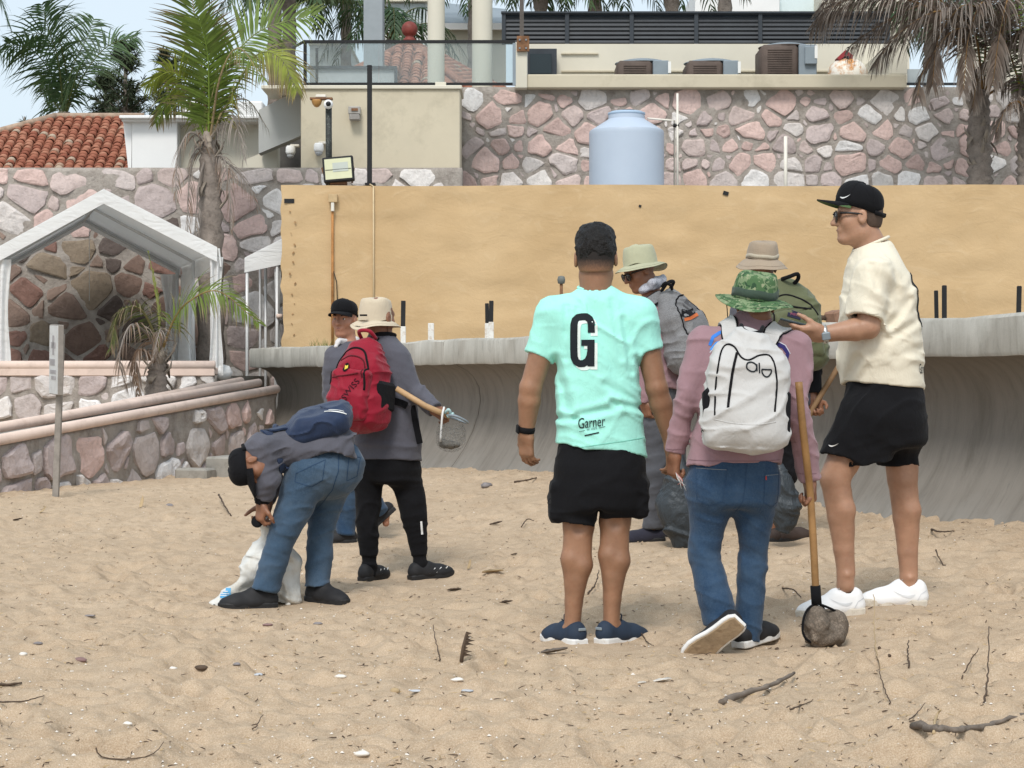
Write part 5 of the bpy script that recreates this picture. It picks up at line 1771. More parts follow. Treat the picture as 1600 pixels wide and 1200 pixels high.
def sdf_mesh(name, ops, h, mat, parent=None, shell=0.0, disp=None, smooth_it=1, lo=None, hi=None):
 los = [op[1].lo for op in ops if op[0] == 'u']; his = [op[1].hi for op in ops if op[0] == 'u']
 lo = np.min(los, 0) - 4 * h if lo is None else np.array(lo); hi = np.max(his, 0) + 4 * h if hi is None else np.array(hi)
 B = 6
 nb = np.maximum(1, np.ceil((hi - lo) / (h * B)).astype(int))
 ii = np.stack(np.meshgrid(*[np.arange(n) for n in nb], indexing='ij'), -1).reshape(-1, 3)
 C = (lo + (ii + .5) * (h * B)).astype(F32)
 dc = sdf_eval(ops, C)
 thr = h * B * .866 * 1.35 + 2.5 * h + (shell if shell else 0)
 act = np.abs(dc) < thr
 n = nb * B
 D = np.ones(tuple(n), dtype=F32)
 sg = np.sign(dc).reshape(tuple(nb))
 if shell: sg = np.abs(sg)
 D *= np.repeat(np.repeat(np.repeat(sg, B, 0), B, 1), B, 2)
 off = np.stack(np.meshgrid(*[np.arange(B)] * 3, indexing='ij'), -1).reshape(-1, 3)
 idx = (ii[act][:, None, :] * B + off[None]).reshape(-1, 3)
 P = (lo + idx * h).astype(F32)
 d = sdf_eval(ops, P)
 if disp is not None: d = d + disp(P).astype(F32)
 if shell:
  du = sdf_eval(ops, P, True)
  if disp is not None: du = du + disp(P).astype(F32)
  d = np.maximum(d, -(du + shell))
 D[idx[:, 0], idx[:, 1], idx[:, 2]] = d
 # surface nets
 S = D < 0
 a = S[:-1, :-1, :-1].astype(np.int8)
 tot = a.copy()
 corners = [(0, 0, 0), (1, 0, 0), (0, 1, 0), (1, 1, 0), (0, 0, 1), (1, 0, 1), (0, 1, 1), (1, 1, 1)]
 for c in corners[1:]:
  tot += S[c[0]:n[0] - 1 + c[0], c[1]:n[1] - 1 + c[1], c[2]:n[2] - 1 + c[2]]
 cell = np.argwhere((tot > 0) & (tot < 8))
 vid = np.full(tuple(n - 1), -1, dtype=np.int32)
 vid[cell[:, 0], cell[:, 1], cell[:, 2]] = np.arange(len(cell))
 vals = [D[cell[:, 0] + c[0], cell[:, 1] + c[1], cell[:, 2] + c[2]] for c in corners]
 acc = np.zeros((len(cell), 3)); cnt = np.zeros(len(cell))
 for i in range(8):
  for ax in range(3):
   if corners[i][ax]: continue
   j = corners.index(tuple(corners[i][k] + (k == ax) for k in range(3)))
   va, vb = vals[i], vals[j]
   m = (va < 0) != (vb < 0)
   t = np.where(m, va / np.where(m, va - vb, 1), 0)
   p = np.zeros((len(cell), 3))
   for k in range(3): p[:, k] = corners[i][k] + (t if k == ax else 0)
   acc += p * m[:, None]; cnt += m
 V = lo + (cell + acc / np.maximum(cnt, 1)[:, None]) * h
 faces = []
 for ax in range(3):
  sl0 = [slice(None)] * 3; sl1 = [slice(None)] * 3
  sl0[ax] = slice(0, n[ax] - 1); sl1[ax] = slice(1, n[ax])
  A, Bv = S[tuple(sl0)], S[tuple(sl1)]
  e = np.argwhere(A != Bv)
  b, c = (ax + 1) % 3, (ax + 2) % 3
  ok = (e[:, b] > 0) & (e[:, c] > 0) & (e[:, b] < n[b] - 1) & (e[:, c] < n[c] - 1)
  e = e[ok]
  flip = A[e[:, 0], e[:, 1], e[:, 2]]
  q = []
  for db, dc_ in ((-1, -1), (0, -1), (0, 0), (-1, 0)):
   f = e.copy(); f[:, b] += db; f[:, c] += dc_
   q.append(vid[f[:, 0], f[:, 1], f[:, 2]])
  Q = np.stack(q, 1)
  Q[~flip] = Q[~flip][:, ::-1]
  faces.append(Q)
 Q = np.concatenate(faces)
 Q = Q[(Q >= 0).all(1)]
 # light relaxation
 for _ in range(smooth_it):
  s_ = np.zeros_like(V); c_ = np.zeros(len(V))
  for i in range(4):
   a_, b_ = Q[:, i], Q[:, (i + 1) % 4]
   for k in range(3): s_[:, k] += np.bincount(a_, V[b_, k], len(V))
   c_ += np.bincount(a_, minlength=len(V))
   for k in range(3): s_[:, k] += np.bincount(b_, V[a_, k], len(V))
   c_ += np.bincount(b_, minlength=len(V))
  V = np.where(c_[:, None] > 0, V * .5 + .5 * s_ / np.maximum(c_, 1)[:, None], V)
 return mesh_np(name, V, Q, mat, parent, True)


def frame(z, x):
 """columns x, y, z from a main axis z and a hint for x"""
 z = unit(z); x = Vector(x); x = (x - z * x.dot(z)).normalized(); y = z.cross(x)
 return x, y, z


def Rm(x, y, z): return np.array([[x[i], y[i], z[i]] for i in range(3)], dtype=F32)


# ---------------------------------------------------------------- hands, heads, legs
def hand_ops(wrist, along, palm, thumb, curl=(.3, .35, .3), scale=1.0, spread=.06, tcurl=.25, index=None, tout=.62):
 """palm, four fingers of unequal length and a thumb; palm = the way the palm faces, thumb = the side of the thumb"""
 f = unit(along); n = Vector(palm); n = (n - f * n.dot(f)).normalized()
 t = f.cross(n)
 if t.dot(Vector(thumb)) < 0: t = -t
 S = scale
 w = Vector(wrist)
 ops = [('u', Rc(w - f * .03 * S, w + f * .015 * S, .027 * S, .026 * S, (n, .78)), .02)]
 R = Rm(t, n, f)
 ops.append(('u', Box(w + f * .052 * S, (.039 * S, .0145 * S, .046 * S), R, .0135 * S), .022 * S))
 ops.append(('u', Rc(w + f * .02 * S + t * .022 * S + n * .006 * S, w + f * .06 * S + t * .03 * S + n * .008 * S, .017 * S, .013 * S), .015 * S))
 for k, (o, L) in enumerate(((.029, .070), (.0095, .080), (-.0105, .075), (-.029, .059))):
  c = curl if not (k == 0 and index is not None) else index
  p = w + f * (.090 - .004 * abs(k - 1)) * S + t * o * S
  d = (f + t * spread * (1.5 - k)).normalized()
  side = d.cross(n).normalized()
  a = 0.0
  rr = (.0098, .0092, .0085, .0072)
  prev = p - d * .012 * S
  ops.append(('u', Rc(prev, p, rr[0] * S, rr[0] * S), .008 * S))
  for j, seg in enumerate((.46, .30, .24)):
   a += c[j] * (1 + .06 * (k - 1.5))
   q = p + (d * math.cos(a) + n * math.sin(a)) * L * S * seg
   ops.append(('u', Rc(p, q, rr[j] * S, rr[j + 1] * S), .0035 * S))
   p = q
 p = w + f * .026 * S + t * .033 * S + n * .004 * S
 d = (f * .62 + t * tout + n * .35).normalized()
 a = 0
 for j, (L, r0, r1) in enumerate(((.040, .0135, .0115), (.031, .0113, .0102), (.026, .0102, .0082))):
  dd = (d * math.cos(a) + (f * .55 - t * .55 + n * .62).normalized() * math.sin(a)).normalized()
  q = p + dd * L * S
  ops.append(('u', Rc(p, q, r0 * S, r1 * S), .006 * S if j else .014 * S))
  p = q; a += tcurl
 return ops


def head_frame(c, fwd, up=(0, 0, 1)):
 f = unit(fwd); u = Vector(up); u = (u - f * u.dot(f)).normalized(); r = f.cross(u)
 return Vector(c), f, u, r


def head_ops(hf, S=1.0, mouth=0.0, fat=1.0):
 c, f, u, r = hf
 R = Rm(r, f, u)
 g = lambda x, y, z: c + r * (x * S) + f * (y * S) + u * (z * S)
 ops = [('u', Ell(g(0, -.012, .032), (.073 * S, .092 * S, .086 * S), R), 0),
   ('u', Ell(g(0, .022, -.032), (.060 * S * fat, .066 * S, .078 * S), R), .03 * S),
   ('u', Ell(g(0, .070, -.090), (.027 * S * fat, .024 * S, .021 * S), R), .022 * S),
   ('u', Rc(g(-.040, -.008, -.068), g(-.02, .055, -.092), .022 * S * fat, .018 * S), .025 * S),
   ('u', Rc(g(.040, -.008, -.068), g(.02, .055, -.092), .022 * S * fat, .018 * S), .025 * S),
   ('u', Rc(g(-.034, .070, .030), g(.034, .070, .030), .013 * S, .013 * S), .022 * S)]
 for s in (-1, 1):
  ops.append(('s', Ell(g(.031 * s, .096, .010), (.019 * S, .015 * S, .012 * S), R), .014 * S))
  ops.append(('u', Ell(g(.040 * s, .052, -.020), (.024 * S, .024 * S, .022 * S), R), .022 * S))
 ops += [('u', Rc(g(0, .084, .016), g(0, .109, -.022), .0085 * S, .0130 * S), .012 * S),
   ('u', Ell(g(-.011, .094, -.027), (.009 * S, .010 * S, .008 * S), R), .006 * S), ('u', Ell(g(.011, .094, -.027), (.009 * S, .010 * S, .008 * S), R), .006 * S),
   ('u', Rc(g(-.019, .079, -.054), g(.019, .079, -.054), .010 * S, .010 * S), .016 * S)]
 up_, lo_ = -.052, -.064 - mouth
 ops += [('u', Rc(g(-.016, .089, up_), g(.016, .089, up_), .0062 * S, .0062 * S), .006 * S), ('u', Rc(g(-.014, .087 - mouth * .4, lo_), g(.014, .087 - mouth * .4, lo_), .0070 * S, .0070 * S), .006 * S)]
 ops.append(('s', Rc(g(-.017, .098, (up_ + lo_) / 2), g(.017, .098, (up_ + lo_) / 2), .0025 * S + mouth * .45, .0025 * S + mouth * .45), .003 * S))
 for s in (-1, 1):
  ops.append(('u', Ell(g(.078 * s, -.008, -.004), (.010 * S, .020 * S, .032 * S), R), .007 * S))
  ops.append(('s', Ell(g(.088 * s, -.004, .000), (.007 * S, .010 * S, .019 * S), R), .005 * S))
 return ops


def lips(person, hf, S=1.0, mouth=0.0, c=(.30, .125, .10)):
 o, f, u, r = hf
 g = lambda x, y, z: o + r * (x * S) + f * (y * S) + u * (z * S)
 mb = MB(); mb.tube([g(-.021, .083, -.055), g(-.008, .0920, -.0520), g(0, .0925, -.0528), g(.008, .0920, -.0520), g(.021, .083, -.055)], [.0025, .0042, .0040, .0042, .0025], 7)
 mb.tube([g(-.018, .083, -.061 - mouth), g(0, .0905 - mouth * .4, -.0645 - mouth), g(.018, .083, -.061 - mouth)], [.0025, .0050, .0025], 7)
 l_ = mb.build('lips', plain('lip_skin', c, .5, .1), person, True)


def neck_ops(base, hf, r=.056):
 c, f, u, rr = hf
 return [('u', Rc(base, c - u * .055 - f * .022, r * 1.06, r, (rr, .97)), .035)]


def leg_ops(hip, knee, ankle, back, S=1.0, k=1.0):
 """thigh, hollow of the knee, two-headed calf, shin, heel tendon and ankle bones"""
 hip, knee, ankle, back = Vector(hip), Vector(knee), Vector(ankle), unit(back)
 ax = (ankle - knee).normalized(); lat = back.cross(ax).normalized()
 P = lambda f, b_, l_: knee.lerp(ankle, f) + back * (b_ * S) + lat * (l_ * S)
 o = [('u', Rc(hip, knee, .070 * S, .058 * S), .03), ('u', Rc(knee, P(.40, .002, 0), .056 * S, .046 * S), .01), ('u', Rc(P(.40, .002, 0), P(.74, -.001, 0), .046 * S, .033 * S), .01), ('u', Rc(P(.74, -.001, 0), ankle, .033 * S, .0300 * S), .01),
   ('u', Rc(P(.12, .010, .018), P(.37, .019, .021), .026 * k * S, .036 * k * S), .022), ('u', Rc(P(.37, .019, .021), P(.64, .010, .008), .036 * k * S, .022 * S), .022),
   ('u', Rc(P(.12, .010, -.017), P(.32, .019, -.021), .026 * k * S, .034 * k * S), .022), ('u', Rc(P(.32, .019, -.021), P(.58, .012, -.008), .034 * k * S, .022 * S), .022),
   ('u', Rc(P(.52, .024, 0), P(.98, .020, 0), .018 * S, .0105 * S), .03), ('s', Ell(P(.015, .064, 0), (.018 * S,) * 3), .03),
   ('u', Ell(P(.985, .0, .028), (.0105 * S,) * 3), .012), ('u', Ell(P(1.0, .002, -.028), (.0105 * S,) * 3), .012), ('u', Rc(ankle, ankle + Vector((0, 0, -.05)), .0305 * S, .033 * S), .01)]
 return o


def arm_ops(sh, el, wr, S=1.0, up=1.0):
 sh, el, wr = Vector(sh), Vector(el), Vector(wr)
 m = el.lerp(wr, .28)
 d = sh.lerp(el, .5)
 return [('u', Rc(sh, d, .050 * S * up, .049 * S * up), .03), ('u', Rc(d, el, .049 * S * up, .040 * S), .01), ('u', Rc(el, m, .040 * S, .0425 * S), .008), ('u', Rc(m, wr, .0425 * S, .0275 * S), .008), ('u', Ell(el, (.0405 * S,) * 3), .012)]


def stand(ankle, fdir, L=.28, z=-.008, back=.070):
 """heel and toe of a shoe standing on the sand under this ankle"""
 f = Vector((fdir[0], fdir[1], 0)).normalized()
 h = Vector((ankle[0], ankle[1], 0)) - f * back
 t = h + f * L
 h.z = gz(h.x, h.y) * .5 + gz(ankle[0], ankle[1]) * .5 + z
 t.z = h.z * .4 + gz(t.x, t.y) * .6 + z
 return h, t


def shoe(person, heel, toe, up=(0, 0, 1), mat=None, sole_mat=None, L=None, collar=.085, width=.094, lace=None, sole_h=.030, name='shoe', tip=.0, collar_mat=None, laces=True):
 """a training shoe: shaped sole, upper with an open collar, tongue and laces"""
 heel, toe = Vector(heel), Vector(toe)
 f = toe - heel; L = L or f.length; f.normalize()
 u = Vector(up); u = (u - f * u.dot(f)).normalized(); r = f.cross(u)
 g = lambda x, y, z: heel + r * x + f * y * L + u * z
 w = width / 2
 ops = [('u', Rc(g(0, .13, .042), g(0, .42, .040), w * .82, w * .86, (u, .9)), .02), ('u', Rc(g(0, .40, .036), g(0, .72, .030), w * .88, w * 1.0, (u, .80)), .03),
   ('u', Rc(g(0, .70, .030), g(.003, .85, .027), w * .98, w * .84, (u, .74)), .03),
   ('u', Rc(g(0, .11, .05), g(0, .13, collar - .026), w * .72, w * .66), .025), ('u', Rc(g(0, .34, .055), g(0, .40, collar - .020), w * .66, w * .54), .03),
   ('u', Rc(g(0, .38, collar - .022), g(0, .66, .045), w * .58, w * .68), .025),
   ('u', Rc(g(0, .14, collar - .022), g(0, .38, collar - .024), w * .74, w * .70), .02),
   ('i', Cut(heel + u * .010, -u), 0)]
 ops.append(('s', Rc(g(0, .20, collar - .02), g(0, .27, collar + .03), w * .55, w * .58), .008))
 o = sdf_mesh(name, ops, .0058, mat, person)
 # sole: outline swept, its edge a little proud of the upper
 out = [(.0, .62), (.06, .78), (.16, .84), (.32, .80), (.46, .84), (.62, 1.0), (.76, 1.04), (.88, .88), (.96, .58), (1.0, .20)]
 vs, fs = [], []
 ring = [(x, y) for y, x in out] + [(-x, y) for y, x in reversed(out)]
 n = len(ring)
 for z, k in ((0.0, .97), (.004, 1.03), (sole_h * .8, 1.05), (sole_h, 1.0)):
  for x, y in ring:
   rise = tip * max(0, (y - .7) / .3) ** 2
   vs.append(g(x * w * k * 1.02, .5 + (y - .5) * (1 + (k - 1) * .5), z + rise))
 for i in range(3):
  for j in range(n):
   j2 = (j + 1) % n
   fs.append((i * n + j, i * n + j2, (i + 1) * n + j2, (i + 1) * n + j))
 fs.append(tuple(range(n))[::-1]); fs.append(tuple(3 * n + j for j in range(n)))
 fs = [q[::-1] for q in fs]
 so = mesh('sole', vs, fs, sole_mat, o, False)
 if laces and lace is not None:
  mb = MB()
  for k in range(4):
   y = .42 + k * .075; z = collar - .012 - k * .0125
   mb.tube([g(-w * .55, y, z - .016), g(-w * .3, y + .005, z + .006), g(w * .3, y + .012, z + .006), g(w * .55, y, z - .016)], .0045, 6)
  mb.tube([g(-.012, .40, collar + .006), g(-.03, .36, collar + .018), g(-.012, .39, collar + .004)], .003, 5)
  mb.tube([g(.012, .40, collar + .006), g(.03, .36, collar + .014), g(.012, .39, collar + .004)], .003, 5)
  mb.build('lace', lace, o, True)
 return o


def cloth_disp(amp=.006, fx=13, fz=4.5, seed=0.0, amp2=.0025, tilt=(0.0, 0.0)):
 """hanging cloth: long soft folds, with narrow creases that branch across them"""
 def f(P):
  x = P[:, 0] + tilt[0] * P[:, 2]; z = P[:, 2] + tilt[1] * P[:, 0]
  w = vnoise(np.stack([x * 3 + seed, P[:, 1] * 3, z * 3], 1)) * .5
  a = vnoise(np.stack([x * fx + w * 3 + seed, P[:, 1] * fx * .6, z * fz + w], 1))
  c = vnoise(np.stack([x * fx * .7 - z * fz * 1.3 + seed + 3 + w * 2, P[:, 1] * fx * .5, z * fz * 1.7 + w], 1))
  b = vnoise(np.stack([x * 8 + seed + 7 + w, P[:, 1] * 8, z * 20 + 4 * w], 1))
  m = .5 + .5 * vnoise(P * 3.1 + seed)
  ridge = 1 - np.minimum(1, np.abs(c) * 3.2)
  ridge2 = 1 - np.minimum(1, np.abs(b) * 2.6)
  return -1.4 * (amp * 1.0 * a + amp * 1.25 * m * (ridge ** 1.5 - .3) + amp2 * 1.5 * (1 - m) * (ridge2 ** 1.5 - .35) * 1.6)
 return f


def bvh_of(*obs):
 V, F = [], []
 for o in obs:
  b = len(V)
  mw = world_of(o)
  V += [mw @ v.co for v in o.data.vertices]
  F += [tuple(i + b for i in p.vertices) for p in o.data.polygons]
 return BVHTree.FromPolygons(V, F)


def world_of(o):
 m = Matrix.Identity(4); chain = []
 while o is not None: chain.append(o); o = o.parent
 for q in reversed(chain):
  loc = Matrix.LocRotScale(q.location, q.rotation_euler, q.scale)
  m = m @ (q.matrix_parent_inverse @ loc if q.parent else loc)
 return m


def decal(name, pts2, faces, place, bvh, direction, mat, parent, lift=.0025, reach=.6):
 """flat print laid on a curved surface: place(u, v) gives a point in front of it, the print falls along 'direction'"""
 d = unit(direction)
 vs, ok = [], []
 for u, v in pts2:
  p = place(u, v)
  hit = bvh.ray_cast(p - d * reach, d, reach * 2.5)
  ok.append(hit[0] is not None)
  n = hit[1] if ok[-1] else -d
  if ok[-1] and n.dot(d) > 0: n = -n
  vs.append(hit[0] - d * lift * .4 + n * lift * .6 if ok[-1] else p)
 return mesh(name, vs, [f for f in faces if all(ok[i] for i in f)], mat, parent, True)


def stroke(path, w, step, closed=False):
 """a band of width w along a 2-D path, cut into short cells; returns points and quads"""
 P = [Vector((p[0], p[1])) for p in path]
 if closed: P.append(P[0])
 Q = []
 for a, b in zip(P[:-1], P[1:]):
  n = max(1, int((b - a).length / step))
  Q += [a.lerp(b, i / n) for i in range(n)]
 Q.append(P[-1])
 pts, fs = [], []
 for i, p in enumerate(Q):
  if closed and (i == 0 or i == len(Q) - 1): t = (Q[1] - Q[-2]).normalized()
  else: t = (Q[min(i + 1, len(Q) - 1)] - Q[max(i - 1, 0)]).normalized()
  nrm = Vector((-t.y, t.x))
  for k in (-.5, 0, .5): pts.append(tuple(p + nrm * (k * w)))
 for i in range(len(Q) - 1):
  for k in range(2):
   fs.append((i * 3 + k, (i + 1) * 3 + k, (i + 1) * 3 + k + 1, i * 3 + k + 1))
 return pts, fs


def text_shape(body, size, sx=1.0, shear=0.0):
 cu = bpy.data.curves.new('lettering', 'FONT')
 cu.body = body; cu.size = size; cu.align_x = 'CENTER'; cu.align_y = 'CENTER'; cu.resolution_u = 3; cu.shear = shear
 o = bpy.data.objects.new('lettering', cu); COL.objects.link(o)
 dg = bpy.context.evaluated_depsgraph_get(); dg.update()
 me = o.evaluated_get(dg).to_mesh()
 pts = [(v.co.x * sx, v.co.y) for v in me.vertices]; fs = [tuple(p.vertices) for p in me.polygons]
 o.evaluated_get(dg).to_mesh_clear()
 bpy.data.objects.remove(o); bpy.data.curves.remove(cu)
 return pts, fs


def px_print(D, bvh_name=None):
 return lambda u, v: W(u, v, D)


# ---------------------------------------------------------------- materials of people
def skin(name, c, deep=None):
 t = NT(name).set(.47, 0, .4)
 v = t.coord('Object')
 col = t.ramp(t.noise(v, 9, 5, .6), [(.3, tuple(x * .78 for x in c)), (.7, tuple(x * 1.14 for x in c))])
 col = t.mix(t.ramp(t.noise(v, 60, 3, .6), [(.5, 0.0), (.8, .35)]), col, deep or (c[0] * .8, c[1] * .6, c[2] * .55))
 t.base(col)
 t.b.inputs['Subsurface Weight'].default_value = .06
 t.b.inputs['Subsurface Radius'].default_value = (.012, .005, .003)
 b = t.bump(t.noise(v, 30, 4, .6), .18, .006)
 t.bump(t.noise(v, 180, 3, .6), .2, .0015, b)
 return t.m


def cloth(name, c, var=.10, weave=420, rough=.9, bump=.25, heather=None, sheen=.15, scale=5, wear=None):
 t = NT(name).set(rough, 0, .15)
 v = t.coord('Object')
 col = t.ramp(t.noise(v, scale, 5, .6), [(.3, tuple(x * (1 - var) for x in c)), (.7, tuple(x * (1 + var) for x in c))])
 if heather: col = t.mix(t.ramp(t.noise(v, 160, 2, .6), [(.4, 0.0), (.65, .7)]), col, heather)
 if wear: col = t.mix(t.ramp(t.noise(v, 4.5, 5, .65), [(.45, 0.0), (.72, .65)]), col, wear)
 t.base(col)
 try: t.b.inputs['Sheen Weight'].default_value = sheen
 except Exception: pass
 b = t.bump(t.noise(t.coord('Object', (1, 1, .55)), 24, 5, .6, 1.0), .5, .010)
 t.bump(t.noise(v, weave, 2, .5), bump, .0012, b)
 return t.m


def camo():
 t = NT('green_camouflage').set(.9, 0, .15)
 v = t.coord('Object')
 a = t.noise(v, 26, 3, .6, .5); b = t.noise(v, 33, 3, .6, .8); c_ = t.noise(v, 45, 3, .6, .2)
 col = t.mix(t.ramp(a, [(.49, 0.0), (.51, 1.0)]), (.075, .145, .065), (.19, .255, .14))
 col = t.mix(t.ramp(b, [(.56, 0.0), (.58, 1.0)]), col, (.035, .075, .04))
 col = t.mix(t.ramp(c_, [(.60, 0.0), (.62, 1.0)]), col, (.28, .31, .19))
 t.base(col)
 t.bump(t.noise(v, 300, 2), .25, .001)
 return t.m


S_TAN = skin('tan_skin', (.30, .158, .092))
S_BROWN = skin('brown_skin', (.25, .115, .065))
S_FAIR = skin('light_tan_skin', (.41, .228, .145))
S_FACE = skin('sunburnt_skin', (.40, .19, .12))
M_HAIR = plain('black_hair', (.010, .0085, .008), .5, .3, 30, 1.0, .010, 120)
def fade_mat():
 t = NT('graded_nape').set(.7, 0, .25)
 tc = t.n('ShaderNodeTexCoord'); s = t.n('ShaderNodeSeparateXYZ'); t.l(tc.outputs['Generated'], s.inputs[0])
 n = t.n('ShaderNodeMath', operation='MULTIPLY_ADD'); t.l(t.noise(t.coord('Object'), 160, 3, .7), n.inputs[0]); n.inputs[1].default_value = .22; t.l(s.outputs[2], n.inputs[2])
 t.base(t.ramp(n.outputs[0], [(.15, (.27, .142, .084)), (.27, (.11, .065, .045)), (.40, (.018, .014, .012))]))
 return t.m


M_FADE = fade_mat()
M_STUB = plain('cropped_hair', (.075, .050, .037), .8, .2, 30, .5, .002, 260)
M_LENS = plain('dark_lens', (.012, .012, .014), .12, .1, 3, 0, spec=.6)
M_FRAME = plain('dark_frame', (.02, .018, .017), .35, .1, 3, 0)
C_BLACK = cloth('black_cloth', (.0075, .0075, .009), .15, sheen=.03)
C_INK = cloth('black_print', (.018, .022, .026), .1, sheen=0)
C_WHITEP = cloth('white_print', (.72, .80, .76), .04, sheen=0)
C_MINT = cloth('mint_cotton', (.36, .78, .675), .04, 380)
C_CREAM = cloth('cream_cotton', (.72, .66, .53), .03, 380)
C_GREY = cloth('slate_grey_jersey', (.092, .092, .112), .12, 300)
C_MAUVE = cloth('dusty_mauve_jersey', (.30, .185, .205), .08, 300)
C_JEANS = cloth('blue_denim', (.020, .048, .098), .28, 260, heather=(.034, .066, .118), wear=(.062, .105, .165))
C_JEANS2 = cloth('mid_blue_denim', (.040, .074, .122), .22, 260, heather=(.055, .092, .142), wear=(.092, .135, .19))
C_GJEANS = cloth('grey_denim', (.085, .088, .10), .15, 260)
C_TANHAT = cloth('sand_cotton', (.56, .475, .355), .06, 300)
C_OLIVEHAT = cloth('pale_olive_cotton', (.40, .40, .275), .07, 300)
C_BRNHAT = cloth('brown_grey_cotton', (.34, .27, .20), .08, 300)
C_CAMO = camo()
R_WHITE = plain('white_rubber', (.74, .74, .73), .6, .06, 8, .1, .001, 90, dirt=(.55, .48, .38))
R_TAN = plain('tan_rubber', (.31, .225, .14), .85, .25, 14, .7, .005, 50, dirt=(.19, .13, .08))
R_BLACK = plain('black_rubber', (.02, .02, .021), .6, .2, 8, .1)
L_WHITE = plain('white_leather', (.80, .80, .80), .5, .03, 6, .1, .001, 120)
L_BLACK = plain('black_mesh_cloth', (.018, .018, .02), .7, .2, 20, .4, .001, 200)
L_NAVY = plain('navy_knit', (.022, .036, .062), .75, .15, 20, .4, .001, 200)
M_WOODH = plain('varnished_wood', (.30, .165, .065), .5, .25, 9, .2, .002, 50)
M_WOODL = plain('pale_wood_handle', (.50, .32, .17), .55, .2, 9, .2, .002, 50)
# ================================================================= HATS, BAGS, PRINTS
def ribbon(name, pts, w, th, mat, parent, bvh=None, lift=.006, n=26, nrm=None):
 """a strap of width w laid along pts; with a bvh it hugs that surface"""
 pa = catmull(pts, n)
 P, N = [], []
 for p in pa:
  if bvh is not None:
   loc, no, i, d = bvh.find_nearest(p)
   if loc is not None:
    if (p - loc).length > 1e-6 and no.dot(p - loc) < 0 and (p - loc).length < .02: pass
    P.append(loc + no * lift); N.append(no)
    continue
  P.append(p); N.append(Vector(nrm or (0, -1, 0)))
 for _ in range(2):
  P = [P[0]] + [(P[i - 1] + P[i] * 2 + P[i + 1]) / 4 for i in range(1, len(P) - 1)] + [P[-1]]
  N = [N[0]] + [(N[i - 1] + N[i] * 2 + N[i + 1]).normalized() for i in range(1, len(N) - 1)] + [N[-1]]
 vs, fs = [], []
 for i, p in enumerate(P):
  t = (P[min(i + 1, len(P) - 1)] - P[max(i - 1, 0)]).normalized()
  s = t.cross(N[i]).normalized()
  k = N[i]
  vs += [p - s * w / 2, p + s * w / 2, p + s * w / 2 * .96 + k * th, p - s * w / 2 * .96 + k * th]
 for i in range(len(P) - 1):
  for j in range(4):
   fs.append((i * 4 + j, i * 4 + (j + 1) % 4, (i + 1) * 4 + (j + 1) % 4, (i + 1) * 4 + j))
 fs += [(3, 2, 1, 0), tuple((len(P) - 1) * 4 + j for j in range(4))]
 return mesh(name, vs, fs, mat, parent, False)


def bucket_hat(person, hf, mat, band=None, R0=.098, crown=.10, brim=.062, droop=.035, tilt=(0, 0), wave=.008, up=.0, ph=0.0, lift=.035, band_h=.03, stiff=0.0, name='hat'):
 c, f, u, r = hf
 M = Matrix((r, f, u)).transposed()
 M = M @ Matrix.Rotation(tilt[0], 3, 'X') @ Matrix.Rotation(tilt[1], 3, 'Y')
 o = c + u * lift
 root = None
 def wob(v, w, i):
  return v + Vector((0, 0, .004 * math.sin(w * 3 + ph) + .003 * math.sin(w * 5 + 1 + ph)))
 T = R0 * .86
 prof = [(R0 + .001, 0), (R0, .004), (R0 * .985, crown * .45), (T * 1.04, crown * .85), (T * .98, crown * .97), (T * .86, crown * 1.03), (T * .5, crown * 1.06), (.0001, crown * 1.065)]
 inner = [(R0 - .006, 0.0)]
 mb = MB(); mb.lathe(inner + prof, o, 40, .92, 1.08, M, wob); hat = mb.build(name, mat, person, True)
 B = R0 + brim
 def wobb(v, w, i):
  k = (math.hypot(v.x, v.y) - R0 * .9) / brim
  return v + Vector((0, 0, k * (wave * math.sin(w * 2 + ph) + wave * .6 * math.sin(w * 3 + 2.1 * ph + 1)) + .002 * math.sin(w * 5)))
 pr = [(R0 - .004, .002), (R0 + brim * .35, -droop * .25), (R0 + brim * .75, -droop * .7), (B, -droop), (B + .002, -droop - .003), (R0 + brim * .7, -droop * .7 - .005), (R0 + brim * .3, -droop * .25 - .005), (R0 - .008, -.004)]
 mb = MB(); mb.lathe(pr, o, 56, .93, 1.07, M, wobb); b = mb.build('brim', mat, hat, True)
 mb = MB()
 for q in (.25, .5, .75): mb.lathe([(R0 + brim * q - .0008, -droop * (q * .92) + .0006), (R0 + brim * q, -droop * (q * .92) + .0018), (R0 + brim * q + .0008, -droop * (q * .92) + .0006)], o, 56, .93, 1.07, M, wobb)
 mb.build('stitching', mat, hat, True)
 if band is not None:
  mb = MB(); mb.lathe([(R0 + .0015, .008), (R0 + .004, .009), (R0 * .985 + .0045, .008 + band_h), (R0 * .98, .009 + band_h)], o, 40, .92, 1.08, M, wob); mb.build('band', band, hat, True)
 return hat


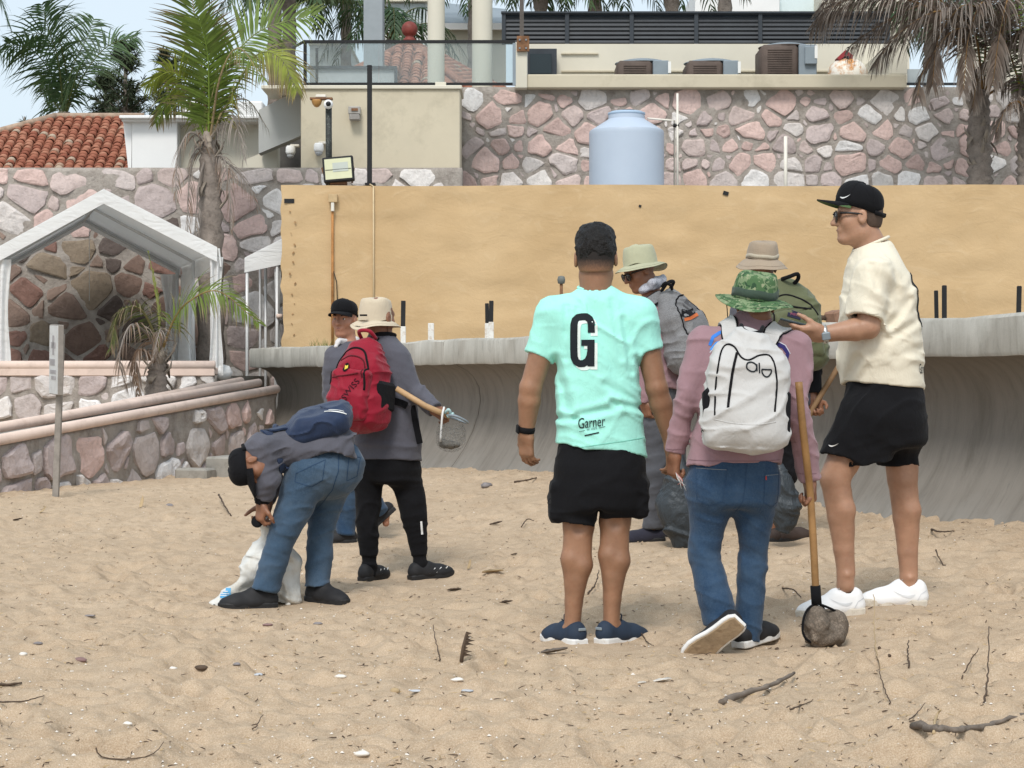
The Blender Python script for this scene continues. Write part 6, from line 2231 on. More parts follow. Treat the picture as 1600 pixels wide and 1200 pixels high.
def ball_cap(person, hf, mat, under=None, lift=.028, visor=.075, R0=.094, crown=.098, flat=0.0, name='cap', tilt=0.0, strap=True, swoosh=False):
 c, f, u, r = hf
 M = Matrix((r, f, u)).transposed() @ Matrix.Rotation(tilt, 3, 'X')
 o = c + u * lift
 prof = [(R0 - .005, 0), (R0 + .001, 0), (R0 + .001, .03)]
 for i in range(1, 9):
  w = i / 9 * math.pi / 2
  prof.append((R0 * math.cos(w) ** .72, .03 + (crown - .03) * math.sin(w) ** .95))
 prof.append((.0001, crown))
 def wob(v, w, i):
  # the front panels stand taller; the back edge dips a little
  fr = math.sin(w)
  return Vector((v.x, v.y, v.z + (.010 * max(0, fr) * (1 if v.z > .04 else 0)) - (.018 * max(0, -fr) if v.z < .02 else 0)))
 mb = MB(); mb.lathe(prof, o, 44, .86, 1.07, M, wob); cap = mb.build(name, mat, person, True)
 # panel seams and button
 mb = MB()
 for k in range(6):
  w = k * math.pi / 3 + math.pi / 6 + (math.pi / 3 if False else 0)
  pts = []
  for rr, z in prof[2:-1]:
   v = wob(Vector((math.cos(w) * rr * .86, math.sin(w) * rr * 1.07, z)), w, 3)
   pts.append(o + M @ (v * 1.004))
  mb.tube(pts, .0013, 4)
 mb.lathe([(.011, 0), (.009, .005), (.0001, .007)], o + M @ Vector((0, 0, crown)), 10, rot=M)
 mb.build('seams', mat, cap, True)
 vs, top, bot = [], [], []
 nu, nv = 18, 5
 def vis(i, j, dz):
  w = math.pi * (.12 + .76 * i / nu)
  x, y = math.cos(w) * R0 * .86, math.sin(w) * R0 * 1.07
  g = j / nv
  side = math.cos(w)
  y2 = y + visor * g * math.sin(math.pi * (i / nu)) ** .42
  return o + M @ Vector((x * (1 - .05 * g), y2, .010 + dz - g * .022 * (1 - flat) - (1 - flat * .75) * .022 * side * side * (0.4 + .6 * g)))
 for (dz, lst) in ((0.0025, top), (-.0025, bot)):
  for i in range(nu + 1):
   for j in range(nv + 1): lst.append(vis(i, j, dz))
 k = nv + 1
 fs = []
 K = len(top)
 for i in range(nu):
  for j in range(nv): fs.append((i * k + j, (i + 1) * k + j, (i + 1) * k + j + 1, i * k + j + 1))
  fs.append((i * k + nv, (i + 1) * k + nv, K + (i + 1) * k + nv, K + i * k + nv))
 fs = [q[::-1] for q in fs]
 v = mesh('visor', top + bot, fs, mat, cap, True)
 fs = [(i * k + j, (i + 1) * k + j, (i + 1) * k + j + 1, i * k + j + 1) for i in range(nu) for j in range(nv)]
 mesh('visor_underside', bot, fs, under or mat, cap, True)
 if strap:
  mb = MB()
  pts = [o + M @ Vector((math.cos(w) * R0 * .9, math.sin(w) * R0 * 1.12, -.006)) for w in [math.pi * (1.22 + .56 * i / 10) for i in range(11)]]
  mb.tube(pts, .010, 8); mb.box(o + M @ Vector((0, -R0 * 1.16, -.004)), (.03, .02, .02), M, .004)
  mb.build('strap', mat, cap, True)
 return cap


def sunglasses(person, hf, S=1.0):
 c, f, u, r = hf
 g = lambda x, y, z: c + r * (x * S) + f * (y * S) + u * (z * S)
 M = Matrix((r, f, u)).transposed()
 root = None
 mb = MB()
 mb.tube([g(-.012, .104, .016), g(0, .107, .018), g(.012, .104, .016)], .003, 6)
 for s in (-1, 1):
  mb.tube([g(.064 * s, .082, .018), g(.076 * s, .05, .016), g(.080 * s, -.005, .008), g(.078 * s, -.02, -.006)], [.0055, .005, .004, .003], 6)
  pts = [g(s * (.036 + .028 * math.cos(w)), .099 - .10 * (abs(.036 + .028 * math.cos(w)) ** 1.5), .004 + .025 * math.sin(w)) for w in [i * 2 * math.pi / 20 for i in range(21)]]
  mb.tube(pts, .0028, 5, False)
 fr = mb.build('sunglasses', M_FRAME, person, True)
 for s in (-1, 1):
  vs = [g(s * .036, .101 - .10 * .036 ** 1.5 + .004, .004)]
  for i in range(20):
   w = i * 2 * math.pi / 20
   vs.append(g(s * (.036 + .027 * math.cos(w)), .100 - .10 * (abs(.036 + .027 * math.cos(w)) ** 1.5), .004 + .024 * math.sin(w)))
  vs2 = [v - f * .003 for v in vs]
  fs = [(0, 1 + i, 1 + (i + 1) % 20) for i in range(20)] + [(21, 22 + (i + 1) % 20, 22 + i) for i in range(20)] + [(1 + i, 22 + i, 22 + (i + 1) % 20, 1 + (i + 1) % 20) for i in range(20)]
  mesh('lens', vs + vs2, fs, M_LENS, fr, True)
 return fr


def eyes(person, hf, S=1.0, brow=True):
 c, f, u, r = hf
 g = lambda x, y, z: c + r * (x * S) + f * (y * S) + u * (z * S)
 for s in (-1, 1):
  mb = MB(); mb.lathe([(.0001, -.0115), (.008, -.008), (.0115, 0), (.008, .008), (.0001, .0115)], g(.031 * s, .070, .010), 12); e = mb.build('eye', plain('eye_white', (.62, .58, .54), .3, .03, 3, 0), person, True)
  mb = MB(); mb.lathe([(.0052, 0), (.004, .0015), (.0001, .002)], g(.031 * s, .0805, .009), 12, rot=Matrix((r, u, f)).transposed()); mb.build('iris', M_HAIR, e, True)
  if brow:
   mb = MB(); mb.tube([g(.016 * s, .092, .030), g(.032 * s, .090, .036), g(.048 * s, .079, .031)], [.003, .0042, .002], 6); mb.build('eyebrow', M_HAIR, person, True)


def swoosh(place, bvh, d, s, mat, parent, lift=.002, flip=1, name='tick_mark'):
 """a tick mark: a hooked tail that tapers into a long rising tip"""
 up_, lo_ = [], []
 for i in range(15):
  t = i / 14
  x = t
  y0 = .05 + .62 * (t - .25) ** 2 * (1 if t > .25 else 4.5) + .16 * max(0, t - .25)
  th_ = .20 * (1 - t) ** .8 * min(1, .35 + t * 4)
  up_.append((x, y0 + th_)); lo_.append((x, y0))
 pts = [((x * flip) * s, y * s) for x, y in up_ + lo_]
 fs = [(i, i + 1, 15 + i + 1, 15 + i) for i in range(14)]
 return decal(name, pts, fs, place, bvh, d, mat, parent, lift)


def backpack(name, label, c, up, out, w, h, d, mat, group=None, pocket=(.80, .46, -.20), taper=.82, mesh_mat=None, piping=None, lump=.004, seed=0, hh=.006, handle=True, sag=.0):
 """a soft rucksack: rounded body, bulging front pocket, carry loop; 'out' points away from the wearer's back"""
 c = Vector(c); u = unit(up); o_ = Vector(out); o_ = (o_ - u * o_.dot(u)).normalized(); r = u.cross(o_)     # r, o_, u right-handed: r x o_ = u
 root = thing(name, label, 'backpack', c - u * h / 2, group)
 g = lambda x, y, z: c + r * x + o_ * y + u * z
 R = Rm(r, o_, u)
 ops = [('u', Box(g(0, 0, -.12 * h), (w * .5, d * .5, h * .37), R, min(w, d) * .34), 0), ('u', Ell(g(0, -.01, .26 * h), (w * .5 * taper, d * .46, h * .25), R), .10),
   ('u', Ell(g(0, d * .12, -.26 * h), (w * .52, d * .56, h * .24), R), .06)]
 body = sdf_mesh('bag_body', ops, hh, mat, root, 0, cloth_disp(lump, 8, 6, seed, lump * .5))
 if handle:
  mb = MB(); pts = catmull([g(-.05, -.03, .49 * h), g(-.035, .02, .56 * h), g(.035, .02, .56 * h), g(.05, -.03, .49 * h)], 14)
  mb.tube(pts, .011, 8); mb.build('handle', piping or C_BLACK, root, True)
 pk = None
 if pocket is None: return root, body, None, g, (r, o_, u)
 pw, ph, pz = pocket
 ops = [('u', Box(g(0, d * .50, pz * h), (w * .5 * pw, d * .20, h * .5 * ph), R, .035), 0), ('u', Ell(g(0, d * .56, pz * h - .1 * ph * h), (w * .46 * pw, d * .20, h * .36 * ph), R), .04)]
 pk = sdf_mesh('front_pocket', ops, hh, mat, root, 0, cloth_disp(lump, 9, 7, seed + 3, lump * .5))
 return root, body, pk, g, (r, o_, u)


def surf_tube(name, uv, g, odir, bvh, rad, mat, parent, far=.5, n=40, lift=0.0):
 pts = catmull([(a, 0, b) for a, b in uv], n)
 out = []
 for p in pts:
  q = g(p.x, far, p.z)
  hit = bvh.ray_cast(q, -odir, far * 2)
  if hit[0] is not None: out.append(hit[0] + odir * lift)
 mb = MB()
 if len(out) > 2: mb.tube(out, rad, 6)
 return mb.build(name, mat, parent, True)


def collar_ring(person, c, n, rx, ry, xdir, r, mat, name='collar'):
 n = unit(n); x = Vector(xdir); x = (x - n * x.dot(n)).normalized(); y = n.cross(x)
 mb = MB(); pts = [Vector(c) + x * rx * math.cos(w) + y * ry * math.sin(w) for w in [i * 2 * math.pi / 32 for i in range(33)]]
 mb.tube(pts, r, 8, False)
 return mb.build(name, mat, person, True)


def watch(person, wrist, along, face, r, mat, strap_mat=None, name='watch', wid=.02):
 a = unit(along); x = Vector(face); x = (x - a * x.dot(a)).normalized(); y = a.cross(x)
 M = Matrix((x, y, a)).transposed()
 mb = MB(); mb.lathe([(r - .003, -wid / 2), (r + .002, -wid / 2), (r + .004, 0), (r + .002, wid / 2), (r - .003, wid / 2)], wrist, 24, 1.0, 1.08, M); o = mb.build(name, strap_mat or mat, person, True)
 mb = MB(); mb.box(Vector(wrist) + x * (r + .006), (.010, .034, .036), M, .004); mb.build('watch_case', mat, o)
 return o
# ================================================================= PEOPLE
def jx(D): return lambda px, py, dy=0.0: W(px, py, D + dy)


def torso_in(levels, k=.038):
 return [(l[0], max(.03, l[1] - k - (.015 if l[0] < .1 else 0)), max(.03, l[2] - k - (.015 if l[0] < .1 else 0))) + tuple(l[3:]) for l in levels]


def sleeve(sh, el, wr, r0, r1, r2, cut=None, fold=.006, seed=1.0, k=.05):
 """long sleeve with creases gathered at the elbow"""
 d = unit(Vector(wr) - Vector(el))
 end = Vector(wr) + d * .04
 return [('u', Rc(sh, el, r0, r1, None, (fold * .7, 7, 1.0, .45, seed)), k), ('u', Rc(el, end, r1, r2, None, (fold * .7, 8, .1, .5, seed + 5)), .008, [Cut(cut or wr, d)])]


def trouser(hip, knee, ank, r0, r1, r2, cutd=None, fold=.006, seed=1.0, k=.05, stack_=.010):
 d = unit(cutd or (Vector(ank) - Vector(knee)))
 end = Vector(ank) + d * .05
 mid = Vector(knee).lerp(Vector(ank), .62)
 rm = r1 + (r2 - r1) * .55
 return [('u', Rc(hip, knee, r0, r1, None, (fold * .5, 6, .95, .4, seed)), k), ('u', Rc(knee, mid, r1, rm, None, (fold * .5, 6, .05, .5, seed + 4)), .008), ('u', Rc(mid, end, rm, r2, None, (stack_ * .8, 5.5, .8, .45, seed + 9)), .006, [Cut(ank, d)])]


# ------------------------------------------------------------------------------------------- 1  man in the mint T-shirt
D = 8.6; J = jx(D)
p1 = thing('person', 'man in a mint T-shirt with a big black G standing with his back turned', 'person', W(925, 1005, D))
hf = head_frame(J(931, 404, .015), (.06, 1, -.03), (-.02, .03, 1))
LV = [(-.14, .196, .125), (0, .190, .124), (.27, .180, .120), (.50, .178, .118), (.66, .186, .116), (.80, .190, .106), (.90, .138, .086), (.96, .090, .070), (.992, .072, .064)]
a, b = J(937.5, 712), J(930, 446)
shA, shB = J(862, 497), J(1001, 495)
elA, wrA = J(829, 606, -.01), J(822, 678, .03)
elB, wrB = J(1026, 606, -.01), J(1049, 692, .05)
hipA, knA, anA = J(903, 742), J(904, 822), J(894, 982)
hipB, knB, anB = J(969, 742), J(961, 815), J(955, 977)
body = [('u', Stack(a, b, (1, 0, 0), torso_in(LV), 2.3), 0)] + neck_ops(J(930, 456), hf, .066) + head_ops(hf, 1.07)
body += arm_ops(shA, elA, wrA, 1.12, .92) + arm_ops(shB, elB, wrB, 1.12, .92)
body += hand_ops(wrA, (.02, .12, -1), (.6, .55, .1), (.3, .9, 0), (.45, .6, .5), 1.0, tcurl=.4)
body += hand_ops(wrB, (.10, .15, -1), (-.6, .5, .1), (-.3, .9, 0), (.45, .6, .5), 1.0)
body += leg_ops(hipA, knA, anA, (0, -1, 0), 1.14, 1.0) + leg_ops(hipB, knB, anB, (0, -1, 0), 1.14, 1.0)
bd = sdf_mesh('body', body, .0055, S_TAN, p1)
# cropped hair, fading at the neck
c_, f_, u_, r_ = hf
RR = Rm(r_, f_, u_)
hg = lambda x, y, z: c_ + r_ * x + f_ * y + u_ * z
ops = [('u', Ell(hg(0, -.010, .056), (.0855, .104, .088), RR), 0), ('u', Ell(hg(0, -.046, .022), (.074, .066, .062), RR), .03), ('u', Ell(hg(.003, .02, .104), (.070, .082, .042), RR), .04), ('i', Cut(hg(0, .07, .06), f_ - u_ * .6), 0)]
sdf_mesh('hair', ops, .0045, M_HAIR, p1, 0, lambda P: .0055 * vnoise(P * np.array([85, 60, 42])) + .0035 * vnoise(P * np.array([150, 120, 70])) + .004 * vnoise(P * 28))
ops = [('u', Ell(hg(0, -.010, .032), (.0810, .1010, .095), RR), 0), ('u', Ell(hg(0, -.037, -.03), (.0725, .0715, .07), RR), .03), ('i', Cut(hg(0, -.06, -.060), -u_ + f_ * .12), 0), ('i', Cut(hg(0, .05, .06), f_ - u_ * .5), 0),
  ('s', Ell(hg(.090, .0, -.004), (.022, .028, .038), RR), .004), ('s', Ell(hg(-.090, .0, -.004), (.022, .028, .038), RR), .004)]
sdf_mesh('hair_fade', ops, .0045, M_FADE, p1)
hemn = Vector((-.137, 0, -.99))
sl = lambda sh, hc, s, r1: [('u', Rc(sh, Vector(sh).lerp(Vector(hc), 1.15), .074, r1, None, (.006, 5, .55, .5, s)), .05, [Cut(hc, Vector(hc) - Vector(sh))])]
tee = [('u', Stack(a, b, (1, 0, 0), LV, 2.4), 0, [Cut(J(937.5, 702), hemn)])] + sl(shA, J(840, 558, -.005), 1, .066) + sl(shB, J(1013, 549, -.005), 2, .066) + [('u', Rc(J(931, 473), J(872, 492), .066, .070), .05), ('u', Rc(J(931, 473), J(990, 491), .066, .070), .05)] + [('s', Rc(J(930, 452), J(930, 430), .064, .066), .004)]
def mint_disp(P):
 base = cloth_disp(.0075, 11, 4, 1.0, .0022, (.35, .25))(P)
 # deep drags across the small of the back, and long lines under the arms
 X = (P[:, 0] / (D / FPX)) + CX; Z = HY - (P[:, 2] - CAMZ) / (D / FPX)
 out = base
 for (x0, y0, x1, y1, w, amp) in ((955, 628, 1004, 640, 5, .010), (900, 650, 960, 636, 6, .009), (874, 652, 900, 655, 5, .008), (945, 600, 1000, 632, 6, .006), (880, 600, 905, 690, 7, .005), (884, 480, 884, 560, 5, .005), (972, 500, 985, 580, 5, .006), (868, 560, 884, 640, 6, .006), (905, 475, 900, 500, 5, .003), (992, 560, 1002, 600, 5, .007), (955, 470, 968, 560, 5, .004)):
  ux, uy = x1 - x0, y1 - y0
  L2 = ux * ux + uy * uy
  t = np.clip(((X - x0) * ux + (Z - y0) * uy) / L2, 0, 1)
  dd = np.sqrt((X - x0 - t * ux) ** 2 + (Z - y0 - t * uy) ** 2)
  s_ = np.sign((X - x0) * uy - (Z - y0) * ux)
  out = out + amp * np.exp(-(dd / w) ** 2) * 1.05 - amp * .75 * np.exp(-((dd - w * 1.7) / w) ** 2)
 return out
tee_o = sdf_mesh('t_shirt', tee, .0058, C_MINT, p1, .020, mint_disp)
collar_ring(p1, J(930, 449.5, .004), (0, -.18, 1), .071, .063, (1, 0, 0), .007, C_MINT)
bv = bvh_of(tee_o)
for pth in ([(866, 704.5), (900, 700), (937, 694.5), (975, 689.5), (1009, 684.5)], ):
 pts, fs = stroke(pth, 1.0, 4); decal('hem_stitching', pts, fs, lambda u, v: W(u, v, D - .12), bv, (0, 1, 0), cloth('mint_seam', (.20, .56, .45), .05, sheen=0), p1, .0018)
gp = [(924, 520), (924, 505), (921.5, 498.5), (916, 494.8), (910, 494.8), (903, 496), (899, 500), (897.3, 507), (897, 525), (897, 545), (897.6, 558), (900.5, 565), (906, 568.3), (912, 568), (918.5, 564), (922, 557), (923.5, 548), (923.5, 540)]
for nm, off, mt, lf in (('print_shadow', (4.5, 5), C_WHITEP, .0022), ('print_letter', (0, 0), C_INK, .0042)):
 pts, fs = stroke([(x + off[0], y + off[1]) for x, y in gp], 11, 2.5)
 q, f2 = stroke([(908.5 + off[0], 535.5 + off[1]), (929 + off[0], 535.5 + off[1])], 9.5, 2.5)
 n0 = len(pts); pts += q; fs += [tuple(i + n0 for i in k) for k in f2]
 q, f2 = stroke([(923.7 + off[0], 540.3 + off[1]), (923.7 + off[0], 572.5 + off[1])], 10.8, 2.5)
 n0 = len(pts); pts += q; fs += [tuple(i + n0 for i in k) for k in f2]
 decal(nm, pts, fs, lambda u, v: W(u, v, D - .12), bv, (0, 1, 0), mt, p1, lf)
def tilted(cx, cy, ang, k=1.0):
 ca, sa = math.cos(ang), math.sin(ang)
 return lambda u, v: W(cx + (u * ca + v * sa) * k, cy - (v * ca - u * sa) * k, D)
pts, fs = text_shape('Garner', 23, .62)
pl = lambda u, v: W(922.5 + u * math.cos(.115) - v * math.sin(.115) * 0, 659.5 - v - u * math.sin(.115), D)
decal('print_name', pts, fs, pl, bv, (0, 1, 0), C_INK, p1, .003)
for (x0, y0, x1, y1, w) in ((904, 673, 912.5, 671.4, .7), (934, 667.6, 943.5, 665.4, .7), (912, 679.3, 934, 674.7, 1.9)):
 pts, fs = stroke([(x0, y0), (x1, y1)], w, 2); decal('print_line', pts, fs, lambda u, v: W(u, v, D), bv, (0, 1, 0), C_INK, p1, .003)
pts, fs = text_shape('MX · COSTA', 4.6, .62)
decal('print_small', pts, fs, lambda u, v: W(923.3 + u, 669.3 - v - u * .17, D), bv, (0, 1, 0), C_INK, p1, .003)
# shorts
LS = [(-.2, .17, .12), (.1, .186, .128), (.5, .190, .13), (1.1, .182, .122)]
shorts = [('u', Stack(J(936, 790), J(937, 700), (1, 0, 0), [(-.1, .180, .13), (.3, .190, .135), (.7, .190, .130), (.98, .178, .112), (1.25, .168, .100)], 2.5), 0),
   ('u', Rc(J(905, 740), J(896.5, 850), .100, .086, None, (.006, 4, .7, .5, 3)), .05, [Cut(J(897, 818), (-.12, -.05, -1))]), ('u', Rc(J(967, 740), J(971, 840), .100, .086, None, (.006, 4, .7, .5, 7)), .05, [Cut(J(970, 809.5), (.02, -.05, -1))]),
   ('u', Box(J(868, 783, -.01), (.030, .075, .085), None, .025), .03), ('u', Box(J(1004, 778, -.01), (.026, .075, .085), None, .022), .03)]
shorts.append(('s', Box(J(935, 818), (.006, .25, .060), None, .005), .025))
so = sdf_mesh('shorts', shorts, .0066, C_BLACK, p1, .014, cloth_disp(.006, 8, 4, 4.0))
mb = MB(); mb.tube(catmull([J(866, 772, -.06), J(858, 781, -.06), J(856, 787, -.06), J(864, 790, -.06)], 10), .0016, 5); mb.build('draw_cord', C_BLACK, p1, True)
ga = lambda px, py, d=0: on_ground(px, py)
h1, t1 = stand(anA, (-.52, .85), .285); shoe(p1, h1, t1, (0, 0, 1), L_NAVY, R_WHITE, lace=L_NAVY, collar=.088)
h2, t2 = stand(anB, (.72, .69), .285); shoe(p1, h2, t2, (0, 0, 1), L_NAVY, R_WHITE, lace=L_NAVY, collar=.088)
for q, (h_, t_) in enumerate(((h1, t1), (h2, t2))):
 dd = (t_ - h_).normalized()
 mb = MB(); mb.tube(catmull([h_ + dd * .11 + Vector((0, 0, .095)), h_ + dd * .10 + Vector((-.012, 0, .118)), h_ + dd * .13 + Vector((0, 0, .12)), h_ + dd * .13 + Vector((0, 0, .098))], 12), .0035, 6); mb.build('lace_loop', L_NAVY, p1, True)
 mb = MB(); mb.box(h_ - dd * .006 + Vector((0, 0, .070)), (.035, .006, .012), Matrix.Rotation(math.atan2(dd.y, dd.x) - math.pi / 2, 3, 'Z'), .002); mb.build('heel_tab', M_GREYMETAL, p1)
for x, q in ((anA, 1), (anB, 1)):
 mb = MB(); mb.lathe([(.034, -.035), (.037, -.005), (.036, .004), (.033, .004)], Vector(x) + Vector((0, 0, -.02)), 16); mb.build('sock', R_WHITE, p1, True)
watch(p1, wrA.lerp(elA, .10), wrA - elA, (-1, -.3, 0), .0325, C_BLACK, C_BLACK, wid=.026)

# ------------------------------------------------------------------------------------------- 2  worker in mauve with the light grey rucksack
D = 8.3; J = jx(D)
p2 = thing('person', 'worker in mauve shirt, jeans and green camouflage hat walking away with a scoop', 'person', W(1150, 1030, D))
hf = head_frame(J(1179, 477, .08), (-.18, 1, -.30), (0, .30, 1))
a, b = J(1146, 735), J(1176, 502, .06)
LV = [(-.12, .200, .130), (0, .196, .130), (.28, .182, .124), (.50, .180, .122), (.70, .186, .120), (.84, .180, .108), (.93, .135, .088), (1.0, .080, .070), (1.06, .066, .062)]
shA, elA, wrA = J(1101, 537, .05), J(1073, 620, .0), J(1054, 708, .04)
shB, elB, wrB = J(1239, 545, .05), J(1248, 645, -.04), J(1264, 747, .02)
hipA, knA, anA = J(1111, 765), J(1101, 868, .02), J(1128, 975, -.04)
hipB, knB, anB = J(1180, 765), J(1176, 868, .06), J(1168, 1000, .06)
hdA = Vector((-.05, .12, -1)); hdB = Vector((.10, .05, -1))
body = [('u', Stack(a, b, (1, 0, 0), torso_in(LV), 2.3), 0)] + neck_ops(J(1178, 508, .06), hf, .060) + head_ops(hf, .94)
body += arm_ops(shA, elA, wrA, .92, .8) + arm_ops(shB, elB, wrB, .92, .8)
body += hand_ops(wrA, hdA, (.75, .35, 0), (.35, .9, 0), (1.0, 1.35, .9), .98, tcurl=.7)
body += hand_ops(wrB, hdB, (-.80, -.25, 0), (-.2, -.9, 0), (1.15, 1.35, .95), .98, tcurl=.5)
body += leg_ops(hipA, knA, knA.lerp(anA, .78), (0, -1, 0), .68) + leg_ops(hipB, knB, knB.lerp(anB, .9), (0, -1, 0), .68)
sdf_mesh('body', body, .0058, S_BROWN, p2)
shirt = [('u', Stack(a, b, (1, 0, 0), LV, 2.3), 0, [Cut(J(1146, 727), (.02, -.1, -1))])] + sleeve(shA, elA, wrA, .070, .052, .042, None, .007, 2.0) + sleeve(shB, elB, wrB, .070, .052, .045, None, .007, 8.0) + [('s', Rc(J(1178, 504, .06), J(1179, 484, .08), .060, .064), .004)]
sh2 = sdf_mesh('shirt', shirt, .0058, C_MAUVE, p2, .018, cloth_disp(.008, 10, 5, 3.0, .003, (.3, .3)))
collar_ring(p2, J(1178, 500, .065), (0, .25, 1), .068, .062, (1, 0, 0), .008, C_MAUVE)
jean = [('u', Stack(J(1146, 785), J(1147, 712), (1, 0, 0), [(-.1, .158, .115), (.3, .180, .135), (.75, .176, .128), (1.0, .170, .112), (1.2, .160, .098)], 2.4), 0)]
jean += trouser(hipA, knA, anA, .094, .066, .072, (.1, 0, -1), .010, 2.0, .05, .018) + trouser(hipB, knB, anB, .092, .062, .052, None, .010, 5.0, .05, .016)
je2 = sdf_mesh('jeans', jean, .0060, C_JEANS, p2, 0, cloth_disp(.0048, 9, 6, 9.0, .0026, (.2, .5)))
bj = bvh_of(je2)
bsh = bvh_of(sh2)
M_MSEAM = cloth('mauve_seam', (.20, .115, .13), .05, sheen=0)
for pth in ([(1072, 719), (1110, 720), (1146, 720), (1190, 720), (1220, 719)], [(1036, 702), (1054, 704), (1071, 703)], [(1247, 741), (1264, 742), (1280, 741)]):
 pts, fs = stroke(pth, .9, 3); decal('hem_stitching', pts, fs, lambda u, v: W(u, v, D - .1), bsh, (0, 1, 0), M_MSEAM, p2, .002)
M_THREAD = cloth('denim_seam', (.030, .060, .115), .1, sheen=0)
M_THREAD2 = cloth('pale_stitching', (.20, .22, .24), .1, sheen=0)
for pk in (((1084, 727), (1131, 729), (1124, 780), (1105, 788), (1086, 778)), ((1190, 738), (1214, 737), (1212, 783), (1201, 791), (1188, 782))):
 pts, fs = stroke(list(pk), 1.0, 3, True); decal('pocket_seam', pts, fs, lambda u, v: W(u, v, D), bj, (0, 1, 0), M_THREAD, p2, .0016)
 pts, fs = stroke([(pk[0][0] + 1, pk[0][1] + 3), (pk[1][0] - 1, pk[1][1] + 3)], .7, 3); decal('pocket_stitching', pts, fs, lambda u, v: W(u, v, D), bj, (0, 1, 0), M_THREAD2, p2, .0016)
pts, fs = stroke([(1162, 719), (1159, 750), (1155, 780), (1146, 800)], 1.1, 3); decal('seat_seam', pts, fs, lambda u, v: W(u, v, D), bj, (0, 1, 0), M_THREAD, p2, .0016)
pts, fs = stroke([(1191.5, 742), (1191.5, 748)], 2.0, 2); decal('red_tab', pts, fs, lambda u, v: W(u, v, D), bj, (0, 1, 0), cloth('red_tab', (.42, .05, .04)), p2, .003)
bucket_hat(p2, head_frame(J(1179, 466, .06), (-.10, 1, .16), (.03, -.10, 1)), C_CAMO, cloth('dark_green_band', (.045, .07, .052)), .100, .098, .070, .020, (0, .06), .010, 0, 2.0, .0, .032)
mb = MB(); mb.tube([J(1135, 472, .02), J(1136, 482, .02), J(1137, 496, .02)], .0022, 5); mb.build('chin_cord', C_BLACK, p2, True)
heel = J(1155, 990, -.17); toe = J(1085, 1042, -.09)
heel.z += max(0, gz(toe.x, toe.y) - .012 - toe.z); toe.z = max(gz(toe.x, toe.y) - .012, toe.z)
UP = (-.2, .95, .2)
ls = shoe(p2, heel, toe, UP, L_BLACK, R_TAN, L=.285, lace=R_WHITE, sole_h=.030, collar=.095)
fdir = (toe - heel).normalized(); uu = Vector(UP); uu = (uu - fdir * uu.dot(fdir)).normalized(); rr_ = fdir.cross(uu)
half = [(.0, .62), (.06, .80), (.16, .86), (.32, .83), (.46, .87), (.62, 1.04), (.76, 1.08), (.88, .91), (.97, .56), (1.0, 0)]
ring = [heel + rr_ * (x * .050 * s) + fdir * (y * .285) + uu * .016 for s, seq in ((1, half), (-1, half[::-1][1:])) for y, x in seq]
mb = MB(); mb.tube(ring + ring[:1], .0105, 8, False); mb.build('sole_edge', R_WHITE, ls, True)
h2, t2 = stand(anB, (.62, .78), .285, .004); shoe(p2, h2, t2, (0, 0, 1), L_BLACK, R_WHITE, lace=R_WHITE, collar=.080)
# printed patches of the shirt beside the rucksack
bs = bvh_of(sh2)
for path, w, c in ((((1108, 540), (1113, 527), (1124, 520), (1135, 517)), 5, (.05, .20, .62)), (((1109, 547), (1118, 536), (1130, 533)), 3.5, (.08, .30, .75)), (((1110, 560), (1118, 552), (1122, 545)), 7, (.03, .03, .14)), (((1212, 538), (1222, 542), (1229, 552), (1226, 562)), 6, (.035, .03, .13)), (((1108, 551), (1116, 541), (1132, 526)), 1.4, (.6, .6, .66)), (((1214, 534), (1226, 540), (1233, 553)), 1.2, (.6, .6, .66))):
 pts, fs = stroke([(x, y) for x, y in path], w, 3); decal('shirt_print', pts, fs, lambda u, v: W(u, v, D), bs, (0, 1, 0), cloth('shirt_print_ink', c, sheen=0), p2, .002)
# rucksack
C_BAG = cloth('pale_grey_nylon', (.50, .49, .475), .05, 240, .6, .3)
bag, bb_, pk_, g, (r_, o_, u_) = backpack('backpack', 'pale grey rucksack with black zips and lettering on the mauve worker', J(1166, 606, -.205), (.03, .10, 1), (-.03, -1, .05), .315, .485, .17, C_BAG, None, None, .74, None, C_BLACK, .009, 2, handle=False)
bvb = bvh_of(bb_)
surf_tube('main_zip', [(.105, -.10), (.112, .02), (.090, .115), (.045, .122), (.0, .100), (-.030, .112), (-.055, .155), (-.085, .165), (-.108, .125), (-.124, .02), (-.128, -.12)], g, o_, bvb, .0040, C_BLACK, bag)
sgn = 1 if r_.x > 0 else -1
surf_tube('pocket_zip', [(-.045 * sgn, .13), (-.062 * sgn, .05), (-.078 * sgn, -.09)], g, o_, bvb, .0058, C_BLACK, bag)
surf_tube('base_seam', [(-.13, -.135), (-.06, -.15), (.03, -.155), (.11, -.14)], g, o_, bvb, .0018, C_BAG, bag)
# lettering: a l o, the a and o drawn as flattened loops
pc = lambda u, v: W(u, v, D - .31)
for path, cl in ((((1167, 571), (1169, 567), (1175, 566), (1181, 569), (1183, 574), (1180, 580), (1174, 580), (1168, 576)), True), (((1187, 567), (1187.5, 583)), False), (((1191, 577), (1200, 577.5), (1206, 578), (1205.5, 583), (1201, 588.5), (1196, 588), (1192, 583)), True), (((1183, 569), (1183.5, 580)), False)):
 pts, fs = stroke([(q.x, q.y) for q in catmull([(x, y, 0) for x, y in (list(path) + [path[0]] if cl else path)], 24)], 2.3, 2); decal('lettering', pts, fs, pc, bvb, (0, 1, 0), C_INK, bag, .0025)
for s, px0 in ((-1, 1108), (1, 1222)):
 e = g(.152 * (-s) * (1 if r_.x < 0 else -1), .0, -.10)
 mb = MB(); mb.box(e, (.040, .120, .19), Matrix(Rm(r_, o_, u_).tolist()), .018); mb.build('side_pocket', C_BLACK, bag)
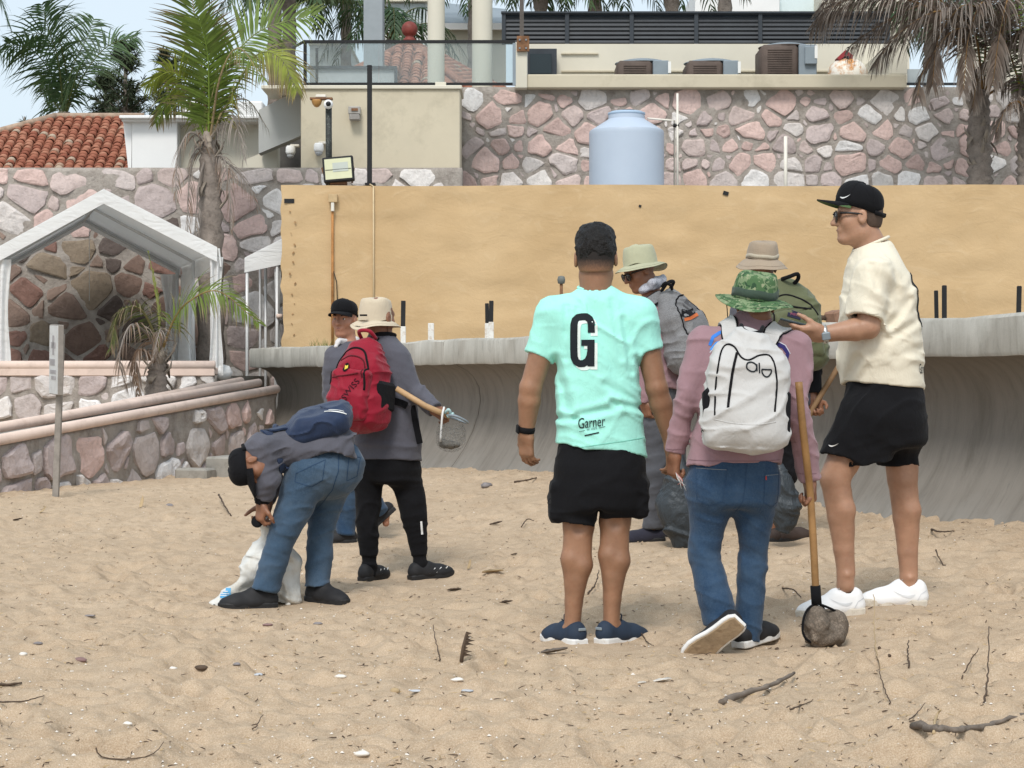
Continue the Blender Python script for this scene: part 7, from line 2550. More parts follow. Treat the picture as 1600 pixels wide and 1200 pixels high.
for nm, pth in (('strap', ((1140, 520, -.16), (1136, 505, -.06), (1134, 497, .02), (1130, 512, .14), (1122, 560, .20))), ('strap', ((1207, 520, -.16), (1214, 510, -.06), (1222, 508, .02), (1226, 520, .14), (1224, 560, .20)))):
 P_ = [J(*q) for q in pth]
 ribbon(nm, P_, .062, .012, C_BAG, bag, bs, .006)
 ribbon('strap_edge', P_, .074, .006, C_BLACK, bag, bs, .004)
mb = MB(); mb.tube(catmull([J(1158, 508, -.15), J(1163, 516, -.20), J(1174, 520, -.21), J(1187, 519, -.20), J(1192, 511, -.15)], 14), .0085, 8); mb.build('carry_loop', C_BLACK, bag, True)
# scoop in his right hand
sc = thing('beach_scoop', 'long wooden handled net scoop with its sand clogged head on the ground', 'scoop', on_ground(1290, 1003))
top, mid, low = J(1248, 597, -.16), J(1266, 772, -.045), J(1275, 930, -.03)
mb = MB(); mb.tube(catmull([top, J(1253, 655, -.145), J(1261, 725, -.095), mid, J(1271, 850, -.035), low], 24), .0150, 12); mb.build('handle', M_WOODH, sc, True)
mb = MB(); mb.tube([J(1274, 915, -.03), J(1275, 930, -.03), J(1276, 944, -.03)], .021, 12); mb.build('grip_wrap', C_BLACK, sc, True)
hoop = [J(*q) for q in ((1276, 942, -.03), (1262, 952, -.05), (1255, 970, -.06), (1255, 990, -.06), (1264, 1002, -.05), (1280, 1007, -.02), (1296, 1002, .03), (1292, 985, .05), (1290, 960, .04), (1284, 946, .0), (1276, 942, -.03))]
mb = MB(); mb.tube(catmull(hoop, 40), .0055, 6, False); mb.tube(catmull([J(1278, 943, -.03), J(1300, 952, .0), J(1318, 964, .05), J(1324, 980, .06), J(1316, 1000, .05), J(1298, 1006, .02)], 24), .005, 6); mb.build('hoop', C_BLACK, sc, True)
def net_mat(name, c, hole, scale):
 t = NT(name).set(.85, 0, .1)
 v = t.coord('Object')
 t.base(t.ramp(t.noise(v, 22, 5, .7), [(.35, tuple(x * .6 for x in c)), (.65, c)]))
 vo = t.n('ShaderNodeTexVoronoi'); vo.inputs['Scale'].default_value = scale; vo.feature = 'DISTANCE_TO_EDGE'; t.l(v, vo.inputs['Vector'])
 al = t.ramp(vo.outputs['Distance'], [(hole, 1.0), (hole + .03, 0.45)])
 t.l(al, t.b.inputs['Alpha'])
 t.bump(t.noise(v, 70, 4), .6, .004)
 return t.m
mb = MB(); mb.tube(catmull([J(1283, 946, -.02), J(1290, 962, .0), J(1294, 985, .02), J(1290, 1004, .0)], 12), .006, 6); mb.build('torn_seam', C_BLACK, sc, True)
def sandy_net():
 t = NT('sandy_net').set(.95, 0, .1)
 v = t.coord('Object')
 vo = t.n('ShaderNodeTexVoronoi'); vo.feature = 'DISTANCE_TO_EDGE'; vo.inputs['Scale'].default_value = 75; t.l(v, vo.inputs['Vector'])
 cord = t.ramp(vo.outputs['Distance'], [(.03, 0.0), (.10, 1.0)])
 t.base(t.mix(cord, (.12, .10, .082), t.ramp(t.noise(v, 11, 6, .75), [(.32, (.085, .07, .055)), (.52, (.21, .17, .135)), (.7, (.34, .28, .22))])))
 b = t.bump(t.noise(v, 26, 5, .7), .9, .012)
 t.bump(cord, -.25, .003, b)
 return t.m
ops = [('u', Ell(J(1277, 977, -.02), (.052, .075, .085)), 0), ('u', Ell(J(1304, 980, .03), (.055, .06, .070)), .04), ('u', Ell(J(1290, 995, .0), (.07, .07, .035)), .04)]
sdf_mesh('net_bag', ops, .006, sandy_net(), sc, 0, lambda P: .008 * vnoise(P * 28) + .004 * vnoise(P * 70))
# cord bundle in his left hand
t = thing('cord_bundle', 'loose pale cord ends hanging from the mauve worker left fist', 'cord', J(1060, 755))
for k in range(7):
 mb = MB(); q = random.Random(k); mb.tube(catmull([J(1056, 738, .0), J(1062 + q.uniform(-3, 5), 748 + q.uniform(-3, 3), -.03), J(1066 + q.uniform(-8, 10), 762 + q.uniform(-6, 6), -.02)], 8), .0012, 4); mb.build('cord', R_WHITE if k % 2 else plain('pink_cord', (.5, .2, .18)), t, True)

# ------------------------------------------------------------------------------------------- 3  man in the cream T-shirt
D = 9.0; J = jx(D)
p3 = thing('person', 'man in a cream T-shirt, black shorts and black cap facing left with a phone', 'person', W(1350, 940, D))
hf = head_frame(J(1341.5, 339.5), (-1, .06, -.04), (-.03, 0, 1))
a, b = J(1381, 606), J(1364, 380)
XL = (0, 1, 0)
LV = [(-.14, .205, .182), (0, .205, .182), (.20, .212, .186, .004), (.42, .210, .180, .004), (.60, .208, .168), (.76, .202, .146), (.88, .168, .118), (.96, .105, .092), (1.02, .075, .078)]
shA, elA, wrA = J(1364, 432, -.195), J(1357, 512, -.235), J(1286, 522, -.225)
shB, elB, wrB = J(1372, 432, .19), J(1378, 530, .21), J(1384, 620, .19)
hipA, knA, anA = J(1350, 645, -.10), J(1306, 748, -.09), J(1321, 897, -.09)
hipB, knB, anB = J(1402, 645, .10), J(1411, 748, .09), J(1419, 902, .09)
body = [('u', Stack(a, b, XL, torso_in(LV, .040), 2.2), 0)] + neck_ops(J(1364, 388), hf, .060) + head_ops(hf, 1.03, .007, 1.12)
body += [('u', Rc(J(1358, 380), J(1340, 378), .040, .024), .03)]
body += arm_ops(shA, elA, wrA, 1.16, 1.06) + arm_ops(shB, elB, wrB, 1.1, .9)
body += hand_ops(wrA, (-1, -.02, .03), (.1, .55, .5), (-.1, .2, 1), (.55, .85, .6), 1.04, index=(.25, .45, .35), tcurl=.25, tout=.30)
body += hand_ops(wrB, (.05, 0, -1), (0, -1, 0), (-1, 0, 0), (.4, .5, .4), 1.0)
body += leg_ops(hipA, knA, anA, (1, 0, 0), 1.20, 1.0) + leg_ops(hipB, knB, anB, (1, 0, 0), 1.20, 1.0)
sdf_mesh('body', body, .0055, S_FAIR, p3)
c_, f_, u_, r_ = hf; RR = Rm(r_, f_, u_)
hg = lambda x, y, z: c_ + r_ * x + f_ * y + u_ * z
ops = [('u', Ell(hg(0, -.012, .032), (.0752, .0955, .088), RR), 0), ('u', Ell(hg(0, -.045, -.020), (.062, .055, .06), RR), .03), ('i', Cut(hg(0, -.02, .0), f_ * .9 - u_ * .25), 0), ('i', Cut(hg(0, -.06, -.050), -u_), 0)]
sdf_mesh('hair', ops, .0045, M_STUB, p3)
cap = ball_cap(p3, hf, C_BLACK, plain('green_visor_lining', (.075, .13, .05), .8), .036, .080, .0985, .112, .6, tilt=.26)
sunglasses(p3, hf, 1.03); lips(p3, hf, 1.03, .007)
tee = [('u', Stack(a, b, XL, LV, 2.3), 0, [Cut(J(1382, 606), (-.09, 0, -1))])]
for sh_, hc, s in ((shA, J(1352, 497, -.235), 1.0), (shB, J(1376, 505, .215), 4.0)):
 tee.append(('u', Rc(sh_, Vector(sh_).lerp(Vector(hc), 1.1), .092, .076, None, (.006, 4, .6, .5, s)), .06, [Cut(hc, Vector(hc) - Vector(sh_))]))
tee.append(('s', Rc(J(1362, 386), J(1352, 368), .066, .068), .004))
def cream_disp(P):
 out = cloth_disp(.008, 9, 4.5, 6.0, .0025, (.5, .3))(P)
 X = (P[:, 0] / (D / FPX)) + CX; Z = HY - (P[:, 2] - CAMZ) / (D / FPX)
 front = np.clip(-(P[:, 1] - D) / .05, 0, 1)
 for (x0, y0, x1, y1, w, amp) in ((1384, 430, 1390, 462, 5, .003), (1378, 510, 1410, 470, 6, .008), (1376, 530, 1420, 505, 6, .006), (1385, 560, 1430, 545, 7, .005), (1330, 560, 1320, 600, 6, .006), (1345, 575, 1330, 600, 5, .004), (1345, 420, 1352, 455, 5, .004), (1390, 480, 1420, 440, 6, .005)):
  ux, uy = x1 - x0, y1 - y0
  tt = np.clip(((X - x0) * ux + (Z - y0) * uy) / (ux * ux + uy * uy), 0, 1)
  dd = np.sqrt((X - x0 - tt * ux) ** 2 + (Z - y0 - tt * uy) ** 2)
  out = out + front * (amp * np.exp(-(dd / w) ** 2) * 1.05 - amp * .75 * np.exp(-((dd - w * 1.7) / w) ** 2))
 return out
te3 = sdf_mesh('t_shirt', tee, .0060, C_CREAM, p3, .020, cream_disp)
collar_ring(p3, J(1361, 381.5), (-.42, 0, 1), .074, .082, (0, 1, 0), .007, C_CREAM)
bv = bvh_of(te3)
# the back print wraps out of sight: its letter seen edge-on, and the small name near the hem
back_dir = Vector((-1, .0, 0))
pc3 = J(1440, 470)
place = lambda u, v: Vector((pc3.x + .1, D - .06 + u, pc3.z + v))
gl = [(.045, .055), (.045, .085), (.03, .105), (0, .11), (-.03, .105), (-.046, .085), (-.047, 0), (-.046, -.075), (-.03, -.10), (0, -.105), (.03, -.09), (.045, -.06), (.045, 0), (.005, 0)]
for off, mt, lf in (((.013, -.014), cloth('aqua_print', (.22, .62, .60), sheen=0), .0022), ((0, 0), C_INK, .004)):
 pts, fs = stroke([(x + off[0], y + off[1]) for x, y in gl], .028, .008); decal('print_letter', pts, fs, place, bv, (-1, 0, 0), mt, p3, lf, .3)
pn = W(1437, 577, D)
pts, fs = text_shape('Garner', .062, .62)
decal('print_name', pts, fs, lambda u, v: Vector((pn.x, D - .10 + u, pn.z + v)), bv, Vector((-1, .55, 0)), C_INK, p3, .003, .3)
shorts = [('u', Stack(J(1384, 690), J(1381, 600), XL, [(-.1, .19, .170), (.4, .205, .178), (.9, .190, .166), (1.3, .180, .150)], 2.4), 0),
   ('u', Rc(J(1352, 655, -.10), J(1306, 740, -.095), .112, .104, None, (.005, 4, .7, .5, 2)), .06, [Cut(J(1330, 717, -.1), (-.22, 0, -1))]), ('u', Rc(J(1394, 655, .10), J(1407, 760, .09), .104, .086, None, (.005, 4, .7, .5, 6)), .06, [Cut(J(1410, 727, .09), (0, 0, -1))]),
   ('u', Rc(J(1360, 655, -.10), J(1350, 760, -.10), .110, .095), .05, [Cut(J(1350, 723, -.1), (.14, 0, -1))])]
shorts.append(('s', Rc(J(1309, 722, -.35), J(1309, 722, .0), .020, .020), .004))
so3 = sdf_mesh('shorts', shorts, .0066, C_BLACK, p3, .014, cloth_disp(.006, 8, 4, 14.0))
b3 = bvh_of(so3)
pts, fs = stroke([(1316, 593), (1345, 596), (1380, 599), (1420, 603), (1446, 604)], 1.0, 4); decal('hem_stitching', pts, fs, lambda u, v: J(u, v, -.25), bv, (0, 1, 0), cloth('cream_seam', (.55, .49, .38), .05, sheen=0), p3, .002)
pts, fs = stroke([(1329, 490), (1350, 492), (1376, 490)], .9, 3); decal('cuff_stitching', pts, fs, lambda u, v: J(u, v, -.35), bv, (0, 1, 0), cloth('cream_seam', (.55, .49, .38), .05, sheen=0), p3, .002)
swoosh(lambda u, v: J(1286.5 + u, 702 - v * .8, -.4), b3, (.25, 1, 0), 17, R_WHITE, so3, .003)
bc = bvh_of(cap)
swoosh(lambda u, v: J(1314 + u * .95, 303 - v * .8, -.3), bc, (.15, 1, 0), 17, R_WHITE, cap, .002)
for an, fd, L_ in ((anA, (-1, -.06), .292), (anB, (-1, .12), .29)):
 h_, t_ = stand(an, fd, L_, -.008, .078)
 s3 = shoe(p3, h_, t_, (0, 0, 1), L_WHITE, plain('sandy_white_sole', (.60, .55, .47), .7, .1, 12, .2, .002, 80, dirt=(.40, .32, .23)), lace=plain('grey_white_lace', (.58, .58, .58), .7), collar=.105, width=.106, sole_h=.036)
 bq = bvh_of(s3)
 swoosh(lambda u, v: h_ + Vector((-.055 - u, -.2, .040 + v * .7)), bq, (0, 1, 0), .10, plain('soft_grey_trim', (.60, .61, .62), .5), s3, .002)
 pts, fs = stroke([(-.015, .085), (.03, .062), (.045, .035)], .004, .01); decal('panel_seam', pts, fs, lambda u, v: h_ + Vector((-u, -.2, v)), bq, (0, 1, 0), plain('soft_grey_trim', (.60, .61, .62), .5), s3, .002)
watch(p3, wrA + Vector((.008, 0, 0)), wrA - elA, (.0, -1, -.25), .0345, M_GREYMETAL, plain('steel_bracelet', (.55, .55, .54), .3, .15, 40, 0, metal=.9), wid=.020)
ph = thing('smartphone', 'thin dark phone held out in the cream shirted man hand', 'phone', J(1240, 508, -.21))
c = J(1242, 508.5, -.215)
M = Matrix.Rotation(math.radians(14), 3, 'Y') @ Matrix.Rotation(math.radians(-18), 3, 'X')
mb = MB(); mb.box(c, (.145, .072, .009), M, .003); mb.build('phone_body', plain('dark_phone', (.03, .04, .045), .25), ph)
mb = MB(); mb.box(c + M @ Vector((0, 0, .0055)), (.137, .066, .0015), M); mb.build('screen', plain('phone_glass', (.10, .13, .13), .08), ph)
# ------------------------------------------------------------------------------------------- 4  worker with the red rucksack
D = 11.7; J = jx(D)
p4 = thing('person', 'worker in slate grey top, black trousers and sand coloured bucket hat seen from behind', 'person', W(610, 912, D))
hf = head_frame(J(593, 497, .0), (.62, .78, -.10), (.05, .05, 1))
X4 = Vector((.78, -.62, 0))
X4 = Vector((.90, -.44, 0))
a, b = J(606, 735), J(597, 524)
LV = [(-.1, .205, .155), (0, .200, .15), (.28, .190, .145), (.50, .184, .140), (.70, .182, .134), (.84, .170, .118), (.93, .130, .094), (1.0, .080, .074), (1.06, .066, .066)]
shB, elB, wrB = J(622, 558, -.06), J(647, 612, -.10), J(676, 638, -.16)
shA, elA, wrA = J(560, 556, .10), J(548, 625, .16), J(566, 668, .05)
hipA, knA, anA = J(577, 738), J(573, 818), J(576, 893)
hipB, knB, anB = J(633, 738), J(647, 806), J(658, 888)
body = [('u', Stack(a, b, X4, torso_in(LV)[1:], 2.3), 0)] + neck_ops(J(598, 530), hf, .056) + head_ops(hf)
body += arm_ops(shA, elA, wrA, .9, .8) + arm_ops(shB, elB, wrB, .9, .8)
body += hand_ops(wrB, (.75, -.1, -.5), (-.2, .6, -.5), (.4, .2, .8), (.9, 1.1, .8), .95) + hand_ops(wrA, (.6, .2, -.8), (.3, -.5, 0), (0, -.8, .2), (.9, 1.0, .7), .95)
body += leg_ops(hipA, knA, anA, (-.6, -.8, 0), .72) + leg_ops(hipB, knB, anB, (-.6, -.8, 0), .72)
sdf_mesh('body', body, .0074, S_BROWN, p4)
shirt = [('u', Stack(a, b, X4, LV, 2.3), 0, [Cut(J(606, 719), (.0, 0, -1))])] + sleeve(shA, elA, wrA, .070, .056, .046, None, .006, 3.0) + sleeve(shB, elB, wrB, .076, .062, .050, J(681, 640, -.16), .012, 7.0) + [('s', Rc(J(598, 522), J(598, 502), .058, .062), .004)]
sh4 = sdf_mesh('shirt', shirt, .0076, C_GREY, p4, 0, cloth_disp(.009, 8, 4, 5.0, .003, (.4, .3)))
collar_ring(p4, J(598, 524), (0, .1, 1), .068, .068, (1, 0, 0), .013, C_BLACK)
tr = [('u', Stack(J(604, 752), J(605, 705), X4, [(-.1, .165, .12), (.4, .186, .14), (.8, .178, .13), (1.2, .165, .11)], 2.3), 0)]
tr += trouser(hipA, knA, J(576, 868), .088, .068, .046, None, .006, 2.0, .02) + trouser(hipB, knB, J(655, 869), .090, .070, .050, None, .006, 6.0)
tr += [('u', Rc(J(576, 862), J(576, 893), .047, .044, None, (.005, 6, .5, .6, 3)), .008), ('u', Rc(J(654, 862), J(658, 890), .048, .042, None, (.005, 6, .5, .6, 8)), .008)]
tr4 = sdf_mesh('trousers', tr, .0068, C_BLACK, p4, 0, cloth_disp(.007, 7, 5, 8.0))
bt = bvh_of(tr4)
pts, fs = stroke([(658, 814), (659.5, 835)], 3.0, 3); decal('reflective_strip', pts, fs, lambda u, v: W(u, v, D - .05), bt, (0, 1, 0), R_WHITE, p4, .003)
bucket_hat(p4, head_frame(J(587, 502, .0), (.62, .78, .0), (-.06, -.10, 1)), C_TANHAT, None, .100, .125, .045, .030, (0, 0), .008, 0, 1.2, .0)
mb = MB(); mb.box(W(568, 492.5, D - .125), (.042, .006, .010)); mb.build('hat_label', C_BLACK, p4)
mb = MB(); mb.tube([J(603, 503, -.03), J(605, 512, -.05), J(606, 522, -.06)], .0025, 5); mb.build('chin_cord', plain('brown_cord', (.12, .05, .03)), p4, True)
for an, fd, L_ in ((anA, (.45, .89), .27), (anB, (.86, .5), .28)):
 h_, t_ = stand(an, fd, L_)
 s_ = shoe(p4, h_, t_, (0, 0, 1), L_BLACK, R_BLACK, lace=L_BLACK, collar=.09, sole_h=.032)
 dd = (t_ - h_).normalized(); sd = Vector((dd.y, -dd.x, 0))
 mb = MB()
 for k in range(3): mb.tube([h_ + dd * (.10 + k * .045) + sd * .046 + Vector((0, 0, .035)), h_ + dd * (.14 + k * .04) + sd * .041 + Vector((0, 0, .062))], .003, 5)
 mb.build('shoe_trim', R_WHITE, s_, True)
# red rucksack
C_RED = cloth('red_nylon', (.26, .008, .024), .10, 220, .55, .3)
bag, bb_, pk_, g, (r_, o_, u_) = backpack('backpack', 'red rucksack with a black oval badge slung on the slate grey worker', J(566, 600, -.20), (.07, .10, 1), (-.52, -.85, .08), .30, .53, .22, C_RED, None, (.86, .56, -.14), .78, None, C_RED, .008, 6, .0068)
bvb = bvh_of(bb_, pk_)
sg = 1 if r_.x > 0 else -1
surf_tube('main_zip', [(-.115 * sg, -.02), (-.105 * sg, .11), (-.04 * sg, .185), (.05 * sg, .18), (.105 * sg, .09), (.118 * sg, -.05)], g, o_, bvb, .0065, C_BLACK, bag)
surf_tube('pocket_zip', [(-.10 * sg, .02), (-.02 * sg, .03), (.07 * sg, .045)], g, o_, bvb, .0045, cloth('dark_red_trim', (.12, .006, .012)), bag)
surf_tube('top_zip', [(-.085 * sg, .12), (-.01 * sg, .145), (.075 * sg, .12), (.10 * sg, .02)], g, o_, bvb, .005, cloth('dark_red_trim', (.10, .006, .012)), bag)
pcl = lambda u, v: g(u, .5, v)
def disc(cx, cz, rx, rz, n=20):
 return [(cx, cz)] + [(cx + rx * math.cos(i * 2 * math.pi / n), cz + rz * math.sin(i * 2 * math.pi / n)) for i in range(n)], [(0, 1 + i, 1 + (i + 1) % n) for i in range(n)]
pts, fs = disc(-.02 * sg, .078, .020, .026); decal('badge', pts, fs, pcl, bvb, -o_, C_BLACK, bag, .005, .3)
pts = [(-.02 * sg + x, .078 + z) for x, z in ((-.012, .014), (0, .008), (.012, .014), (.011, -.004), (0, -.017), (-.011, -.004))]
decal('badge_emblem', pts, [(0, 1, 4, 5), (1, 2, 3, 4)], pcl, bvb, -o_, plain('yellow_patch', (.62, .47, .06)), bag, .008, .3)
tp, tf = text_shape('EKSWISS', .062, .80)
ca, sa = math.cos(math.radians(60)), math.sin(math.radians(60))
pts = [((.028 + x * ca - y * sa) * sg, -.075 + x * sa + y * ca) for x, y in tp]
decal('lettering', pts, tf, pcl, bvb, -o_, cloth('dark_lettering', (.035, .006, .012), sheen=0), bag, .004, .3)
b4 = bvh_of(sh4)
e = g(.15 * sg, -.02, -.07)
mb = MB(); mb.box(e, (.05, .16, .17), Matrix(Rm(r_, o_, u_).tolist()), .02); mb.build('side_pocket', C_BLACK, bag)
ribbon('strap', [J(575, 533, -.14), J(588, 530, -.06), J(606, 536, .0), J(622, 548, .10)], .05, .010, C_BLACK, bag, b4, .006)
ribbon('strap', [J(585, 560, -.17), J(590, 590, -.18), J(605, 615, -.15), J(622, 632, -.06)], .04, .010, C_BLACK, bag, b4, .006)
mb = MB(); mb.box(J(583, 563, -.21), (.035, .02, .05), None, .006); mb.build('buckle', R_BLACK, bag)
mb = MB(); mb.box(J(649, 658, -.10), (.035, .012, .26), Matrix.Rotation(-.20, 3, 'Y'), .003); mb.build('loose_strap', C_BLACK, bag)
# short netted scoop
sc = thing('hand_net', 'short wooden handled wire net scoop held by the worker with the red rucksack', 'scoop', J(700, 650, -.2))
h0, h1, h2 = J(619, 607, -.22), J(664, 634, -.22), J(703, 651, -.22)
mb = MB(); mb.tube([h0, h1, h2], .0165, 12); mb.build('handle', M_WOODL, sc, True)
mb = MB(); mb.tube(catmull([J(698, 649, -.24), J(712, 650, -.30), J(728, 658, -.26), J(730, 661, -.2), J(716, 656, -.12), J(700, 651, -.2)], 20), .007, 6); mb.build('hoop', M_GREYMETAL, sc, True)
def wire_mat():
 t = NT('fine_wire_net').set(.6, .3, .3)
 t.base((.20, .195, .18))
 uv = t.coord('Object', (55, 55, 55))
 w1 = t.n('ShaderNodeTexVoronoi'); w1.feature = 'DISTANCE_TO_EDGE'; w1.inputs['Scale'].default_value = 1.0; t.l(uv, w1.inputs['Vector'])
 t.l(t.ramp(w1.outputs['Distance'], [(.04, .42), (.07, .04)]), t.b.inputs['Alpha'])
 return t.m
ops = [('u', Ell(J(705, 678, -.22), (.085, .075, .098)), 0), ('u', Ell(J(704, 692, -.22), (.075, .07, .045)), .03), ('i', Cut(J(705, 655, -.22), (.25, 0, 1)), 0), ('s', Ell(J(705, 676, -.22), (.079, .069, .095)), .0)]
sdf_mesh('net_bag', ops, .005, wire_mat(), sc)
ops = [('u', Ell(J(703, 695, -.22), (.058, .05, .022)), 0), ('u', Ell(J(692, 691, -.22), (.03, .03, .018)), .02)]
sdf_mesh('catch', ops, .005, plain('grey_debris', (.16, .15, .135), .9, .5, 30, .8, .005, 60), sc, 0, lambda P: .006 * vnoise(P * 60))
mb = MB(); mb.tube(catmull([J(694, 636, -.25), J(691, 650, -.27), J(688, 690, -.26)], 10), .006, 6); mb.build('cord', R_WHITE, sc, True)
mb = MB(); mb.tube(catmull([J(695, 645, -.24), J(701, 640, -.26), J(704, 648, -.24), J(699, 651, -.25), J(709, 646, -.24)], 16), .009, 6); mb.build('knot', plain('aqua_cord', (.35, .50, .50)), sc, True)

# ------------------------------------------------------------------------------------------- 5  man bending over the sack
D = 10.7; J = jx(D)
p5 = thing('person', 'man in blue jeans and slate grey top bending down over a white sack', 'person', W(450, 950, D))
a, b = J(540, 712), J(410, 694)
UP5 = Vector((-1, 0, .10))
hf = head_frame(J(394, 726, -.20), (.24, -.30, -1), (-1, -.10, -.10))
shA, elA, wrA = J(408, 704, -.17), J(417, 747, -.20), J(409, 785, -.17)
shB, elB, wrB = J(412, 704, .17), J(425, 750, .19), J(417, 783, .02)
hipA, knA, anA = J(484, 738, -.09), J(446, 826, -.11), J(411, 930, -.11)
hipB, knB, anB = J(522, 738, .10), J(500, 830, .12), J(497, 923, .10)
LV = [(-.15, .175, .125), (.05, .178, .125), (.30, .182, .122), (.55, .190, .118), (.78, .190, .108), (.92, .150, .088), (1.02, .095, .070), (1.08, .065, .060)]
body = [('u', Stack(a, b, (0, 1, 0), torso_in(LV, .05)[1:], 2.3), 0)] + neck_ops(J(416, 704, -.05), hf, .056) + head_ops(hf, .95)
body += arm_ops(shA, elA, wrA, .95, .8) + arm_ops(shB, elB, wrB, .95, .8)
body += hand_ops(wrA, (-.12, -.05, -1), (.8, .5, 0), (.5, -.8, 0), (.9, 1.1, .8), 1.0, tcurl=.6) + hand_ops(wrB, (-.2, -.2, -1), (-.5, -.8, 0), (-.8, .4, 0), (.8, 1.0, .8), 1.0)
body += leg_ops(hipA, knA, anA, (1, 0, 0), .72) + leg_ops(hipB, knB, anB, (1, 0, 0), .72)
sdf_mesh('body', body, .0068, S_BROWN, p5)
hemn = Vector((.72, 0, -.60))
shirt = [('u', Stack(a, b, (0, 1, 0), LV, 2.3), 0, [Cut(J(478, 724), (.52, 0, -.85))]), ('u', Ell(J(524, 711), (.150, .190, .160)), .05, [Cut(J(539, 709), (-.30, 0, -.95)), Cut(J(559, 712), (1, 0, .3))])]
shirt += sleeve(shA, elA, wrA, .092, .068, .050, J(411, 781, -.17), .009, 3.0, .06) + sleeve(shB, elB, wrB, .088, .066, .050, None, .008, 9.0, .06)
sh5 = sdf_mesh('shirt', shirt, .0076, C_GREY, p5, 0, cloth_disp(.009, 8, 7, 15.0, .003, (.6, -.4)))
je = [('u', Ell(J(518, 735), (.150, .178, .150)), 0), ('u', Rc(J(480, 733), J(532, 724), .115, .125), .05)]
je += trouser(hipA, knA, J(412, 922, -.11), .112, .078, .064, (-.2, 0, -1), .008, 2.0, .06, .012) + trouser(hipB, knB, J(497, 914, .10), .112, .076, .070, (0, 0, -1), .008, 6.0, .06, .016)
je5 = sdf_mesh('jeans', je, .0072, C_JEANS2, p5, 0, cloth_disp(.0055, 8, 6, 19.0, .0030, (-.3, .3)))
b5 = bvh_of(je5)
for pth in (((464, 739), (509, 718), (505, 750), (488, 760), (462, 752)), ((545, 712), (561, 716), (556, 745), (541, 752))):
 pts, fs = stroke(list(pth), 1.0, 3, True); decal('pocket_seam', pts, fs, lambda u, v: W(u, v, D - .15), b5, (0, 1, 0), M_THREAD, p5, .002)
pts, fs = stroke([(530, 708), (530, 735), (520, 765), (490, 800)], 1.2, 3); decal('seat_seam', pts, fs, lambda u, v: W(u, v, D - .12), b5, (0, 1, 0), M_THREAD, p5, .002)
pts, fs = stroke([(424, 790), (408, 850), (396, 905)], .9, 3); decal('side_seam', pts, fs, lambda u, v: W(u, v, D - .15), b5, (0, 1, 0), M_THREAD, p5, .002)
ball_cap(p5, hf, C_BLACK, None, .030, .080, .092, .088, .1)
for an, fd, L_ in ((anA, (-1, -.25), .30), (anB, (.75, -.66), .29)):
 h_, t_ = stand(an, fd, L_)
 shoe(p5, h_, t_, (0, 0, 1), L_BLACK, R_BLACK, lace=L_BLACK, collar=.098, width=.104, sole_h=.034)
watch(p5, wrA.lerp(elA, .12), wrA - elA, (-.4, -1, 0), .036, C_BLACK, C_BLACK, wid=.024)
# his navy rucksack, lying along the back
C_NAVY = cloth('navy_nylon', (.020, .034, .075), .15, 220, .6, .3)
bag, bb_, pk_, g, (r_, o_, u_) = backpack('backpack', 'flat navy rucksack with a white stripe lying on the bending man back', J(494, 661, -.02), (-1, 0, -.20), (-.10, -.22, 1), .33, .38, .12, C_NAVY, None, None, .85, None, C_NAVY, .010, 9, .0066)
bvb = bvh_of(bb_)
pts, fs = stroke([(505, 637.5), (540, 643)], 2.2, 3); decal('stripe', pts, fs, lambda u, v: W(u, v, D - .2), bvb, (0, 1, -.35), R_WHITE, bag, .004)
pts, fs = stroke([(512, 634.5), (536, 638.5)], 1.2, 2); decal('print_line', pts, fs, lambda u, v: W(u, v, D - .2), bvb, (0, 1, -.35), R_WHITE, bag, .004)
b5s = bvh_of(sh5)
ribbon('strap', [J(450, 655, -.10), J(428, 664, -.12), J(412, 684, -.16), J(428, 722, -.14), J(450, 735, -.13)], .055, .010, C_NAVY, bag, b5s, .006)
# white sack
t = thing('sack', 'dirty white woven sack with a blue label pulled up by the bending man', 'sack', on_ground(400, 950))
ops = [('u', Rc(J(410, 800, -.10), J(424, 850, .02), .026, .060), 0), ('u', Rc(J(424, 850, .02), J(412, 890, .02), .060, .13, (Vector((0, 1, 0)), .6)), .04), ('u', Rc(J(375, 930, -.02), J(437, 932, .04), .075, .085, (Vector((0, 1, 0)), .8)), .07), ('u', Rc(J(415, 876, .0), J(338, 944, -.12), .085, .018), .05), ('u', Rc(J(345, 942, -.12), J(420, 944, -.06), .022, .03), .05), ('u', Rc(J(430, 868, .06), J(456, 930, .06), .07, .050), .06), ('u', Rc(J(440, 850, .06), J(465, 878, .08), .03, .034), .05), ('u', Rc(J(463, 880, .08), J(452, 940, .05), .03, .03), .04), ('i', Cut(on_ground(400, 951), (0, 0, -1)), 0)]
def sack_mat():
 q = NT('dirty_white_sack').set(.6, 0, .3)
 v = q.coord('Object')
 q.base(q.mix(q.ramp(q.noise(v, 4, 6, .7), [(.5, 0.0), (.7, .7)]), (.66, .66, .63), (.42, .37, .29)))
 b = q.bump(q.noise(q.coord('Object', (1, 1, .5)), 12, 5, .6, 1.2), .7, .02)
 q.bump(q.noise(v, 300, 2), .2, .001, b)
 return q.m
sk = sdf_mesh('sack_body', ops, .007, sack_mat(), t, 0, cloth_disp(.018, 9, 5, 22.0, .008, (.7, .2)))
bk = bvh_of(sk)
P_ = [(342 + 19 * i / 5, 919 + 14 * j / 4) for i in range(6) for j in range(5)]
F_ = [(i * 5 + j, (i + 1) * 5 + j, (i + 1) * 5 + j + 1, i * 5 + j + 1) for i in range(5) for j in range(4)]
decal('label', P_, F_, lambda u, v: W(u, v, D - .1), bk, (0, 1, 0), plain('blue_label', (.10, .36, .62), .6, .1), t, .004)
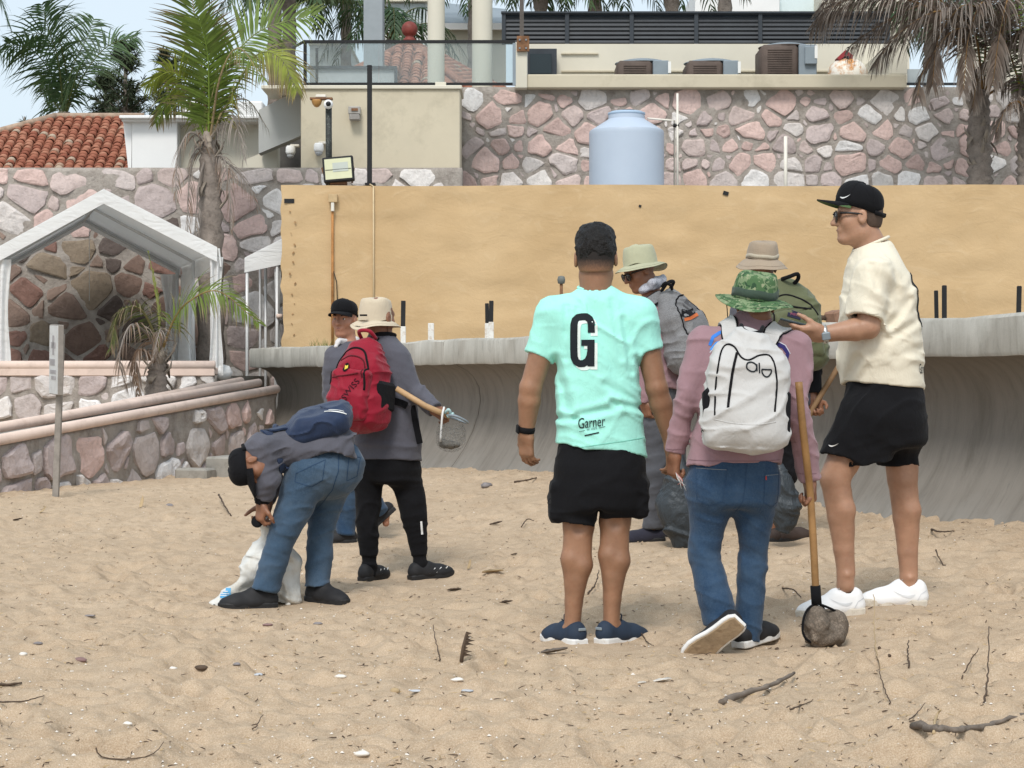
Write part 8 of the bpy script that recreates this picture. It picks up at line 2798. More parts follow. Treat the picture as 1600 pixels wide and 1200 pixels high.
for k, (x0, x1, y) in enumerate(((345, 357, 923.5), (346, 359, 927), (345, 355, 930))):
 pts, fs = stroke([(x0, y), (x1, y)], 1.1, 2); decal('print_line', pts, fs, lambda u, v: W(u, v, D - .1), bk, (0, 1, 0), R_WHITE, t, .007)
mb = MB(); mb.lathe([(.022, -.012), (.030, -.010), (.032, 0), (.030, .010), (.022, .012)], J(402, 815, -.16), 14, 1, 1, Matrix.Rotation(1.2, 3, 'X')); o = mb.build('bottle_cap', C_BLACK, None, True); props(o, 'small dark ring shaped find in the bending man fingers', 'litter', None, 'thing')

# ------------------------------------------------------------------------------------------- 6  man in a black cap looking back
D = 13.5; J = jx(D)
p6 = thing('person', 'man in a black cap and jeans walking left while glancing at the camera', 'person', W(540, 848, D))
hf = head_frame(J(538, 500), (-.34, -.94, -.06), (0, -.05, 1))
X6 = Vector((.75, .66, 0))
a, b = J(553, 690), J(547, 536)
LV = [(-.15, .18, .13), (.1, .178, .13), (.5, .182, .125), (.75, .186, .115), (.88, .150, .092), (.97, .09, .07), (1.03, .064, .06)]
shA, elA, wrA = J(524, 556, -.06), J(517, 615, -.06), J(522, 655, -.20)
shB, elB, wrB = J(572, 556, .12), J(580, 620, .2), J(575, 670, .1)
hipA, knA, anA = J(545, 700, -.05), J(541, 775, -.06), J(540, 835, -.04)
hipB, knB, anB = J(562, 700, .08), J(574, 772, .10), J(603, 806, .22)
body = [('u', Stack(a, b, X6, torso_in(LV)[1:], 2.3), 0)] + neck_ops(J(545, 540), hf, .056) + head_ops(hf)
body += arm_ops(shA, elA, wrA, .9, .8) + arm_ops(shB, elB, wrB, .9, .8) + hand_ops(wrA, (-.2, -.3, -1), (.7, .3, 0), (0, -1, 0), (.8, .9, .6), .95) + hand_ops(wrB, (0, 0, -1), (-.7, .3, 0), (0, -1, 0), (.8, .9, .6), .95)
body += leg_ops(hipA, knA, anA, (1, 0, 0), .72) + leg_ops(hipB, knB, anB, (1, 0, 0), .72)
sdf_mesh('body', body, .0074, S_FACE, p6)
shirt = [('u', Stack(a, b, X6, LV, 2.3), 0, [Cut(J(552, 700), (0, 0, -1))])] + sleeve(shA, elA, wrA, .072, .058, .046, None, .008, 3.0) + sleeve(shB, elB, wrB, .072, .058, .046, None, .008, 9.0)
sdf_mesh('shirt', shirt, .0076, C_GREY, p6, 0, cloth_disp(.008, 8, 5, 25.0))
ops = [('u', Rc(J(531, 534, -.06), J(556, 532, .02), .026, .030, None, (.008, 5, .5, .8, 2)), 0), ('u', Rc(J(527, 535, -.09), J(525, 541, -.10), .018, .014), .02)]
sdf_mesh('neck_scarf', ops, .005, cloth('white_scarf', (.62, .60, .60), .06), p6, 0, lambda P: .006 * vnoise(P * 40))
je = [('u', Stack(J(553, 745), J(553, 690), X6, [(-.1, .15, .12), (.5, .165, .125), (1.2, .155, .11)], 2.3), 0)] + trouser(hipA, knA, anA, .10, .074, .062, None, .007, 2.0) + trouser(hipB, knB, J(596, 801, .20), .10, .072, .060, None, .007, 7.0)
sdf_mesh('jeans', je, .008, C_JEANS, p6, 0, cloth_disp(.006, 8, 6, 29.0))
ball_cap(p6, hf, C_BLACK, None, .038, .075, .098, .095, .3, tilt=.10)
eyes(p6, hf); lips(p6, hf)
h_, t_ = stand(anA, (-1, -.1), .29); shoe(p6, h_, t_, (0, 0, 1), L_BLACK, R_BLACK, lace=L_BLACK, collar=.08)
shoe(p6, J(619, 797, .22), J(587, 826, .22), (-.5, 0, .8), L_BLACK, R_BLACK, L=.28, lace=L_BLACK, collar=.08)

# ------------------------------------------------------------------------------------------- 7  worker with the dark grey rucksack
D = 12.3; J = jx(D)
p7 = thing('person', 'worker in a pale olive bucket hat and sunglasses looking down to the left', 'person', W(1025, 833, D))
hf = head_frame(J(1000, 425), (-.86, -.30, -.40), (-.34, -.05, 1))
X7 = Vector((.50, .86, 0))
a, b = J(1036, 640), J(1022, 462)
LV = [(-.1, .19, .14), (.1, .19, .14), (.4, .186, .135), (.7, .188, .125), (.86, .160, .10), (.95, .10, .075), (1.03, .066, .064)]
shA, elA, wrA = J(1014, 492, -.14), J(1010, 570, -.18), J(1006, 628, -.16)
shB, elB, wrB = J(1046, 495, .16), J(1056, 580, .2), J(1052, 650, .1)
hipA, knA, anA = J(1022, 640, -.06), J(1023, 735, -.08), J(1020, 822, -.06)
hipB, knB, anB = J(1046, 640, .10), J(1052, 735, .12), J(1060, 818, .14)
body = [('u', Stack(a, b, X7, torso_in(LV)[1:], 2.3), 0)] + neck_ops(J(1020, 466), hf, .056) + head_ops(hf)
body += arm_ops(shA, elA, wrA, .92, .8) + arm_ops(shB, elB, wrB, .92, .8) + hand_ops(wrA, (.25, 0, -1), (.7, .4, 0), (.3, -.9, 0), (.9, 1.0, .8), .95) + hand_ops(wrB, (.15, 0, -1), (-.7, .3, 0), (0, -1, 0), (1.0, 1.1, .8), .95)
body += leg_ops(hipA, knA, anA, (.8, .4, 0), .72) + leg_ops(hipB, knB, anB, (.8, .4, 0), .72)
sdf_mesh('body', body, .0074, S_BROWN, p7)
shirt = [('u', Stack(a, b, X7, LV, 2.3), 0, [Cut(J(1035, 608), (.1, 0, -1))])] + sleeve(shA, elA, wrA, .074, .056, .046, None, .009, 3.0) + sleeve(shB, elB, wrB, .074, .056, .046, None, .008, 9.0)
sh7 = sdf_mesh('shirt', shirt, .0076, C_MAUVE, p7, 0, cloth_disp(.009, 9, 5, 35.0))
ops = [('u', Rc(J(1006, 452, -.06), J(1032, 439, .0), .030, .030, None, (.010, 6, .5, .8, 2)), 0), ('u', Rc(J(1020, 443, -.08), J(1036, 436, .04), .030, .026), .03)]
sdf_mesh('bandana', ops, .0055, cloth('pale_patterned_scarf', (.44, .45, .49), .1, heather=(.14, .15, .22)), p7, 0, lambda P: .009 * vnoise(P * 34))
je = [('u', Stack(J(1034, 675), J(1034, 606), X7, [(-.1, .15, .12), (.5, .165, .125), (1.2, .155, .11)], 2.3), 0)] + trouser(hipA, knA, J(1021, 826, -.06), .098, .070, .058, None, .008, 2.0, .05, .014) + trouser(hipB, knB, anB, .098, .070, .056, None, .007, 7.0)
sdf_mesh('jeans', je, .0080, C_GJEANS, p7, 0, cloth_disp(.006, 8, 6, 39.0))
bucket_hat(p7, head_frame(J(1001, 414, .0), (-.9, -.3, -.12), (-.16, .02, 1)), C_OLIVEHAT, None, .098, .112, .052, .026, (0, 0), .008, 0, .4, .0)
sunglasses(p7, hf); lips(p7, hf)
h_, t_ = stand(anA, (-.95, -.1), .28); shoe(p7, h_, t_, (0, 0, 1), cloth('indigo_canvas', (.028, .028, .042)), R_BLACK, lace=L_BLACK, collar=.075)
h_, t_ = stand(anB, (-.6, .7), .28); shoe(p7, h_, t_, (0, 0, 1), cloth('indigo_canvas', (.028, .028, .042)), R_BLACK, lace=L_BLACK, collar=.075)
b7 = bvh_of(sh7)
for path, w, c in ((((1028, 462), (1031, 470), (1033, 482)), 6, (.05, .16, .55)), (((1031, 468), (1035, 476)), 2.5, (.6, .62, .7))):
 pts, fs = stroke(list(path), w, 3); decal('shirt_print', pts, fs, lambda u, v: W(u, v, D - .2), b7, (0, 1, 0), cloth('shirt_print_ink', c, sheen=0), p7, .003)
C_DGREY = cloth('mid_grey_nylon', (.17, .17, .175), .14, 220, .6, .3, heather=(.25, .25, .255))
bag, bb_, pk_, g, (r_, o_, u_) = backpack('backpack', 'dark grey rucksack with an orange zip flap on the worker in the pale olive hat', J(1066, 517, -.10), (-.30, .05, 1), (.80, -.60, .18), .31, .53, .18, C_DGREY, None, (.70, .34, .0), .76, None, C_BLACK, .010, 11, .0068)
bvb = bvh_of(bb_, pk_)
for path, w, mt, nm in ((((1066, 488), (1078, 490), (1088, 485)), 11, C_BLACK, 'flap'), (((1071, 499), (1080, 497), (1093, 490)), 5, plain('orange_trim', (.62, .16, .05)), 'orange_trim'), (((1073, 470), (1090, 484)), 12, cloth('darker_grey', (.10, .10, .105)), 'top_panel')):
 pts, fs = stroke(list(path), w, 2.5); decal(nm, pts, fs, lambda u, v: W(u, v, D - .3), bvb, (0, 1, 0), mt, bag, .004 + .002 * (nm != 'top_panel'))
surf_tube('main_zip', [(-.12, -.05), (-.10, .13), (-.02, .20), (.07, .17), (.11, .0)], g, o_, bvb, .005, C_BLACK, bag)
ribbon('strap', [J(1046, 452, -.12), J(1030, 455, -.18), J(1012, 464, -.22), J(1002, 480, -.22)], .060, .012, C_DGREY, bag, b7, .006)
ribbon('strap_edge', [J(1046, 452, -.12), J(1030, 455, -.18), J(1012, 464, -.22), J(1002, 480, -.22)], .075, .006, C_BLACK, bag, b7, .004)
mb = MB(); mb.tube(catmull([J(1034, 448, -.16), J(1040, 442, -.18), J(1048, 446, -.18), J(1050, 452, -.15)], 12), .010, 6); mb.build('carry_loop', C_BLACK, bag, True)

# ------------------------------------------------------------------------------------------- 8  worker with the olive rucksack
D = 12.0; J = jx(D)
p8 = thing('person', 'worker in a brown grey bucket hat standing with back turned behind the phone', 'person', W(1225, 846, D))
hf = head_frame(J(1191, 418), (-.30, .95, -.05), (-.04, .05, 1))
X8 = Vector((.96, .28, 0))
a, b = J(1228, 620), J(1200, 450)
LV = [(-.1, .185, .14), (.1, .185, .14), (.4, .186, .135), (.7, .192, .125), (.85, .182, .105), (.94, .12, .08), (1.0, .08, .07), (1.06, .066, .064)]
shB, elB, wrB = J(1254, 488, .0), J(1268, 570, -.04), J(1270, 622, -.08)
shA, elA, wrA = J(1160, 488, .0), J(1158, 570, .1), J(1180, 640, .2)
hipA, knA, anA = J(1205, 640), J(1204, 740), J(1206, 832)
hipB, knB, anB = J(1232, 640), J(1229, 740), J(1226, 836)
body = [('u', Stack(a, b, X8, torso_in(LV)[1:], 2.3), 0)] + neck_ops(J(1198, 455), hf, .058) + head_ops(hf)
body += arm_ops(shA, elA, wrA, .92, .8) + arm_ops(shB, elB, wrB, .92, .8) + hand_ops(wrB, (.30, -.25, -1), (-.3, -.8, .3), (.9, 0, .3), (1.0, 1.2, .8), 1.0, tcurl=.6) + hand_ops(wrA, (0, 0, -1), (.7, .3, 0), (0, 1, 0), (.8, .9, .6), .95)
body += leg_ops(hipA, knA, anA, (0, -1, 0), .85) + leg_ops(hipB, knB, anB, (0, -1, 0), .85)
sdf_mesh('body', body, .0074, S_BROWN, p8)
c_, f_, u_, r_ = hf; RR = Rm(r_, f_, u_)
ops = [('u', Ell(c_ + f_ * -.010 + u_ * .03, (.0755, .094, .086), RR), 0), ('i', Cut(c_ + u_ * -.012, -u_), 0), ('i', Cut(c_ + f_ * .05, f_), 0)]
sdf_mesh('hair', ops, .0055, M_HAIR, p8, 0, lambda P: .004 * vnoise(P * 90))
shirt = [('u', Stack(a, b, X8, LV, 2.3), 0, [Cut(J(1228, 640), (0, 0, -1))])] + sleeve(shA, elA, wrA, .074, .058, .048, None, .008, 3.0)
sh8 = sdf_mesh('shirt', shirt, .0076, C_GREY, p8, 0, cloth_disp(.008, 9, 5, 45.0))
sdf_mesh('black_sleeve', sleeve(shB, elB, J(1270, 616, -.08), .078, .060, .052, None, .008, 5.0), .0072, C_BLACK, p8, .015)
collar_ring(p8, J(1200, 448), (.15, .1, 1), .068, .064, (1, 0, 0), .010, R_WHITE)
tr = [('u', Stack(J(1220, 680), J(1222, 610), X8, [(-.1, .15, .12), (.5, .165, .125), (1.2, .155, .11)], 2.3), 0)] + trouser(hipA, knA, J(1204, 745), .095, .07, .068, None, .01, 2.0) + trouser(hipB, knB, J(1229, 745), .095, .062, .058, None, .012, 7.0)
sdf_mesh('trousers', tr, .0075, C_BLACK, p8, 0, cloth_disp(.007, 9, 7, 49.0))
bucket_hat(p8, head_frame(J(1191, 405), (-.3, 1, .1), (.02, -.04, 1)), C_BRNHAT, cloth('pale_band', (.45, .40, .31)), .099, .098, .058, .052, (0, 0), .006, 0, 3.3, .0, .02)
for an, fd in ((anA, (-.3, .9)), (anB, (.8, .5))):
 h_, t_ = stand(an, fd, .27); shoe(p8, h_, t_, (0, 0, 1), plain('dark_sandal', (.055, .038, .032), .7), R_BLACK, lace=None, collar=.06, laces=False)
C_OLIVE = cloth('olive_nylon', (.105, .115, .060), .12, 220, .65, .3)
bag, bb_, pk_, g, (r_, o_, u_) = backpack('backpack', 'olive green rucksack with a small dark patch behind the camouflage hat', J(1237, 508, -.19), (-.18, .10, 1), (.12, -1, .08), .33, .56, .19, C_OLIVE, None, (.82, .52, -.12), .80, None, C_BLACK, .008, 14, .0068, handle=False)
bvb = bvh_of(bb_, pk_)
pts, fs = stroke([(1232, 488.5), (1253, 494.5)], 11, 3); decal('patch', pts, fs, lambda u, v: W(u, v, D - .35), bvb, (0, 1, 0), cloth('navy_patch', (.022, .022, .045)), bag, .004)
tp, tf = text_shape('JANSPORT', 5.2, .56)
decal('patch_lettering', [(1242.5 + x, 491.5 - y + x * .29) for x, y in tp], tf, lambda u, v: W(u, v, D - .35), bvb, (0, 1, 0), cloth('maroon_thread', (.36, .10, .16), sheen=0), bag, .007)
sg = 1 if r_.x > 0 else -1
surf_tube('main_zip', [(-.13 * sg, .02), (-.10 * sg, .14), (-.02 * sg, .17), (.09 * sg, .10), (.13 * sg, .02)], g, o_, bvb, .0055, C_BLACK, bag)
surf_tube('pocket_zip', [(-.05 * sg, .115), (.02 * sg, .085), (.10 * sg, .06)], g, o_, bvb, .006, C_BLACK, bag)
b8 = bvh_of(sh8)
ribbon('strap', [J(1216, 440, -.14), J(1206, 432, -.10), J(1190, 436, -.05), J(1180, 450, .06)], .06, .012, C_BLACK, bag, b8, .006)
mb = MB(); mb.tube(catmull([J(1222, 436, -.20), J(1234, 432, -.25), J(1246, 428, -.25), J(1247, 436, -.22), J(1240, 444, -.20)], 14), .012, 8); mb.build('carry_loop', C_BLACK, bag, True)
t = thing('wooden_stick', 'slanting wooden tool handle held behind the man in cream', 'stick', J(1280, 640))
mb = MB(); mb.tube([J(1255, 668, -.13), J(1276, 628, -.13), J(1318, 560, -.05), J(1336, 530, -.02)], .016, 10); mb.build('handle', plain('worn_wood', (.22, .13, .065), .7, .25, 10), t, True)
# ---- two dark rubbish bags
M_BAG = NT('dark_grey_plastic').set(.48, 0, .4)
_v = M_BAG.coord('Object')
M_BAG.base(M_BAG.ramp(M_BAG.noise(_v, 2.5, 4), [(.3, (.020, .026, .032)), (.7, (.045, .055, .064))]))
M_BAG.bump(M_BAG.noise(M_BAG.coord('Object', (1, 1, .45)), 9, 5, .6, 1.5), .9, .03)
for pts, dd, lab, sd in ((((1060, 700), (1064, 760), (1066, 800), (1072, 838)), 11.9, 'big dark grey rubbish bag behind the mauve worker jeans', 51.0), (((1214, 715), (1222, 760), (1224, 795), (1228, 815)), 11.6, 'smaller dark grey rubbish bag between the jeans and the scoop handle', 57.0)):
 J = jx(dd)
 big = sd < 55
 t = thing('rubbish_bag', lab, 'rubbish bag', J(*pts[3]))
 k = .76 if big else .55
 ops = [('u', Rc(J(*pts[0]), J(*pts[1]), .03 * k, .11 * k), 0), ('u', Rc(J(*pts[1]), J(*pts[2]), .11 * k, .145 * k, (Vector((0, 1, 0)), .75)), .06), ('u', Rc(J(*pts[2]), J(*pts[3]), .145 * k, .11 * k, (Vector((0, 1, 0)), .75)), .06)]
 if big: ops.append(('u', Rc(J(1048, 795), J(1066, 850), .06, .055), .08))
 sdf_mesh('bag_body', ops, .008, M_BAG.m, t, 0, cloth_disp(.016, 7, 4, sd, .006, (.6, .3)))
 mb = MB()
 q = random.Random(int(sd))
 for z in range(3):
  mb.tube(catmull([J(pts[0][0] + q.uniform(-3, 3), pts[0][1] - 2), J(pts[0][0] + q.uniform(-6, 6), pts[0][1] - 14)], 5), .006, 5)
 mb.build('knot', M_BAG.m, t, True)
# ================================================================= WHAT LIES ON THE SAND
RD = random.Random(77)
M_DRIFT = plain('driftwood', (.17, .14, .115), .9, .3, 12, .9, .006, 40, dirt=(.08, .06, .045))
M_TWIG = plain('dark_twig', (.085, .058, .040), .9, .35, 14, .4, .003, 60)
M_STRAW = plain('dry_straw', (.42, .31, .18), .85, .15, 10, .2, .002, 60)
M_PEB = plain('grey_pebble', (.22, .20, .20), .7, .25, 12, .3, .003, 40)
M_PLUM = plain('plum_pebble', (.24, .15, .14), .7, .25, 12, .3, .003, 40)
M_SHELL = plain('white_shell', (.72, .68, .62), .5, .1, 20, .3, .002, 60)
M_PLAST = plain('clear_plastic_scrap', (.45, .47, .50), .3, .1, 10, .1)


def stick(name, label, cat, pts, r, mat, lift=.006, group=None, wob=.012):
 """pts: places in the photograph, optional third number raises the point above the sand"""
 P = []
 for p in pts:
  q = on_ground(p[0], p[1]); q.z += lift + (p[2] if len(p) > 2 else 0)
  P.append(q)
 n = max(6, int(sum((b - a).length for a, b in zip(P[:-1], P[1:])) / .03))
 n = min(n, 26)
 pa = catmull(P, n)
 pa = [p + Vector((RD.uniform(-1, 1), RD.uniform(-1, 1), RD.uniform(-.4, .4))) * wob * .25 for p in pa]
 r *= .62
 mb = MB(); mb.tube(pa, [r * (1 - .5 * i / n) * RD.uniform(.8, 1.2) for i in range(n + 1)], 7)
 o = mb.build(name, mat, None, True)
 return props(o, label, cat, group, 'thing')


def lump(name, label, cat, px, py, rx, ry, rz, mat, group=None, up=.25):
 p = on_ground(px, py)
 s = p.y / FPX * .78
 mb = MB()
 n = 9
 ph = RD.random() * 6
 mb.lathe([(.0001, -1)] + [(math.sin(w), -math.cos(w)) for w in [math.pi * i / 7 for i in range(1, 7)]] + [(.0001, 1)], (0, 0, 0), n)
 vs = []
 for v in mb.v:
  k = 1 + .22 * math.sin(v.x * 3.1 + ph) * math.cos(v.y * 2.7 + ph * 2) + RD.uniform(-.08, .08)
  vs.append(p + Vector((v.x * rx * s * k, v.y * ry * s * k, (v.z * k + up) * rz * s)))
 o = mesh(name, vs, mb.f, mat, None, True)
 return props(o, label, cat, group, 'thing')


def curl(name, label, cat, px, py, L, ang, mat, rise=.3, w=.2, group=None):
 """a dry leaf or scrap: a cupped blade, one end raised"""
 p = on_ground(px, py); s = p.y / FPX; L = L * s * .85
 d = Vector((math.cos(ang), math.sin(ang) * .5, 0)).normalized(); sd = Vector((-d.y, d.x, 0))
 vs, fs = [], []
 n = 8
 for lay in (0, 1):
  for i in range(n + 1):
   f = i / n
   ww = L * w * math.sin(math.pi * (.08 + .9 * f)) ** .7 * RD.uniform(.75, 1.15)
   c = p + d * (f - .5) * L + Vector((0, 0, .004 + rise * L * f * f - lay * .003))
   for k in (-1, 0, 1): vs.append(c + sd * ww * k + Vector((0, 0, abs(k) * ww * .5)))
 K = 3 * (n + 1)
 for i in range(n):
  for k in range(2):
   fs.append((i * 3 + k, (i + 1) * 3 + k, (i + 1) * 3 + k + 1, i * 3 + k + 1))
   fs.append((K + i * 3 + k, K + i * 3 + k + 1, K + (i + 1) * 3 + k + 1, K + (i + 1) * 3 + k))
  for k in (0, 2): fs.append((i * 3 + k, (i + 1) * 3 + k, K + (i + 1) * 3 + k, K + i * 3 + k))
 o = mesh(name, vs, fs, mat, None, True)
 return props(o, label, cat, group, 'thing')


stick('driftwood_stick', 'thick grey driftwood stick lying below the netted scoop', 'stick', [(1126, 1103), (1162, 1094, .008), (1205, 1080, .014), (1241, 1065, .02)], .021, M_DRIFT, .006)
stick('driftwood_branch', 'long flat rotten branch at the lower right corner', 'driftwood', [(1433, 1144), (1470, 1142), (1520, 1146), (1560, 1134), (1610, 1120)], .020, M_DRIFT, .006, None, .05)
stick('wood_splinter', 'pale broken splinter lying on the rotten branch', 'wood', [(1458, 1150), (1464, 1142, .02), (1470, 1136, .03)], .008, M_STRAW)
curl('wood_wedge', 'dark flat wedge of wood at the mint shirted man left shoe', 'wood', 866, 1023, 50, .25, M_DRIFT, .16, .22)
stick('reed', 'upright pale reed stuck in the sand right of the scoop', 'reed', [(1375, 1046), (1368, 1018, .02), (1365, 991, .16)], .005, M_STRAW, .0)
stick('reed', 'thin dark stem leaning below the pale reed', 'reed', [(1391, 1110), (1380, 1080, .01), (1370, 1052, .05)], .004, M_TWIG)
stick('reed', 'upright brown reed near the right frame edge', 'reed', [(1537, 1116), (1543, 1085, .06), (1546, 1056, .17)], .006, M_TWIG, 0)
stick('twig', 'thin twig lying between the rotten branch and the reeds', 'twig', [(1411, 1134), (1428, 1124), (1446, 1112, .01)], .004, M_TWIG)
stick('twig', 'short dark twig standing right of the pale reed', 'twig', [(1421, 1046), (1418, 1034, .03), (1420, 1024, .05)], .006, M_TWIG)
stick('twig', 'slanting twig below the white shoes at the right', 'twig', [(1502, 1064), (1516, 1050, .02), (1530, 1038, .05)], .005, M_TWIG)
stick('twig', 'twig beside the thick driftwood stick', 'twig', [(1235, 1113), (1250, 1106), (1266, 1100)], .005, M_TWIG)
stick('twig', 'forked twig end touching the near white shoe', 'twig', [(1222, 926), (1240, 932, .02), (1252, 944, .01)], .007, M_TWIG)
stick('twig', 'long twig at the foot of the sea wall above the mint shirted man hand', 'twig', [(803, 758), (822, 754), (838, 751)], .014, M_TWIG)
stick('twig', 'bent wire like twig left of the black shorts', 'twig', [(814, 828), (824, 820, .03), (834, 820, .02)], .007, M_TWIG)
stick('twig', 'leaning stem in front of the feather shaped leaf', 'twig', [(687, 1040), (684, 1020, .01), (676, 1010, .06)], .005, M_TWIG)
stick('twig', 'dark twig between the standing man calves', 'twig', [(918, 930), (930, 922, .02), (936, 908, .05)], .008, M_TWIG)
stick('twig', 'twig under the right navy shoe toe', 'twig', [(996, 992, .03), (1010, 1004), (1022, 1012)], .005, M_TWIG)
stick('twig', 'black stick left of the bending man hands', 'twig', [(342, 788, .06), (352, 800, .02), (361, 810)], .013, M_TWIG)
stick('twig', 'curved dark twig on the bottom frame edge', 'twig', [(150, 1190, .03), (160, 1194), (200, 1197), (236, 1190), (255, 1178, .02)], .004, M_TWIG)
stick('twig', 'long straw stem at the left frame edge', 'twig', [(0, 1102), (35, 1100), (70, 1095)], .005, M_TWIG)
stick('twig', 'thin slanting twig at the lower left', 'twig', [(394, 1146), (402, 1138), (410, 1130, .01)], .004, M_TWIG)
stick('twig', 'brown flat stick on the left edge of the sand', 'twig', [(-4, 1073), (16, 1073), (34, 1071)], .010, M_TWIG)
stick('twig', 'twig beside the capped walking man rear foot', 'twig', [(586, 788, .05), (560, 800, .02), (548, 806)], .006, M_TWIG)
stick('twig', 'dark spiky twig below the sea wall right end', 'twig', [(1455, 832), (1470, 842, .03), (1490, 832)], .010, M_TWIG)
stick('twig', 'leaning twig right of the far white shoe', 'twig', [(1462, 878, .04), (1472, 884), (1478, 889)], .007, M_TWIG)
# the dry leaf like a feather standing in the sand
p = on_ground(719, 1037)
t = thing('palm_leaf_tip', 'brown feather shaped leaf tip standing upright in the sand', 'leaf', p)
tip = W(729, 988, p.y)
mb = MB(); mb.tube([p - Vector((0, 0, .03)), p.lerp(tip, .5), tip], [.008, .007, .003], 6); mb.build('rib', M_TWIG, t, True)
mb = MB()
for k in range(13):
 b = p.lerp(tip, .2 + k / 13 * .8); e = b + Vector((.030 + .012 * math.sin(k), -.004, .004 - .03 * (k % 2) * .3))
 mb.add([b + Vector((0, .003, .010)), b + Vector((0, -.003, -.006)), e], [(0, 1, 2)]); mb.add([b + Vector((0, -.003, .010)), b + Vector((0, .003, -.006)), e], [(0, 2, 1)])
mb.build('leaflets', M_TWIG, t)
for px, py, L, ang, rise, lab in ((790, 945, 26, .3, .12, 'long dark leaf lying between the black trousers and the mint shirted man'), (770, 898, 40, .1, .1, 'curled tan leaf right of the black shoe'), (733, 890, 14, 1.4, 1.2, 'small dark leaf standing by the black shoe'), (710, 925, 26, .1, .1, 'dry brown tuft below the black shoe'),
        (775, 822, 24, .4, .25, 'spiky dark leaf left of the black shorts'), (221, 795, 16, 1.5, 1.3, 'dark pointed leaf standing on the left sand'), (67, 806, 14, 1.2, .8, 'small dark chip of bark standing at the far left'), (28, 817, 18, .3, .2, 'dark chip of bark lying at the far left'), (803, 868, 12, -.4, .2, 'small brown leaf left of the calves'),
        (790, 1040, 12, 1.5, 1.0, 'little brown stub standing right of the feather shaped leaf'), (1035, 1066, 34, .3, .14, 'crumpled white scrap below the mauve worker shoe'), (1003, 1070, 16, .3, .1, 'tiny white scrap left of the crumpled one')):
 curl('dry_leaf' if 'white' not in lab else 'paper_scrap', lab, 'leaf' if 'white' not in lab else 'scrap', px, py, L, ang, M_TWIG if 'white' not in lab and 'tan' not in lab else (M_SHELL if 'white' in lab else M_STRAW), rise, .22)
for px, py, rx, ry, rz, mt, lab, nm in ((125, 1034, 17, 10, 5, M_PLUM, 'reddish cone shaped stone at the lower left', 'stone'), (314, 1052, 15, 12, 5, M_TWIG, 'dark brown lump left of the grey pebbles', 'clod'), (370, 1046, 9, 8, 3, M_PEB, 'grey pebble nearest the dark brown lump', 'pebble'), (404, 1055, 11, 8, 3, M_PLAST, 'flat pale blue grey pebble', 'pebble'),
          (271, 1045, 8, 7, 3, M_SHELL, 'white shell between the reddish stone and the brown lump', 'shell'), (36, 1031, 9, 8, 4, M_SHELL, 'white shell left of the reddish stone', 'shell'), (200, 1132, 10, 8, 4, M_SHELL, 'broken white and black shell at the lower left', 'shell'), (565, 1186, 16, 12, 6, M_SHELL, 'crumpled white shell at the bottom frame edge', 'shell'), (715, 1068, 14, 10, 4, M_SHELL, 'white shell below the feather shaped leaf', 'shell'),
          (731, 1081, 13, 9, 2.5, M_PLAST, 'violet grey flat pebble under the white shell', 'pebble'), (652, 1080, 17, 9, 2.5, M_PLAST, 'pale flat stone left of the white shell', 'stone'), (617, 1082, 12, 10, 6, M_STRAW, 'tan clump of sand and weed', 'clod'), (532, 1058, 12, 8, 4, M_SHELL, 'white and dark shell at the left of the middle', 'shell'), (497, 980, 9, 7, 3, M_PEB, 'dark pebble beside a short stem below the bending man shoe', 'pebble'),
          (418, 978, 9, 6, 3, M_PLUM, 'dull plum pebble below the bending man', 'pebble'), (265, 791, 9, 9, 4, M_PEB, 'dark stone on the far left sand', 'stone'), (760, 760, 12, 14, 6, M_PEB, 'grey stone near the foot of the sea wall', 'stone'), (1374, 1018, 3.5, 4, 3.5, M_TWIG, 'small round black seed beneath the white shoes', 'seed'), (1214, 1017, 4, 4, 4, M_TWIG, 'small black seed left of the scoop', 'seed'), (1390, 1040, 3.5, 4, 3.5, M_TWIG, 'small black seed right of the pale reed', 'seed'),
          (60, 1007, 10, 8, 3, M_PEB, 'low grey stone half buried at the left', 'stone'), (138, 966, 14, 7, 2, M_PEB, 'flat blue grey strip half buried left of the sack', 'scrap'), (450, 946, 6, 6, 4, M_SHELL, 'tiny white shell by the sack corner', 'shell')):
 lump(nm, lab, nm, px, py, rx, ry, rz, mt)
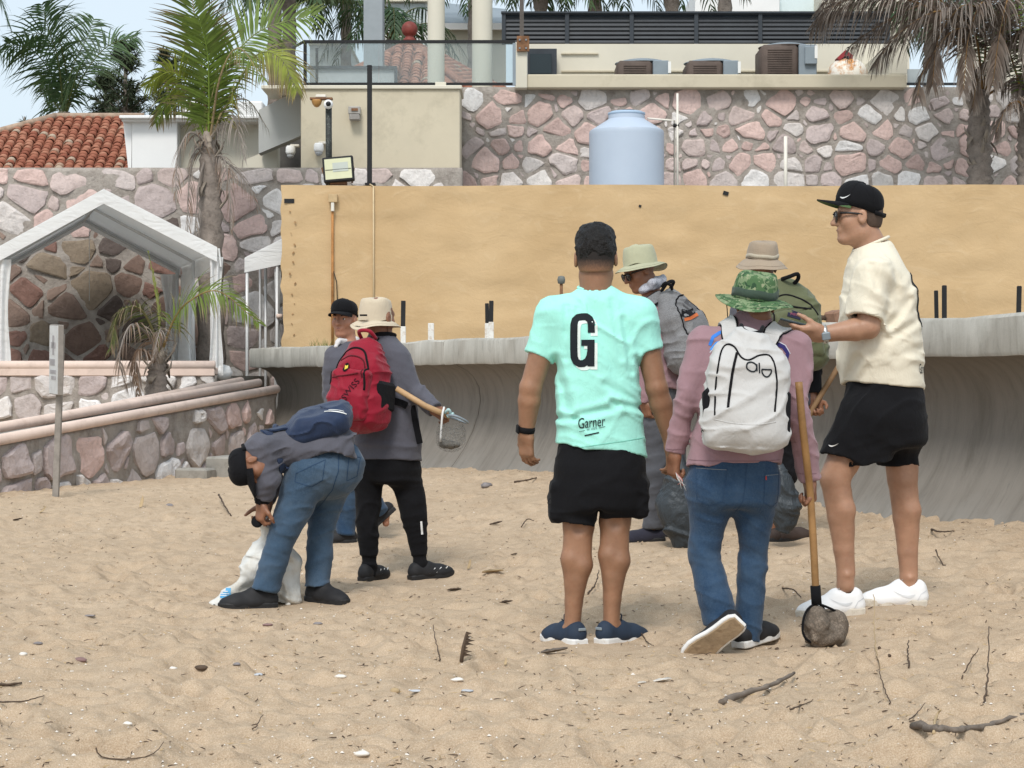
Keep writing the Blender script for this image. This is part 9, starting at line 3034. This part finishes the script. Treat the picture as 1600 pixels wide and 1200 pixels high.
# fine litter that nobody could count
sv = {'shell': MB(), 'dark': MB(), 'straw': MB(), 'clod': MB()}
for k in range(9000):
 y = 4.8 + 14 * RD.random() ** 1.9
 x = RD.uniform(-.28, .28) * y
 left = x < .02 * y
 kind = RD.choices(('shell', 'dark', 'straw', 'clod'), ((3.0 if left and y < 8.5 else 1.0), 1.2, 1.0, 1.6))[0]
 p = Vector((x, y, gz(x, y) + .002))
 a = RD.uniform(0, 6.28); d = Vector((math.cos(a), math.sin(a), 0)); s = Vector((-d.y, d.x, 0))
 if kind == 'shell':
  r = RD.uniform(.0018, .006) * (1.5 if RD.random() < .08 else 1)
  sv[kind].add([p + d * r, p + s * r * .8, p - d * r, p - s * r * .7, p + Vector((0, 0, r * .8))], [(0, 1, 4), (1, 2, 4), (2, 3, 4), (3, 0, 4)])
 elif kind == 'clod':
  r = RD.uniform(.004, .013)
  sv[kind].add([p + d * r, p + s * r * .8, p - d * r, p - s * r * .7, p + Vector((r * .2, 0, r * .8))], [(0, 1, 4), (1, 2, 4), (2, 3, 4), (3, 0, 4)])
 else:
  L = RD.uniform(.006, .032) * (1.8 if RD.random() < .06 else 1); w = RD.uniform(.0008, .0022); h = Vector((0, 0, w * 1.8)); q = p + d * L + Vector((0, 0, RD.uniform(0, .012))); m_ = (p + q) / 2 + s * RD.uniform(-.006, .006)
  sv[kind].add([p - s * w, p + s * w, p + h, m_ - s * w, m_ + s * w, m_ + h * 1.2, q], [(0, 2, 5, 3), (1, 4, 5, 2), (3, 5, 6), (4, 6, 5)])
props(sv['shell'].build('shell_fragments', M_SHELL), 'scattered white crumbs of shell', None, None, 'stuff')
props(sv['dark'].build('twig_litter', M_TWIG), 'scattered bits of dark twig and weed', None, None, 'stuff')
props(sv['straw'].build('straw_litter', M_STRAW), 'scattered dry straws', None, None, 'stuff')
props(sv['clod'].build('sand_clods', ground.data.materials[0]), 'small clods of damp sand', None, None, 'stuff')
# a broken block and a dry twig on the sea wall ledge by the man in cream
q = lip_point(1304, .10)
o = MB(); o.box(q + Vector((0, 0, .04)), (.08, .12, .08), Matrix.Rotation(.5, 3, 'Z') @ Matrix.Rotation(-.28, 3, 'Y'), .01); o = o.build('broken_brick', plain('brown_brick', (.26, .15, .10), .9, .3, 9, .6, .006, 40)); props(o, 'broken brown brick on the ledge by the cream shirt', 'brick', None, 'thing')
q = lip_point(1290, .06)
mb = MB(); mb.tube(catmull([q + Vector((-.06, 0, .03)), q + Vector((-.01, 0, .035)), q + Vector((.05, .02, .03)), q + Vector((.12, .02, .025))], 10), [.022, .016, .02, .016, .02, .014, .012, .016, .012, .01, .008], 7); o = mb.build('driftwood_piece', M_TWIG, None, True); props(o, 'knobby piece of driftwood on the ledge above the phone', 'driftwood', None, 'thing')
